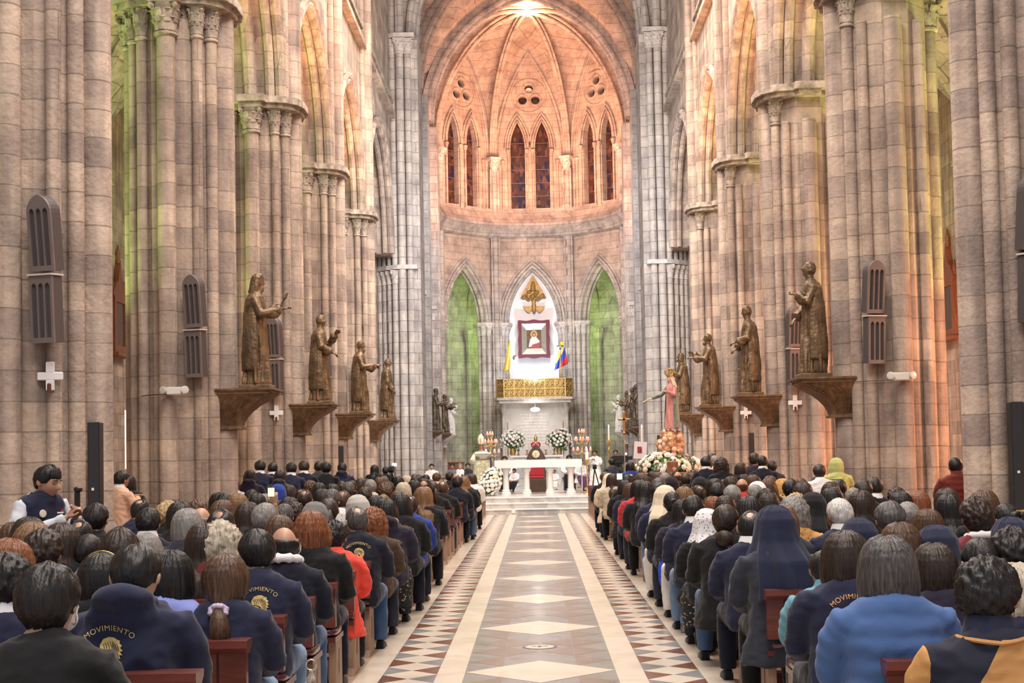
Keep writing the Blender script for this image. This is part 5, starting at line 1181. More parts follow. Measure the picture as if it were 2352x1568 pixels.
def emergency(label, x, y, z):
    t = thing('emergency_light', label, 'emergency light', (x, y, z))
    MB().box((0, 0, 0), (.26, .07, .12), bev=.012).obj('housing', plain('ivory_plastic', (.72, .70, .66), .4), t)
    for s in (-1, 1):
        h = MB().lathe([(.02, 0), (.055, .02), (.062, .07), (.05, .075), (0, .07)], n=16).obj('lamp_head', plain('lamp_lens', (.62, .62, .60), .15, coat=.5), t, M=Matrix.Translation((s*.145, -.03, .01)) @ Matrix.Rotation(pi/2, 4, 'X') @ Matrix.Rotation(s*.5, 4, 'Y'))
    MB().tube([(-.13, .03, -.05), (-.4, .05, -.055), (-.62, .3, -.06)], .008, 6).obj('cable', BLACK, t)
emergency('white twin-lamp emergency light on the second left pier', -5.66, 22.28, 2.77)
emergency('white twin-lamp emergency light on the second right pier', 5.72, 22.28, 2.77)
def colspeaker(label, x, y, z0, z1, w=.14):
    t = thing('column_speaker', label, 'loudspeaker', (x, y, 0)); 
    MB().box((0, 0, (z0+z1)/2), (w, .13, z1-z0), bev=.01).obj('cabinet', BLACK, t)
    MB().box((0, -.067, (z0+z1)/2), (w*.8, .006, (z1-z0)*.97)).obj('grille', plain('dark_grille', (.02, .02, .024), .7), t, False)
    MB().box((-.01, -.072, z0+.62 if z1-z0 > 1.2 else z0+.3), (.028, .004, .028)).obj('badge', PLASTER, t, False)
    MB().box((0, 0, z0/2), (.05, .05, z0)).obj('stand', BLACK, t, False); MB().lathe([(.2, 0), (.2, .015), (0, .02)], n=20).obj('foot', BLACK, t)
colspeaker('tall black column speaker beside the nearest left pier', -4.88, 15.7, .75, 2.11)
colspeaker('tall black column speaker at the right edge, beside the nearest right pier', 5.22, 15.55, .75, 2.13, .15)
colspeaker('small black column speaker by the fourth left pier', -4.92, 35.9, 1.0, 1.98, .12)
colspeaker('small black column speaker by the fourth right pier', 5.32, 35.2, 1.0, 2.1, .12)
colspeaker('small black column speaker behind the flowers on the right', 4.55, 52.6, 1.2, 2.3, .14)
def station(label, x, y, z, s):
    t = thing('station_frame', label, 'carved frame', (x, y, z), 0)
    MB().merge(plate([(-.55, 0), (.55, 0), (.55, 1.5), (.7, 1.6), (.35, 1.95), (.2, 2.0), (0, 2.6), (-.2, 2.0), (-.35, 1.95), (-.7, 1.6), (-.55, 1.5)], [[(-.4, .2), (.4, .2), (.4, 1.4), (-.4, 1.4)]], .14), Matrix.Rotation(pi/2, 4, 'Z')).obj('frame', REDWOOD, t, False)
    MB().box((-s*.02, 0, .8), (.03, .84, 1.24)).obj('relief_panel', DARKWOOD, t, False)
    for y_, h in ((-.6, .5), (.6, .5), (0, .5)): MB().lathe([(.07, 0), (.05, .2), (.07, .24), (.02, .5), (0, .52)], n=8).obj('pinnacle', REDWOOD, t, M=Matrix.Translation((0, y_, 1.55 if y_ else 2.5)))
    MB().box((-s*.06, 0, -.06), (.26, 1.3, .12), bev=.02).obj('shelf', REDWOOD, t)
station('carved reddish wooden station frame on the left aisle wall', -11.52, 39.2, 4.7, -1)
station('carved reddish wooden station frame on the right aisle wall', 11.52, 39.4, 4.7, 1)
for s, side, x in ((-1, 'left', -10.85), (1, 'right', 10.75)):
    t = thing('lit_edge_strip', f'upright glowing tube lamp in the {side} aisle', 'lamp', (x, 37.6, 0))  # added glowing strip on a post, in place of a column edge catching light
    MB().tube([(0, 0, 1.5), (0, 0, 3.05)], .05, 12).obj('tube', plain('lit_edge_glow', (1, .72, .5), .4, emit=3.5), t); MB().tube([(0, 0, 0), (0, 0, 1.5)], .02, 8).obj('post', BLACK, t)

# ---------------------------------------------------------------- chancel: altar, chair, lectern
P0 = .465
alt = thing('altar', 'white marble altar table on four columns at the top of the steps', 'altar', (.06, 44.2, P0))
MB().box((0, 0, .985), (2.6, .95, .10), bev=.015).obj('altar_top', M_STEP, alt)
for x in (-1.0, -.36, .36, 1.0):
    for y in (-.3, .3):
        MB().lathe([(.15, 0), (.15, .05), (.125, .07), (.13, .11), (.095, .14), (.085, .55), (.09, .66), (.13, .72), (.15, .80), (.16, .86), (.16, .935), (0, .935)], n=20).obj('column', MARBLESTATUE, alt, M=Matrix.Translation((x, y, 0)))
cl = MB(); rs = []
for x, zb in ((-1.34, .82), (-1.33, .80), (0, .81), (1.33, .80), (1.34, .82)):
    rs.append([(x, -.51, zb), (x, -.50, 1.045), (x, .50, 1.045), (x, .51, zb), (x, .49, zb), (x, .485, 1.038), (x, -.485, 1.038), (x, -.49, zb)])
cl.loft(rs); cl.box((1.345, 0, .55), (.02, .55, .99)); q = cl.obj('altar_cloth', WHITEC, smooth=False); q.location = (.06, 44.2, P0); tag(q, 'white cloth over the altar, hanging to the floor at its right end', 'altar cloth')
chair = thing('celebrant_chair', 'dark wooden throne with pointed back and red seat behind the altar', 'chair', (.0, 46.4, P0))
MB().merge(plate([(-.32, 0), (.32, 0), (.33, .85)]+arch_pts(.33, .62, 8, 0, .9)[::-1]+[(-.33, .85)], [], .09), Matrix.Translation((0, .28, 0))).obj('backrest', DARKWOOD, chair, False)
MB().box((0, -.08, .22), (.62, .6, .42), bev=.015).obj('seat_box', DARKWOOD, chair); MB().box((0, -.1, .47), (.52, .5, .09), bev=.03).obj('seat_cushion', plain('red_velvet', (.34, .02, .03), .8), chair)
MB().box((0, .22, .70), (.5, .04, .36), bev=.01).obj('back_pad', plain('red_velvet', (.34, .02, .03), .8), chair)
md = MB().lathe([(0, 0), (.125, 0), (.125, .012), (.105, .018), (0, .014)], n=24); md.obj('medallion', plain('cream_enamel', (.62, .58, .42), .5, var=.3, scale=30), chair, M=Matrix.Translation((0, .23, 1.22)) @ Matrix.Rotation(pi/2, 4, 'X'))
MB().box((0, .215, 1.22), (.02, .006, .14)).obj('cross', GOLD, chair, False)
ra = thing('high_altar', 'white rear altar carrying the flower bouquets and tall candles', 'altar', (.03, 58, P0))
MB().box((0, 0, 1.14), (2.1, .8, .09), bev=.02).obj('table_top', WHITEC, ra); MB().box((0, 0, .55), (1.9, .6, 1.1)).obj('table_body', M_STEP, ra, False)
for x in (-.62, .62): MB().box((x, -.31, .6), (.42, .03, .7)).obj('front_panel', plain('grey_inset', (.4, .4, .42), .5), ra, False)
for i, (px, h) in enumerate(((1190, .55), (1210, .75), (1253, .78), (1272, .66))):
    x, _ = at_depth(px, 1000, 57.9); t = thing('tall_candle', f'slender white candle on the rear altar, {["first", "second", "third", "fourth"][i]} from the left', 'candle', (x, 57.9, P0+1.185), 0, 'tall candles on the rear altar')
    MB().lathe([(.09, 0), (.06, .03), (.025, .06), (.025, .16), (.06, .2), (.05, .22), (0, .22)], n=16).obj('candlestick', GOLD, t); MB().tube([(0, 0, .2), (0, 0, .2+h)], .022, 10).obj('candle', plain('wax', (.85, .82, .74), .5), t)
hrt = thing('heart_reliquary', 'red heart with golden flames standing on the rear altar', 'heart ornament', (.0, 57.75, P0+1.185))
pts = []
for k in range(33):
    a = 2*pi*k/32; pts.append((.0145*16*sin(a)**3*.9, .37+.0145*(13*cos(a)-5*cos(2*a)-2*cos(3*a)-cos(4*a))))
hm = MB(); hm.loft([[(x*f, yy, .36+(z-.36)*f) for x, z in pts[:-1]] for yy, f in ((-.10, .4), (-.085, .75), (-.04, .97), (.04, .97), (.085, .75), (.10, .4))]); hm.obj('heart', plain('red_enamel', (.42, .012, .02), .25, coat=.5), hrt, angle=60)
MB().tube([(0, 0, .54), (0, 0, .66), (.01, 0, .74), (-.01, 0, .84)], [.05, .075, .055, .01], 10).obj('flame', GOLD, hrt); MB().lathe([(.12, 0), (.1, .03), (.03, .06), (.03, .14), (0, .16)], n=14).obj('base', GOLD, hrt)
for s in (-1, 1): MB().box((s*.12, -.095, .40), (.02, .01, .09)).obj('ornament', SILVER, hrt, False)
FLAME = plain('candle_flame', (1, .62, .3), .5, emit=14); REDGLASS = plain('red_glass_cup', (.75, .22, .14), .2, emit=.9); WAX = plain('white_wax', (.86, .82, .74), .45)
def candelabrum(label, x, y, z, h):
    t = thing('candelabrum', label, 'candelabrum', (x, y, z)); 
    MB().lathe([(.2, 0), (.2, .04), (.08, .1), (.035, .2), (.03, h*.3), (.06, h*.33), (.03, h*.36), (.026, h*.6), (.055, h*.63), (.025, h*.66), (.02, h-.1), (.05, h-.08), (.04, h), (0, h)], n=16).obj('stem', GOLD, t)
    for tier, (zz, r, n) in enumerate(((h*.66, .30, 6), (h*.84, .24, 6), (h*.98, .1, 3))):
        arm = MB()
        for k in range(n):
            a = 2*pi*k/n+.3*tier; arm.tube([(cos(a)*r*f, sin(a)*r*f, zz+dz_) for f, dz_ in ((0, -.06), (.5, -.12), (.85, -.08), (1, 0))], .014, 6)
            c = MB().lathe([(.02, 0), (.045, .03), (.04, .09), (0, .085)], n=10).obj('candle_cup', REDGLASS, t, M=Matrix.Translation((cos(a)*r, sin(a)*r, zz))); MB().ball((0, 0, .11), (.012, .012, .03), 8, 6).obj('flame', FLAME, c)
        arm.obj('arm_tier', GOLD, t)
candelabrum('gilt many-branched candelabrum left of the altar, behind the bishop', -1.60, 50, P0, 1.95)
candelabrum('gilt many-branched candelabrum right of the altar', 1.62, 50, P0, 1.98)
def bigcandle(label, px, pt, pb, Y, zfloor, lit=True, r=.03):
    x, zt = at_depth(px, pt, Y); _, zb = at_depth(px, pb, Y); t = thing('processional_candle', label, 'candle', (x, Y, zfloor))
    MB().lathe([(.17, 0), (.16, .03), (.05, .07), (.028, .12), (.024, zb-zfloor-.3), (.05, zb-zfloor-.26), (.025, zb-zfloor-.2), (.03, zb-zfloor-.1), (.1, zb-zfloor-.02), (.1, zb-zfloor), (0, zb-zfloor)], n=16).obj('candlestick', GOLD, t)
    MB().lathe([(r, zb-zfloor-.01), (r, zt-zfloor), (0, zt-zfloor-.005)], n=14).obj('candle', WAX, t)
    if lit: MB().lathe([(.004, 0), (.018, .03), (.014, .06), (0, .11)], n=10).obj('flame', FLAME, t, M=Matrix.Translation((0, 0, zt-zfloor)))
bigcandle('lit white candle on a tall gilt stand, right of the altar', 1398, 983, 1010, 40.6, P0, True, .028)
bigcandle('lit white candle on a gilt stand beside the crowned statue', 1474, 983, 1018, 38.6, 0, True, .028)
bigcandle('thick white candle on gilt stand at the right end of the altar', 1348, 1037, 1055, 43.2, P0, True, .055)
lec = thing('lectern', 'lectern with sloping desk and crystal front where the bishop reads', 'lectern', (-1.6, 43.0, P0))
MB().merge(MB().box((0, 0, 0), (.48, .36, .035), bev=.006), Matrix.Translation((0, .02, 1.16)) @ Matrix.Rotation(-.75, 4, 'X')).obj('desk', SILVER, lec)
MB().merge(MB().box((0, 0, 0), (.22, .01, .2)), Matrix.Translation((0, -.02, 1.16)) @ Matrix.Rotation(.82, 4, 'X')).obj('open_book', PAPER, lec, False)
for s in (-1, 1): MB().box((s*.24, 0, .58), (.04, .22, 1.12), bev=.006).obj('side_post', BLACK if s > 0 else SILVER, lec)
MB().box((0, -.03, .56), (.42, .05, 1.0)).obj('front_panel', plain('pale_gold_glass', (.55, .52, .36), .15, var=.4, scale=12), lec, False); MB().box((0, 0, .03), (.6, .45, .06), bev=.01).obj('base', M_STEP, lec)
MB().tube([(-.22, .0, 1.2), (-.30, -.05, 1.35), (-.22, -.08, 1.46), (-.1, -.06, 1.44)], .008, 6).obj('microphone', BLACK, lec)

# ---------------------------------------------------------------- flowers
def rose_mesh():
    mb = MB()
    for ring_, (n, r, z, sz, til) in enumerate(((5, .55, .0, .62, .9), (5, .38, .22, .55, .6), (4, .2, .36, .45, .3))):
        for k in range(n):
            a = 2*pi*k/n+ring_*.6; M = Matrix.Rotation(a, 4, 'Z') @ Matrix.Translation((r, 0, z)) @ Matrix.Rotation(til, 4, 'Y'); mb.ball((0, 0, 0), (.16, sz*.75, sz*.7), 8, 6, 0, M)
    mb.ball((0, 0, .2), (.35, .35, .35), 8, 6); return mb.mesh('rose', [M_DEF])
ROSE = rose_mesh(); PETAL = [plain('white_petals', (.84, .82, .76), .7), plain('cream_petals', (.80, .72, .56), .7), plain('pink_petals', (.78, .55, .52), .7)]
LEAFM = plain('green_leaves', (.06, .13, .03), .6, var=.5, scale=20)
def bouquet(name, label, loc, rad, n, size, mixp=(.75, .15, .10), vase=None, seed=1, flat=False):
    R_ = random.Random(seed); t = thing(name, label, 'flowers', loc); pts = []
    for k in range(n):
        f = (k+.5)/n; ph = pi*(1+5**.5)*k; ct = 1-f*(1.0 if flat else 1.45); st = sqrt(max(0, 1-ct*ct)); jit = R_.uniform(.84, 1.1)
        d = Vector((st*cos(ph), st*sin(ph), ct)); pts.append((Vector((d.x*rad[0]*jit, d.y*rad[1]*jit, d.z*rad[2]*jit)), d))
    for p, d in pts:
        m = R_.choices(PETAL, mixp)[0]; s = size*R_.uniform(.7, 1.25); part('rose', ROSE, m, t, Matrix.Translation(p) @ d.to_track_quat('Z', 'Y').to_matrix().to_4x4() @ Matrix.Scale(s, 4))
    lf = MB()
    for k in range(n*2):
        d = Vector((R_.gauss(0, 1), R_.gauss(0, 1), abs(R_.gauss(0, 1)) if flat else R_.gauss(.3, 1))).normalized(); p = Vector((d.x*rad[0], d.y*rad[1], d.z*rad[2]))*R_.uniform(.72, 1.02); u = d.orthogonal().normalized(); u.rotate(Matrix.Rotation(R_.uniform(0, 6.3), 3, d)); w = d.cross(u); l = size*R_.uniform(1.2, 2.2)
        lf.add([p, p+u*l*.5+w*l*.25+d*l*.2, p+u*l+d*l*.25, p+u*l*.5-w*l*.25+d*l*.2, p+u*l*.5+d*l*.08], [(0, 1, 4), (1, 2, 4), (2, 3, 4), (3, 0, 4)])
    lf.ball((0, 0, 0), tuple(r*.66 for r in rad), 16, 10); o = lf.obj('foliage', LEAFM, t, False); o['kind'] = 'stuff'
    if vase: MB().lathe([(.06, -vase), (.1, -vase), (.12, -vase*.6), (.07, -vase*.2), (.1, 0), (0, 0)], n=16).obj('vase', GOLD, t)
    return t
bouquet('flower_bouquet', 'round bouquet of white and pink roses on the left of the rear altar', (-.93, 57.8, P0+1.75), (.47, .35, .46), 95, .075, vase=.56, seed=3)
bouquet('flower_bouquet', 'round bouquet of white and pink roses on the right of the rear altar', (.95, 57.8, P0+1.75), (.52, .35, .45), 98, .075, vase=.56, seed=5)
bouquet('flower_arrangement', 'cascade of white flowers in front of the lectern', (-1.38, 42.3, P0+.36), (.30, .22, .50), 95, .072, (.95, .05, 0), seed=7).rotation_euler = (0, .45, 0)
bouquet('flower_arrangement', 'big bed of white and blush roses round the crowned statue', (3.12, 34, 1.22), (.74, .72, .42), 100, .092, (.55, .27, .18), seed=9, flat=True)
float_ = thing('processional_float', 'draped wooden float carrying the crowned statue and its roses', 'float', (3.15, 34, 0)); MB().box((0, 0, 1.12), (1.5, 1.5, .14), bev=.02).obj('platform', REDWOOD, float_); 
MB().box((.02, -.80, 1.28), (.26, .06, .34), bev=.02).obj('carved_front', REDWOOD, float_)
for x in (-.6, .6):
    for y in (-.6, .6): MB().box((x, y, .53), (.1, .1, 1.06)).obj('leg', REDWOOD, float_, False)
# crowned statue on its cloud of cherubs
vz_ = at_depth(1545, 985, 34)[1]; vir = thing('crowned_statue', 'painted statue of a crowned lady in pink gown and blue mantle holding a scepter', 'statue', (3.26, 34, vz_), .55+pi/2)
PINK = plain('pink_painted_gown', (.62, .27, .25), .5, var=.12, scale=6); BLUEG = plain('blue_green_mantle', (.16, .20, .17), .5, var=.4, scale=7); FLESH = plain('painted_flesh', (.72, .48, .36), .45); CREAMV = plain('cream_veil', (.72, .56, .40), .6, var=.15)
KV = Matrix.Scale(.74, 4)
vm = remesh(robe_mb(2.0, {}, hair=None, headless=True, nf=13, amp=.06), .014, 'gown', [PINK], 2, .4); link('gown', vm, vir, KV)
man = drape_mb([(1.44, .12, .10, 0), (1.34, .225, .15, 0), (1.0, .25, .19, 0), (.5, .28, .23, 0), (.05, .31, .25, 0)], 4, 118, .004, .018, 11, inner=.9); man.obj('mantle', BLUEG, vir, M=KV)
hd = Matrix.Translation((0, .03, 1.62)) @ Matrix.Rotation(-.25, 4, 'X'); MB().merge(head_mb(nose=1.1)).tube([(0, -.02, -.2), (0, 0, -.06)], [.06, .05], 10).obj('head', FLESH, vir, M=KV @ hd); hairmass('veil', 3).obj('veil', CREAMV, vir, M=KV @ hd)
for s, P in ((-1, [(-.17, 0, 1.34), (-.27, .10, 1.10), (-.16, .32, 1.20)]), (1, [(.17, 0, 1.34), (.34, .16, 1.12), (.42, .46, 1.02)])):
    a = MB().tube(P, [.075, .08, .06], 10); a.obj('sleeve', PINK if s < 0 else BLUEG, vir, M=KV); h = MB(); hand_mb(h, P[-1], Vector(P[-1])-Vector(P[-2]), -s, 1, .5); h.obj('hand', FLESH, vir, M=KV)
MB().tube([(.40, .42, 1.06), (.47, .78, .88)], [.012, .02], 8).obj('scepter', GOLD, vir, M=KV)
crn = MB(); crn.lathe([(.105, 0), (.12, 0), (.12, .05), (.105, .05)], n=24)
for k in range(8): a = 2*pi*k/8; crn.tube([(cos(a)*r, sin(a)*r, z) for r, z in ((.115, .03), (.15, .12), (.12, .2), (.02, .24))], .012, 6); crn.ball((cos(a)*.12, sin(a)*.12, .07), .02, 8, 6)
crn.ball((0, 0, .26), .03, 10, 8); crn.box((0, 0, .32), (.015, .015, .09)); crn.box((0, 0, .325), (.05, .015, .015)); crn.obj('crown', GOLD, vir, M=KV @ hd @ Matrix.Translation((0, -.01, .105)))
clb = thing('cherub_base', 'cloud of gilded cherubs under the crowned statue', 'statue base', (3.22, 34, 1.6)); R_ = random.Random(2); cm = MB()
for k in range(26): a = R_.uniform(0, 6.3); h = R_.uniform(-.05, .5); r = .17+.08*sin(h*6); cm.ball((cos(a)*r, sin(a)*r, h), R_.uniform(.06, .12), 10, 8)
cm.ball((0, 0, .25), (.2, .2, .34), 14, 10); cb = remesh(cm, .016, 'cloud', [plain('gilded_peach_cloud', (.55, .30, .16), .45, metal=.25, var=.35, scale=9)], 2); wrinkle(cb, .012, 14, 3); link('cloud', cb, clb)
for k, (x, y, z, m) in enumerate(((-.24, -.12, .18, 1), (.20, -.16, .42, 1), (.05, -.26, .12, 1), (.26, -.02, .22, 1), (-.16, -.2, .36, 1), (-.02, .22, .2, 1))):
    c = MB().ball((0, 0, 0), (.07, .07, .075), 14, 10).ball((0, .02, -.12), (.07, .05, .08), 12, 8).ball((0, -.065, -.01), (.014, .016, .014), 8, 6); 
    o = remesh(c, .010, 'cherub', [FLESH], 1); link('cherub', o, clb, Matrix.Translation((x, y, z)) @ Matrix.Rotation(k*.5-.8, 4, 'Z')); 
ban = thing('banner', 'white lace-edged banner with a red emblem beside the roses', 'banner', (2.78, 38.2, 0))
MB().merge(plate([(-.17, 0), (.17, 0), (.17, .46), (-.17, .46)], [], .03), Matrix.Translation((0, 0, 1.5)) @ Matrix.Rotation(.08, 4, 'Y')).obj('cloth', lace('white_lace_banner', (.74, .74, .76), (.35, .36, .38), 30, .42), ban, False)
MB().box((0, -.02, 1.74), (.12, .012, .17)).obj('picture', plain('dark_red_emblem', (.28, .03, .04), .6, var=.6, scale=25), ban, False); MB().tube([(.0, .03, 0), (.0, .03, 1.95)], .02, 8).obj('pole', GOLD, ban)
crs = thing('processional_cross', 'gilt processional cross on a staff near the banner', 'cross', (2.42, 38.9, 0)); MB().tube([(0, 0, 0), (0, 0, 2.2)], .015, 8).obj('staff', SILVER, crs)
c = MB().box((0, 0, 2.5), (.06, .04, .6), bev=.01); c.box((0, 0, 2.58), (.32, .04, .06), bev=.01); c.ball((0, 0, 2.2), .05, 12, 8); c.obj('cross', plain('gilt_bronze', (.45, .24, .10), .35, metal=.8, var=.3), crs)

# ---------------------------------------------------------------- niche: painting, triangle, dove, flags, gilt balcony
fr = thing('framed_painting', 'painting of a robed figure in silver and wavy maroon frame', 'painting', (.02, 78.75, 7.06))
wav = []
for k in range(72):
    a = 2*pi*k/72; c, s = cos(a), sin(a); q = 1/max(abs(c)/.86, abs(s)/1.05); wav.append((q*c*(1+.035*cos(8*a)), 1.03+q*s*(1+.03*cos(8*a))))
ins = lambda a, b: [(-a, 1.03-b), (a, 1.03-b), (a, 1.03+b), (-a, 1.03+b)]
MB().merge(plate(wav, [ins(.66, .83)], .14)).obj('outer_frame', plain('maroon_velvet', (.12, .006, .03), .6), fr, False)
sf = MB(); 
for (a0, b0, y0), (a1, b1, y1) in ((((.68, .85, -.10)), ((.40, .52, .02))),): sf.loft([[(x, y0, z) for x, z in ins(a0, b0)], [(x, y1, z) for x, z in ins(a1, b1)]], cap=False)
sf.obj('inner_frame', SILVER, fr, False)
MB().box((0, .03, 1.03), (.84, .02, 1.08)).obj('canvas', plain('dark_canvas', (.10, .05, .02), .6, var=.5, scale=3), fr, False)
def flat(pts, y, name, mat, par): return MB().merge(plate(pts, [], .012), Matrix.Translation((0, y, 0))).obj(name, mat, par, False)
el = lambda cx, cz, rx, rz, n=20: [(cx+rx*cos(2*pi*k/n), cz+rz*sin(2*pi*k/n)) for k in range(n)]
flat(el(0, 1.30, .2, .22), .012, 'halo', plain('golden_glow', (.42, .26, .08), .6), fr); flat([(-.30, .60), (-.22, 1.0), (-.1, 1.16), (.1, 1.16), (.22, 1.02), (.24, .8), (.18, .60)], .004, 'white_robe', plain('painted_white', (.68, .64, .58), .6, var=.2, scale=6), fr)
flat([(-.2, .52), (-.1, .72), (.2, .8), (.32, 1.0), (.34, .6), (.26, .52)], -.004, 'red_mantle', plain('painted_red', (.30, .04, .05), .6, var=.3, scale=6), fr); flat(el(0, 1.28, .085, .13), -.002, 'hair', plain('painted_hair', (.05, .022, .01), .6), fr); flat(el(0, 1.27, .055, .085), -.010, 'face', plain('painted_face', (.45, .28, .18), .6), fr); flat(el(.22, .9, .09, .09), -.012, 'orb', plain('painted_orb', (.55, .55, .52), .5), fr)
OLDGOLD = plain('old_gold', (.30, .185, .06), .5, metal=.35, var=.35, scale=9, bump=.4, bscale=14)
tri = thing('gilt_triangle', 'golden triangular relief with rays and cloud above the painting', 'relief', (.02, 79.35, 10.35)); tm = MB(); tm.merge(plate([(-.74, .1), (.74, .1), (0, 1.42)], [], .12)); tm.obj('triangle', OLDGOLD, tri, False)
tc_ = MB(); R_ = random.Random(4)
for k in range(40): x = R_.uniform(-.62, .62); z = .1+R_.uniform(0, .5)*(1-abs(x)/.75); tc_.ball((x, -.08, z), R_.uniform(.05, .11), 10, 6)
for k in range(9): x = -.35+.7*k/8; tc_.ball((x, -.06, .03-.05*sin(k*2)), .08, 10, 6)
tc_.obj('cloud_relief', OLDGOLD, tri); MB().tube([(0, -.1, .5), (0, -.12, .8), (0, -.1, 1.0)], [.16, .12, .07], 12).obj('figure_relief', OLDGOLD, tri)
dv = thing('gilt_dove', 'golden dove with spread wings diving above the painting', 'relief', (.05, 79.3, 9.55)); d = MB().tube([(0, 0, .78), (0, -.02, .62), (0, -.04, .42), (0, -.04, .22), (0, -.05, .1), (0, -.04, .02)], [.16, .09, .13, .11, .08, .03], 14, flat=(1, .5)); d.obj('body', OLDGOLD, dv)
for s in (-1, 1): MB().merge(plate([(s*.08, .45), (s*.30, .42), (s*.62, .46), (s*.56, .30), (s*.42, .12), (s*.28, .05), (s*.14, .2), (s*.06, .3)], [], .05)).obj('wing', OLDGOLD, dv, False)
bl = thing('gilt_balcony', 'gilt openwork balcony parapet below the painting', 'balcony', (.0, 76.6, 4.62)); M_sl = MB(); M_sl.merge(prism([(-2.2, -.35), (-2.0, -.75), (2.0, -.75), (2.2, -.35), (2.2, 1.2), (-2.2, 1.2)], 0, .12)); prism([(-2.1, -.25), (-1.9, -.6), (1.9, -.6), (2.1, -.25), (2.1, 1.2), (-2.1, 1.2)], -.16, 0, M_sl); M_sl.obj('stone_shelf', CARVED2, bl, False)
for nm, c, L_, ang in (('front_panel', (0, -.6), 3.28, 0), ('side_panel', (-1.80, -.44), .52, -.62), ('side_panel', (1.80, -.44), .52, .62)):
    pm = MB(); n = 12 if L_ > 1 else 2
    for zz in (.15, .58, 1.1): pm.box((0, 0, zz), (L_, .1, .07), bev=.012)
    for k in range(n//2+1): pm.box((-L_/2+L_*k/(n/2), 0, .62), (.06, .09, 1.0))
    pm.box((0, .03, .62), (L_, .02, 1.0))
    for i in range(n):
        for z in (.36, .84):
            x = -L_/2+L_*(i+.5)/n; pm.tube([(x+.1*cos(a), -.03, z+.15*sin(a)) for a in [2*pi*q/14 for q in range(15)]], .02, 6); pm.ball((x, -.04, z), (.05, .03, .06), 8, 6); pm.tube([(x-.13, -.02, z-.19), (x, -.05, z), (x+.13, -.02, z+.19)], .014, 5); pm.tube([(x+.13, -.02, z-.19), (x, -.05, z), (x-.13, -.02, z+.19)], .014, 5)
    pm.obj(nm, GOLD, bl, M=Matrix.Translation((c[0], c[1], 0)) @ Matrix.Rotation(ang, 4, 'Z'))
ret = thing('reredos_panel', 'pale mosaic panel with engraved lines between two columns under the balcony', 'reredos', (0, 77.0, P0))
MB().box((0, .4, 2.0), (3.4, .1, 4.0)).obj('panel', marble('pale_mosaic', (.62, .58, .54), (.54, .50, .46), .35, 1.2), ret, False)
ln = MB(); R_ = random.Random(11)
for k in range(11):
    z = 3.4-.17*k; x = -1.0+R_.uniform(0, .4)
    while x < .55: w = R_.uniform(.08, .22); ln.box((x+w/2, .335, z), (w, .01, .045)); x += w+.06
ln.obj('engraved_lines', plain('white_inlay', (.85, .83, .8), .4), ret, False)
for s in (-1, 1):
    MB().lathe([(.15, 0), (.15, .2), (.1, .28), (.09, 3.5), (.1, 3.52), (.16, 3.85), (.18, 4.0), (0, 4.0)], n=16).obj('column', CARVED2, ret, M=Matrix.Translation((s*1.72, .15, 0)))
    MB().tube([(s*1.5, .2, 1.2), (s*1.5, .2, 3.0)], .03, 8).obj('gilt_strip', GOLD, ret)
chl = thing('crystal_lamp', 'small bright chandelier under the balcony', 'lamp', (0, 76.3, 4.1)); MB().ball((0, 0, 0), (.26, .14, .12), 14, 8).obj('crystal', plain('lit_crystal', (1, .96, .88), .3, emit=2.5), chl); MB().tube([(0, 0, .1), (0, 0, .4)], .012, 6).obj('chain', GOLD, chl)
def flag(label, px, pt, pb, bands, emblem, flip):
    x, zt = at_depth(px, pt, 76.3); _, zb = at_depth(px, pb, 76.3); t = thing('flag', label, 'flag', (x, 76.3, 4.74)); MB().tube([(0, 0, 0), (0, 0, zt-4.74)], .025, 8).obj('pole', GOLD, t)
    mb = MB(); n, m = 24, 24; H = zt-zb-.15; vs = []
    for i in range(n+1):
        for j in range(m+1):
            u = i/n; v = j/m; w = .80*u*(.25+.75*v); vs.append((flip*(w-.36*v)*.92, .05*sin(u*14+v*3)*v-.02, zt-4.74-.12-H*(v*(1-.22*u)+.02)))
    for bi, (a, b, mat) in enumerate(bands):
        pass
    fs, mi = [], []
    for i in range(n):
        for j in range(m): fs.append((i*(m+1)+j, i*(m+1)+j+1, (i+1)*(m+1)+j+1, (i+1)*(m+1)+j)); mi.append(next(q for q, (a, b, mt) in enumerate(bands) if (i/n if bands[0][2] is FY2 else (i*.35+j*.65)/n) < b))
    mb.v = vs; mb.f = fs; mb.m = mi; o = mb.obj('cloth', [b[2] for b in bands], t); 
    sd = o.modifiers.new('s', 'SOLIDIFY'); sd.thickness = .012
    e = MB()
    for c, rx, rz, q in emblem: e.ball(c, (rx, .02, rz), 12, 6, q)
    e.obj('emblem', [plain('emblem_dark', (.08, .07, .05), .6), plain('emblem_pale', (.55, .6, .6), .6)], t)
FY = plain('yellow_cloth', (.78, .58, .10), .7); FY2 = plain('golden_cloth', (.72, .48, .07), .7); FB = plain('blue_cloth', (.02, .06, .42), .7); FR = plain('red_cloth', (.5, .03, .04), .7); FW = plain('white_cloth', (.78, .78, .76), .7)
flag('yellow and white flag with small dark emblem left of the painting', 1169, 778, 855, ((0, .5, FY2), (.5, 1.1, FW)), [((.25, -.06, 2.15), .07, .12, 0), ((.33, -.06, 2.25), .06, .05, 0)], 1)
flag('yellow, blue and red flag with a crest right of the painting', 1286, 778, 850, ((0, .48, FY), (.48, .70, FB), (.70, 1.2, FR)), [((0, -.07, 2.62), .10, .14, 1), ((0, -.085, 2.60), .055, .08, 0), ((-.10, -.08, 2.74), .12, .03, 0), ((.10, -.08, 2.74), .12, .03, 0)], 1)
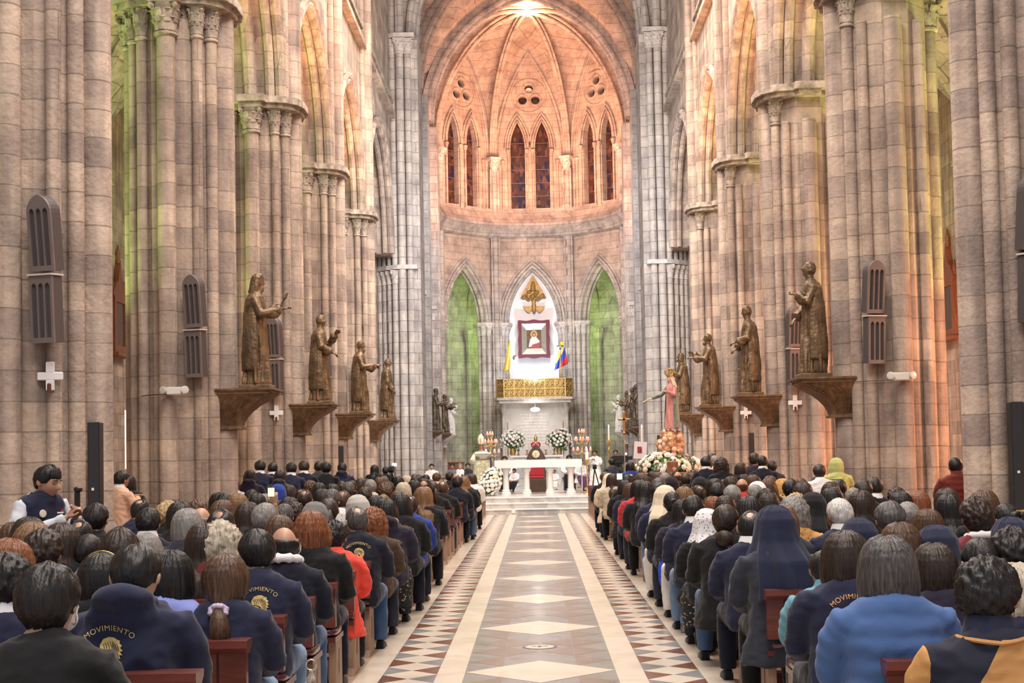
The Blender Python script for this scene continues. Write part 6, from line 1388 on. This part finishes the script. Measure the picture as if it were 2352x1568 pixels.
kl = thing('vault_lamp', 'bright round lamp hanging at the crown of the apse vault', 'lamp', (0, 73.6, 24.9)); MB().ball((0, 0, 0), (.26, .26, .26), 18, 12).obj('globe', plain('lit_globe', (1, .86, .70), .3, emit=12), kl); MB().tube([(0, 0, .24), (0, 0, .6)], .03, 8).obj('stem', BLACK, kl)
lamp('POINT', 'vault_lamp_light', (0, 73.0, 24.3), 350, ORANGE, .3)
cab = thing('wooden_cabinet', 'low reddish wooden cabinet in the left ambulatory', 'cabinet', (-4.35, 76.9, P0)); MB().box((0, 0, .42), (.85, .4, .84), bev=.01).obj('body', REDWOOD, cab); MB().box((0, -.02, .87), (.95, .46, .06), bev=.01).obj('top', REDWOOD, cab)
# ---------------------------------------------------------------- standing people
def stand(px, pt, Y, style, hc, jk, jc, label, zf=0, rz=0, legs='dark navy', **kw):
    X, Z = at_depth(px, pt, Y); return person(label, (X, Y, zf), (style, hc), (jk, jc), legs, True, kw.pop('hv', 0), max(.8, min(1.16, (Z-zf)/1.635)), rz, **kw)
G1 = 'people standing by the left piers'; G2 = 'people standing by the right piers'
for a in ((596, 1057, 26.6, 'short', 'black', 'suit', 'navy', 'person in navy suit standing by the third left pier, with glasses'), (625, 1061, 26.9, 'crop', 'black', 'suit', 'dark navy', 'person with cropped black hair standing in a dark suit, second from the left pier group'),
          (668, 1062, 26.4, 'short', 'black', 'suit', 'navy', 'person in navy suit with white collar standing in the middle of the left group'), (697, 1058, 27.0, 'short', 'dark brown', 'suit', 'dark navy', 'person with tousled brown hair in dark suit standing at left'),
          (731, 1058, 28.4, 'crop', 'black', 'plain', 'slate', 'person in slate jacket standing left of the gold-badged vest'), (748, 1061, 27.2, 'short', 'black', 'vest', 'black', 'person in black vest standing before the fourth left pier'), (785, 1063, 30.4, 'short', 'black', 'hoodie', 'navy', 'person standing with a pale grey hood and navy jacket')):
    stand(*a[:8], group=G1, collar='white' if a[5] == 'suit' else ('light grey fleece' if a[5] == 'hoodie' else None), skin=1)
stand(533, 1098, 24.2, 'long', 'black', 'plain', 'plaid', 'person with long black hair in pale plaid shirt by the second left pier', sc_=0) if False else None
for a in ((533, 1098, 23.9, 'long', 'black', 'plain', 'plaid', 'person with long black hair in pale plaid shirt by the second left pier'), (572, 1079, 24.6, 'bob', 'black', 'hoodie', 'purple navy', 'person with black hair and mint hood by the second left pier'), (641, 1080, 25.6, 'bob', 'black', 'hoodie', 'slate', 'person with black hair and beige hood before the standing suits')):
    stand(*a, group=G1, collar='teal fleece' if 'mint' in a[7] else ('beige fleece' if 'beige' in a[7] else None))
stand(859, 1067, 37.2, 'long', 'black', 'plain', 'black', 'person with very long black hair standing by the fifth left pier', group=G1, hv=2)
stand(885, 1072, 38.4, 'short', 'black', 'plain', 'black', 'person in black raising a phone beside the video camera at left', group=G1)
stand(270, 1081, 18.6, 'short', 'black', 'plain', 'peach', 'person in a peach jacket photographing behind the nearest left pier', group=G1, rz=-.6, collar='white', legs='grey')
stand(291, 1090, 20.2, 'bob', 'black', 'plain', 'black', 'person in black half hidden beside the peach jacket', group=G1)
for a in ((1622, 1048, 25.6, 'short', 'black', 'suit', 'dark navy', 'person in dark suit with white collar standing beside the roses'), (1643, 1046, 27.6, 'short', 'grey', 'plain', 'beige', 'grey-haired person in beige jacket standing by the right piers'), (1636, 1041, 29.0, 'short', 'black', 'plain', 'black', 'person behind the grey-haired one in beige, by the right piers'), (1658, 1053, 24.4, 'curly', 'dark brown', 'plain', 'black', 'person with thick dark brown hair standing by the right piers'),
          (1702, 1062, 25.2, 'bob', 'dark brown', 'plain', 'black', 'person with dark brown bob standing left of the purple grey vest'), (1733, 1040, 26.0, 'short', 'dark brown', 'vest', 'purple navy', 'person in purple grey vest standing against the third right pier'), (1752, 1047, 25.6, 'short', 'black', 'suit', 'dark navy', 'person in dark suit with white collar against the third right pier'), (1774, 1058, 26.6, 'short', 'black', 'plain', 'navy', 'person in navy half hidden by the second right pier'),
          (1883, 1066, 20.6, 'short', 'dark brown', 'plain', 'white', 'person with brown hair in white shirt before the second right pier'), (1922, 1052, 22.0, 'scarf', 'lime', 'plain', 'lime', 'person in lime hooded top half hidden by the second right pier'), (2197, 1049, 18.2, 'crop', 'black', 'puffer', 'dark red', 'person in dark red padded jacket between the two nearest right piers')):
    stand(*a, group=G2, collar='white' if a[5] == 'suit' else None)
# chancel
G3 = 'ministers in the chancel'
stand(1367, 1037, 45.5, 'short', 'black', 'habit', 'white', 'server in a long white robe standing right of the altar', P0, pi-.3, 'white', group=G3)
stand(1407, 1052, 39.2, 'short', 'black', 'vest', 'slate', 'camera operator in dark grey vest right of the steps', 0, .3, group=G3)
stand(1448, 1060, 33.0, 'bob', 'black', 'plain', 'royal blue', 'person with black hair in royal blue top right of the aisle', 0, group=G3)
stand(1414, 1046, 46, 'short', 'black', 'plain', 'black', 'person beside a video camera far right of the altar', P0, pi, group=G3)
def vested(label, px, Y, top, under, rz=pi, seatz=.45, sc=.95, hair=('short', 'black'), hv=1):
    x, z = at_depth(px, 1040, Y); b, j, h, Hm = person(label, (x, Y, P0), hair, ('habit', top), under, False, hv, sc, rz, group=G3, skirt=True, collar='black')
    return b
vested('priest in white surplice over black cassock seated left of the throne', 1159, 47.5, 'white', 'black'); vested('priest in white surplice over black cassock seated right of the throne', 1307, 47.5, 'white', 'black')
vested('server in white kneeling left of the throne', 1182, 46.5, 'white', 'black', pi-.5, sc=.62, hv=1); vested('person in white seated low right of the throne', 1272, 48.5, 'white', 'white', pi, sc=.55); vested('person in white with purple stole at the right end of the altar', 1331, 46.5, 'white', 'purple', pi+.5, sc=.85)
for px, pt, lb, jc in ((1039, 1077, 'seated singer in grey behind the left aisle seats', 'grey'), (1057, 1071, 'grey-haired seated priest in white behind the left aisle seats', 'white'), (1075, 1079, 'seated singer in slate nearest the lectern', 'slate'), (992, 1083, 'seated person in white facing the crowd, far left of the lectern', 'white')):
    x, z = at_depth(px, pt, 52); person(lb, (x, 52, P0-.2), ('short', 'grey' if 'grey-h' in lb else 'black'), ('plain', jc), 'black', False, 0, .92, pi, group=G3)
for x, w, lb in ((-1.12, .6, ''),): pass
def bench(label, x, y, w, rz=0, h=.43):
    t = thing('chancel_bench', label, 'bench', (x, y, P0), rz); MB().box((0, 0, h-.03), (w, .4, .06), bev=.01).obj('seat', DARKWOOD, t)
    for s in (-1, 1): MB().box((s*(w/2-.08), 0, (h-.06)/2), (.06, .34, h-.06)).obj('leg', DARKWOOD, t, False)
bench('dark stool under the priest left of the throne', at_depth(1159, 1040, 47.5)[0], 47.5, .5); bench('dark stool under the priest right of the throne', at_depth(1307, 1040, 47.5)[0], 47.5, .5); bench('long dark bench of the singers left of the chancel', -2.75, 52.0, 1.9)
def face_bits(b, hv=0, st=True):
    M = Matrix.Translation((0, 0, dz(st))) @ HV[hv] @ Matrix.Translation(HC) @ HSC
    for s in (-1, 1): MB().tube([(s*.046, .088, .036), (s*.03, .098, .042), (s*.013, .099, .038)], .004, 6).obj('eyebrow', HMAT['black'], b, M=M); MB().ball((s*.031, .085, .017), (.012, .009, .006), 10, 6).obj('eye', plain('dark_eye', (.02, .015, .012), .2), b, M=M)
    MB().tube([(-.024, .097, -.057), (0, .104, -.057), (.024, .097, -.057)], .004, 6).obj('mouth', plain('lips', (.28, .10, .08), .5), b, M=M)
for o in list(S.objects):
    if o.get('group') == G3 and o.get('category') == 'person' and abs(abs(o.rotation_euler.z)-pi) < 1: face_bits(o, 0 if 'server in a long' in o['label'] or 'camera far' in o['label'] or 'seated s' in o['label'] or 'priest in white behind' in o['label'] or 'facing' in o['label'] else 1, o.data.name.startswith('standing'))
# bishop
bx = at_depth(1104, 1004, 43.6)[0]; CHAS = plain('cream_gold_chasuble', (.70, .62, .46), .6, var=.2, scale=12)
bsh = link('person', remesh(robe_mb(1.2, {-1: [(-.26, .08, 1.12), (-.16, .30, 1.10)], 1: [(.26, .08, 1.12), (.16, .30, 1.10)]}, (6, 0), None, 0, 9, .05), .012, 'vested_body', [SKINS[0]], 2, .4)); bsh.location = (bx, 43.75, P0); bsh.rotation_euler = (0, 0, pi); bsh.scale = (.93,)*3
tag(bsh, 'bishop in tall cream mitre and cream gold vestments reading at the lectern', 'person', G3)
ch = robe_mb(1.2, {}, headless=True, nf=9, amp=.05, wide=1.35); ch.v = [(x*1.06, y*1.12, max(.12, min(z, 1.43))) for x, y, z in ch.v]
for s in (-1, 1): ch.tube([(s*.17, 0, 1.34), (s*.27, .08, 1.12), (s*.16, .27, 1.11)], [.1, .12, .11], 12)
link('chasuble', remesh(ch, .015, 'chasuble', [CHAS], 3), bsh); hb = Matrix.Translation((0, .03, 1.62)) @ Matrix.Rotation(radians(-6), 4, 'X')
mt = MB(); mt.loft([[(w*1.12*cos(a), d*1.12*sin(a)-.01, z*1.12) for a in [2*pi*k/20 for k in range(20)]] for z, w, d in ((.045, .09, .108), (.1, .098, .112), (.2, .10, .085), (.27, .075, .05), (.33, .03, .018), (.345, .004, .003))]); m = mt.obj('mitre', CHAS, bsh, M=hb @ Matrix.Translation((0, 0, .01))); MB().box((0, .112, .16), (.02, .012, .2)).obj('gold_band', GOLD, m, False)
for s in (-1, 1): MB().tube([(s*.031+.022*cos(a), .094, .012+.016*sin(a)) for a in [2*pi*k/16 for k in range(17)]], .0028, 5).obj('glasses', BLACK, bsh, M=hb); MB().ball((s*.031, .083, .014), (.012, .009, .006), 10, 6).obj('eye', BLACK, bsh, M=hb)
MB().tube([(-.024, .092, -.057), (0, .10, -.057), (.024, .092, -.057)], .004, 6).obj('mouth', plain('lips', (.28, .10, .08), .5), bsh, M=hb); hairmass('short', 4).obj('hair', HMAT['grey'], bsh, M=hb)
def camera_tripod(label, x, y, z, s, rz=0):
    t = thing('video_camera', label, 'video camera', (x, y, 0), rz); MB().box((0, 0, z), (.12*s, .3*s, .16*s), bev=.015).box((0, -.2*s, z+.02), (.09*s, .12*s, .09*s), bev=.01).obj('camera_body', BLACK, t); MB().box((.07*s, -.1*s, z+.1*s), (.10*s, .012, .07*s)).obj('screen', plain('bright_screen', (.8, .85, .95), .3, emit=1.5), t, False)
    for k in range(3): a = 2*pi*k/3; MB().tube([(0, 0, z-.08*s), (cos(a)*.35*s, sin(a)*.35*s, 0)], .016, 6).obj('tripod_leg', BLACK, t)
camera_tripod('video camera on tripod beside the black-haired person at left', at_depth(900, 1085, 38)[0], 38, 1.35, 1.2); camera_tripod('small black camera on tripod right of the altar steps', at_depth(1363, 1075, 40.0)[0]+.02, 39.7, 1.3, .9); camera_tripod('large video camera over the heads right of the altar', at_depth(1424, 1060, 42)[0], 41.5, 1.5, 1.3, 1.2)

# ---------------------------------------------------------------- the young man in the vest, photographing
VX, VZ = at_depth(96, 1065, 11.6); va = {-1: [(-.172, .015, .915), (-.25, .04, .80), (-.27, .12, .66), (-.16, .30, .74), (-.035, .39, .83)], 1: [(.172, .015, .915), (.25, .04, .80), (.28, .13, .65), (.18, .31, .74), (.05, .40, .82)]}
vhm = HM(16, 14); vb = link('person', body_mesh('standing_body', True, vhm, arms=va, voxel=.0052, nose=1.45, handcfg={-1: (Vector((.35, .55, .75)), 1, .75, Vector((.6, .3, -.3))), 1: (Vector((-.35, .55, .75)), -1, .8, Vector((-.6, .3, -.3)))}))
vs_ = (VZ)/1.635; vb.location = (VX-.02, 11.6, 0); vb.scale = (vs_,)*3; vb.rotation_euler = (0, 0, pi+1.0); vb.material_slots[0].link = 'OBJECT'; vb.material_slots[0].material = SKINS[0]; tag(vb, 'young person in navy vest over white sleeves filming with a small camera', 'person')
vH = Matrix.Translation((0, 0, .39)) @ vhm @ Matrix.Translation(HC) @ HSC; hm_ = shell_mb(.022, 5, nape=-.6, front=.42, amp=.005, part=.6, side=.0); link('hair', hm_.mesh('hair', [HMAT['black']]), vb, vH)
sj = jacket_mesh('shirt', 'plain', True, arms=va); link('shirt', sj, vb); sj.materials.clear(); sj.materials.append(plain('pale_blue_grey_cloth', (.50, .52, .58), .85, bump=.3, bscale=11))
vv = jacket_mesh('vest', 'vest', True, arms=va, slv=False); 
for v_ in vv.vertices: v_.co.x *= 1.10; v_.co.y = .01+(v_.co.y-.01)*1.13
vv.materials.clear(); vv.materials.append(cloth('navy')); link('vest', vv, vb); link('trousers', trou(True, False), vb).material_slots[0].material = cloth('dark navy')
for s in (-1, 1):
    part('shoe', SHOE, cloth('black'), vb, Matrix.Translation((s*.11, .04, 0)))
    MB().tube([(s*.050, .076, .038), (s*.040, .086, .043), (s*.028, .0915, .044), (s*.014, .0935, .040)], [.0025, .004, .0045, .0035], 6).obj('eyebrow', HMAT['black'], vb, M=vH); MB().tube([(s*.044, .075, .013), (s*.037, .080, .010), (s*.030, .0825, .009), (s*.022, .084, .010), (s*.016, .085, .013)], .0022, 6).obj('eyelash', HMAT['black'], vb, M=vH)
MB().tube([(-.024, .087, -.0575), (-.012, .0935, -.057), (0, .096, -.0565), (.012, .0935, -.057), (.024, .087, -.0575)], [.002, .003, .0035, .003, .002], 6).obj('mouth', plain('lips', (.28, .10, .08), .5), vb, M=vH)
MB().lathe([(0, 0), (.032, 0), (.03, .008), (0, .01)], n=20).obj('badge', plain('cream_badge', (.75, .68, .58), .4), vb, M=Matrix.Translation((.09, .155, 1.24)) @ Matrix.Rotation(-pi/2, 4, 'X'))
e = MB(); e.box((0, 0, 0), (.06, .006, .012)); e.box((-.02, 0, .015), (.02, .006, .018), 1); e.obj('chest_emblem', [PLASTER, plain('red_thread', (.5, .03, .04), .7)], vb, False, M=Matrix.Translation((-.085, .15, 1.24)))
MB().tube([(.05*cos(a), .04*sin(a), 0) for a in [2*pi*k/12 for k in range(13)]], .012, 6).obj('wrist_band', plain('coloured_band', (.20, .08, .22), .6, var=.6, scale=40), vb, M=Matrix.Translation((-.08, .355, 1.175)) @ Matrix.Rotation(.9, 4, 'X'))
pc = thing('pocket_camera', 'small black stick camera held up by the young person in the vest', 'camera', vb.matrix_basis @ Vector((.0, .46, 1.30)), pi+1.0); MB().box((0, 0, .05), (.035, .03, .13), bev=.008).obj('body', BLACK, pc); MB().box((0, .01, .13), (.05, .045, .04), bev=.01).obj('camera_head', BLACK, pc)

# ---------------------------------------------------------------- things people hold or wear
def bvh_of(o):
    me = o.data; return BVHTree.FromPolygons([v.co for v in me.vertices], [tuple(p.vertices) for p in me.polygons])
def drop(bv, x, z, off=.004):
    h = bv.ray_cast(Vector((x, -1, z)), Vector((0, 1, 0))); return Vector((x, (h[0].y if h[0] else -.13)-off, z))
def text_mesh(txt, size):
    cu = bpy.data.curves.new('t', 'FONT'); cu.body = txt; cu.size = size; cu.align_x = 'CENTER'; cu.space_character = 1.12; cu.offset = 0
    o = bpy.data.objects.new('t', cu); COL.objects.link(o); me = eval_mesh(o, 'lettering'); bpy.data.objects.remove(o); return me
def lettering(b, j, txt, size, cx, cz, R, mat, rot=0):
    bv = bvh_of(j); me = text_mesh(txt, size); bm = bmesh.new(); bm.from_mesh(me); bmesh.ops.triangulate(bm, faces=bm.faces); bmesh.ops.subdivide_edges(bm, edges=[e for e in bm.edges if e.calc_length() > size*.25], cuts=1)
    for v in bm.verts:
        x, y = v.co.x, v.co.y
        if R: a = x/R; x, y = (R+y)*sin(a), (R+y)*cos(a)-R
        c, s = cos(rot), sin(rot); x, y = x*c-y*s, x*s+y*c; v.co = drop(bv, cx+x, cz+y)
    bm.to_mesh(me); bm.free(); me.materials.append(mat); link('lettering', me, b)['label'] = 'embroidered word '+txt
def face_emblem(b, j, cx, cz, s, mat):
    bv = bvh_of(j); mb = MB(); R_ = random.Random(3)
    def stroke(pts, w):
        P = [Vector((cx+x*s, 0, cz+z*s)) for x, z in pts]; L1, L2 = [], []
        for i, p in enumerate(P):
            t = (P[min(i+1, len(P)-1)]-P[max(i-1, 0)]).normalized(); n = Vector((-t.z, 0, t.x))*w*s*(.4+.6*sin(pi*(i+.5)/len(P))); L1.append(drop(bv, p.x+n.x, p.z+n.z, .006)); L2.append(drop(bv, p.x-n.x, p.z-n.z, .006))
        n = len(P); mb.add(L1+L2, [(i, i+1, n+i+1, n+i) for i in range(n-1)], 1)
    def fill(pts, cxy, off=.004):
        c0 = Vector(cxy); V = [drop(bv, cx+c0.x*s, cz+c0.y*s, off)]; n = len(pts)
        for f in (.5, 1): V += [drop(bv, cx+(c0.x+(x-c0.x)*f)*s, cz+(c0.y+(z-c0.y)*f)*s, off) for x, z in pts]
        mb.add(V, [(0, 1+i, 1+(i+1) % n) for i in range(n)]+[(1+i, 1+n+i, 1+n+(i+1) % n, 1+(i+1) % n) for i in range(n)], 0)
    fill([(-.55, -.05), (-.62, .3), (-.4, .68), (0, .82), (.32, .78), (.52, .66), (.72, .58), (.70, .42), (.88, .30), (.78, .16), (.96, -.02), (.78, -.06), (.94, -.28), (.74, -.26), (.82, -.52), (.6, -.44), (.56, -.74), (.42, -.5), (.3, -.25), (.1, -.1), (-.2, -.02)], (.15, .3))
    fill([(.30, -.28), (.52, -.4), (.62, -.75), (.45, -1.05), (.2, -1.2), (.3, -.95), (.38, -.7), (.3, -.5)], (.42, -.7))
    fill([(-.5, -.1), (-.2, -.1), (.1, -.2), (.15, -.45), (-.05, -.6), (-.3, -.55), (-.48, -.35)], (-.18, -.33))
    for k in range(7): stroke([(-.45+.16*k+.05*q+.02*sin(q), .55-.045*abs(k-3)-.09*q-.02*sin(q*2+k)) for q in range(6)], .022)
    for k in range(5): stroke([(.22+.09*k+.02*q+.03*sin(q*2+k), .62-.09*k-.13*q) for q in range(7)], .016)
    stroke([(-.42, -.2), (-.3, -.25), (-.2, -.18)], .035); stroke([(-.08, -.22), (.02, -.28), (.1, -.22)], .035); stroke([(-.16, -.2), (-.2, -.38), (-.1, -.42)], .035); stroke([(-.3, -.5), (-.15, -.46), (0, -.5)], .04)
    mb.obj('face_emblem', [mat, cloth('navy')], b, False)['label'] = 'embroidered gold face'
for (b, j, h, Hm), cx, cz, R, size, mat, s in ((B, -.045, .905, .14, .030, GOLDTHREAD, .062), (E_, .03, .92, .12, .030, GOLDTHREAD, .062), (I_, .02, .93, .12, .030, GOLDTHREAD, .055), (M_, .03, .90, .12, .032, ORANGETHREAD, .055), (MOV, .0, .93, .13, .032, ORANGETHREAD, .06), (K, .06, .84, .12, .03, GOLDTHREAD, .05)):
    lettering(b, j, 'MOVIMIENTO', size, cx, cz, R, mat); face_emblem(b, j, cx, cz-.075, s, mat)
lettering(BUN[0], BUN[1], 'IKIKI', .045, -.02, .93, 0, PLASTER, -.72)
def mask(q):
    b, j, h, Hm = q; m = MB(); m.ball((0, .062, -.055), (.068, .052, .05), 18, 12); m.obj('face_mask', WHITEC, b, M=Hm)
    l = MB()
    for s in (-1, 1): l.tube([(s*.058, .06, -.03), (s*.082, .02, -.012), (s*.092, -.018, .0), (s*.089, -.022, -.03), (s*.078, .01, -.062), (s*.055, .06, -.075)], .0032, 6)
    l.obj('ear_loops', WHITEC, b, M=Hm)
mask(A); mask(F_)
for q in (RT,): pass
sc_ = MB(); 
for k in range(16): a = 2*pi*k/16; sc_.ball((.032*cos(a), -.165+.006*sin(3*a), -.135+.026*sin(a)), (.015+.004*(k % 2), .015, .015), 8, 6)
sc_.obj('scrunchie', plain('lilac_satin', (.52, .44, .60), .4, var=.15, scale=30), D[0], M=D[3])
gl = MB(); gl.tube([(-.088, -.02, .012), (-.09, .03, .014), (-.082, .085, .014)], .0025, 6); gl.tube([(-.055+.03*cos(a), .105, .005+.024*sin(a)) for a in [2*pi*k/16 for k in range(17)]], .0028, 6); gl.tube([(.055+.03*cos(a), .105, .005+.024*sin(a)) for a in [2*pi*k/16 for k in range(17)]], .0028, 6); gl.obj('glasses', GOLD, TAN[0], M=TAN[3])
# two-colour jacket: navy yoke and seams on the tan back
tj = TAN[1]
def two_tone():
    m, nt, p = newmat('tan_and_navy_cloth'); p.inputs['Roughness'].default_value = .88; p.inputs['Specular IOR Level'].default_value = .25
    tc = N(nt, 'ShaderNodeTexCoord'); sx = N(nt, 'ShaderNodeSeparateXYZ'); L(nt, tc.outputs['Object'], sx.inputs[0])
    def mth(op, a, b, c=None):
        n = N(nt, 'ShaderNodeMath', operation=op)
        for i, v in enumerate((a, b, c)):
            if v is None: continue
            if isinstance(v, (int, float)): n.inputs[i].default_value = v
            else: L(nt, v, n.inputs[i])
        return n.outputs[0]
    x, y, z = sx.outputs; l = mth('MULTIPLY_ADD', z, .62, .01-.99*.62); r = mth('MULTIPLY_ADD', z, -.9, .12+.99*.9)
    left = mth('MULTIPLY', mth('LESS_THAN', x, l), mth('GREATER_THAN', x, -.225)); right = mth('MULTIPLY', mth('GREATER_THAN', x, r), mth('LESS_THAN', x, .225))
    k = mth('MAXIMUM', mth('MAXIMUM', left, right), mth('GREATER_THAN', z, .985)); mx = N(nt, 'ShaderNodeMix', data_type='RGBA'); L(nt, k, mx.inputs[0])
    mx.inputs[6].default_value = (*CL['tan'], 1); mx.inputs[7].default_value = (.022, .024, .04, 1); L(nt, mx.outputs[2], p.inputs['Base Color']); return m
tj.material_slots[0].material = two_tone()
MB().tube([(.118*cos(a), .015-.112*abs(sin(a))-.004, .975+.012*abs(cos(a))) for a in [pi+pi*k/16 for k in range(17)]], .008, 6).obj('collar_piping', cloth('tan'), TAN[0])
# white bands of the nuns, headbands, clips
for q in PEOPLE:
    o = q[0]; lb = o['label']
    if 'white band' in lb or 'headband' in lb:
        Hm = [c for c in o.children if c.name.split('.')[0] in ('veil', 'hair')][0].matrix_basis
        MB().tube([(.101*cos(a), .0+.02, .02+.122*sin(a)) for a in [pi*k/20 for k in range(21)]], .008 if 'band' in lb and 'white' in lb else .004, 6).obj('white_band' if 'white' in lb else 'headband', WHITEC if 'white' in lb else GOLD, o, M=Hm)
    if 'golden clip' in lb: MB().box((.04, -.13, .06), (.06, .02, .02), bev=.005).obj('hair_clip', GOLD, o, M=[c for c in o.children if c.name.split('.')[0] == 'hair'][0].matrix_basis)
    if 'beret' in lb: MB().lathe([(.0, .15), (.06, .148), (.115, .125), (.12, .10), (.1, .085), (.0, .08)], n=20).obj('beret', plain('red_felt', (.22, .02, .03), .9), o, M=[c for c in o.children if c.name.split('.')[0] == 'hair'][0].matrix_basis @ Matrix.Rotation(.25, 4, 'X'))
    if 'beige tie' in lb: MB().tube([(.024*cos(a), -.115, .0+.024*sin(a)) for a in [2*pi*k/12 for k in range(13)]], .011, 6).obj('hair_tie', cloth('beige'), o, M=[c for c in o.children if c.name.split('.')[0] == 'hair'][0].matrix_basis)
    if 'lanyard' in lb:
        jb = [c for c in o.children if c.name.split('.')[0] == 'jacket'][0]; bv = bvh_of(jb); P = [drop(bv, -.05-.02*k, 1.0-.02*k, .006) for k in range(6)]; MB().tube([(-.02, -.06, 1.03)]+P, .009, 6, flat=(1, .4)).obj('lanyard', cloth('teal'), o)
# phones
def phone(label, px, py, Y, scr, w=.075, h=.15, rz=0, hand=False):
    X, Z = at_depth(px, py, Y); t = thing('phone', label, 'phone', (X, Y, Z), rz); MB().box((0, 0, 0), (w, .009, h), bev=.004).obj('case', BLACK, t); MB().box((0, -.006, 0), (w*.9, .003, h*.9)).obj('screen', scr, t, False); return t
phone('phone with a bright yellowish picture raised over the left crowd', 623, 1130, 13.6, plain('bright_picture', (.72, .70, .42), .3, var=.4, scale=30, emit=1.0), .07, .092)
rp = [q for q in PEOPLE if q[1] in (7, 8) and q[2] < 0 and abs(q[3]+2.5) < .5]
X, Z = at_depth(627, 1143, 13.7); rh = [(0, 0, -.62), (.02, -.05, -.30), (0, 0, -.09)]
hb_ = MB(); hb_.tube([(.0, .12, -.62), (.03, .05, -.3), (.012, .012, -.06)], [.045, .04, .028], 10); hand_mb(hb_, (.012, .012, -.06), (-.05, -.05, 1), 1, 1, 1.1, 1, (-.3, 1, 0))
ah = None
for q in PEOPLE:
    if q[2] < 0 and q[0].location.y > 13.2 and q[0].location.y < 14.6 and abs(q[0].location.x-X) < .5: ah = q[0]
if ah is None: ah = min((q[0] for q in PEOPLE if q[2] < 0), key=lambda o: (o.location-Vector((X, 13.6, 0))).length)
link('raised_forearm', remesh(hb_, .006, 'raised_forearm', [SKINS[0]], 2), ah, ah.matrix_basis.inverted() @ Matrix.Translation((X, 13.7, Z)))
phone('phone with dark blue screen held low in the left crowd', 220, 1251, 9.2, SCREENB, .055, .10); phone('small bright phone screen above the right crowd', 1423, 1094, 22, SCREEN, .09, .10)
# bottle, bags, keys, papers by the aisle
X, Y = 1.43, 13.1; bt = thing('water_bottle', 'clear plastic water bottle on the floor by the right aisle', 'bottle', (1.33, 13.15, 0)); gm, nt, p = newmat('clear_plastic'); p.inputs['Transmission Weight'].default_value = .9; p.inputs['Roughness'].default_value = .08; p.inputs['Base Color'].default_value = (.85, .92, 1, 1)
MB().lathe([(.0, .004), (.034, 0), (.036, .02), (.034, .08), (.036, .14), (.034, .2), (.02, .25), (.014, .27), (.014, .285), (0, .285)], n=20).obj('bottle_body', gm, bt); MB().lathe([(.0365, .09), (.0365, .15)], n=20).obj('label', plain('blue_label', (.10, .22, .55), .4), bt); MB().lathe([(.017, .272), (.017, .295), (0, .295)], n=14).obj('cap', plain('blue_cap', (.1, .2, .6), .4), bt)
def bag(name, label, loc, dim, mat, strap=True, rz=0):
    t = thing(name, label, 'bag', loc, rz); b = MB().ball((0, 0, dim[2]/2), (dim[0]/2, dim[1]/2, dim[2]/2), 18, 12); b.v = [(x*(1.15-.3*z/dim[2]), y, z) for x, y, z in b.v]; me = b.mesh('bag_body', [mat]); wrinkle(me, .006, 12); link('bag_body', me, t)
    if strap: MB().tube([(-dim[0]*.3, 0, dim[2]*.85), (-dim[0]*.2, 0, dim[2]*1.4), (dim[0]*.2, 0, dim[2]*1.4), (dim[0]*.3, 0, dim[2]*.85)], .012, 6).obj('strap', mat, t)
bag('shoulder_bag', 'black shoulder bag hanging beside the young person in pale jeans', (1.40, 12.95, .22), (.30, .14, .22), plain('black_leather', (.014, .013, .013), .35)); bag('cloth_bag', 'black bag with white dots on the floor by the right aisle', (1.37, 11.75, 0), (.20, .2, .36), DOTS, False); bag('cloth_bag', 'bright blue cloth bag beside the navy cardigan', (1.30, 14.55, .25), (.16, .2, .42), plain('bright_blue_cloth', (.02, .07, .62), .7), False)
ky = thing('key_ring', 'bunch of keys on a ring by the third left pew end', 'keys', (-1.33, 8.3, .46)); k_ = MB().tube([(.03*cos(a), 0, .03*sin(a)) for a in [2*pi*k/16 for k in range(17)]], .004, 6); k_.obj('ring', SILVER, ky)
for i in range(4): MB().box((.012*(i-1.5), .008*i, -.055-.01*i), (.016, .004, .06), bev=.001).obj('key', SILVER, ky, M=Matrix.Rotation(.3*(i-1.5), 4, 'Y'))
bk = thing('red_pouch', 'bright red pouch by the left aisle far ahead', 'pouch', (-1.36, 19.0, .42)); MB().loft([ring(0, 0, .09, .05, 12), ring(.18, 0, .07, .03, 12), ring(.26, 0, .03, .012, 12)]).obj('pouch_body', plain('bright_red', (.6, .02, .03), .6), bk)
pl = thing('paper_leaflet', 'tan paper leaflet held low by the left aisle', 'leaflet', (-1.34, 18.9, .30), .4); MB().box((0, 0, 0), (.16, .01, .11)).obj('sheet', plain('tan_paper', (.62, .42, .22), .8), pl, False)
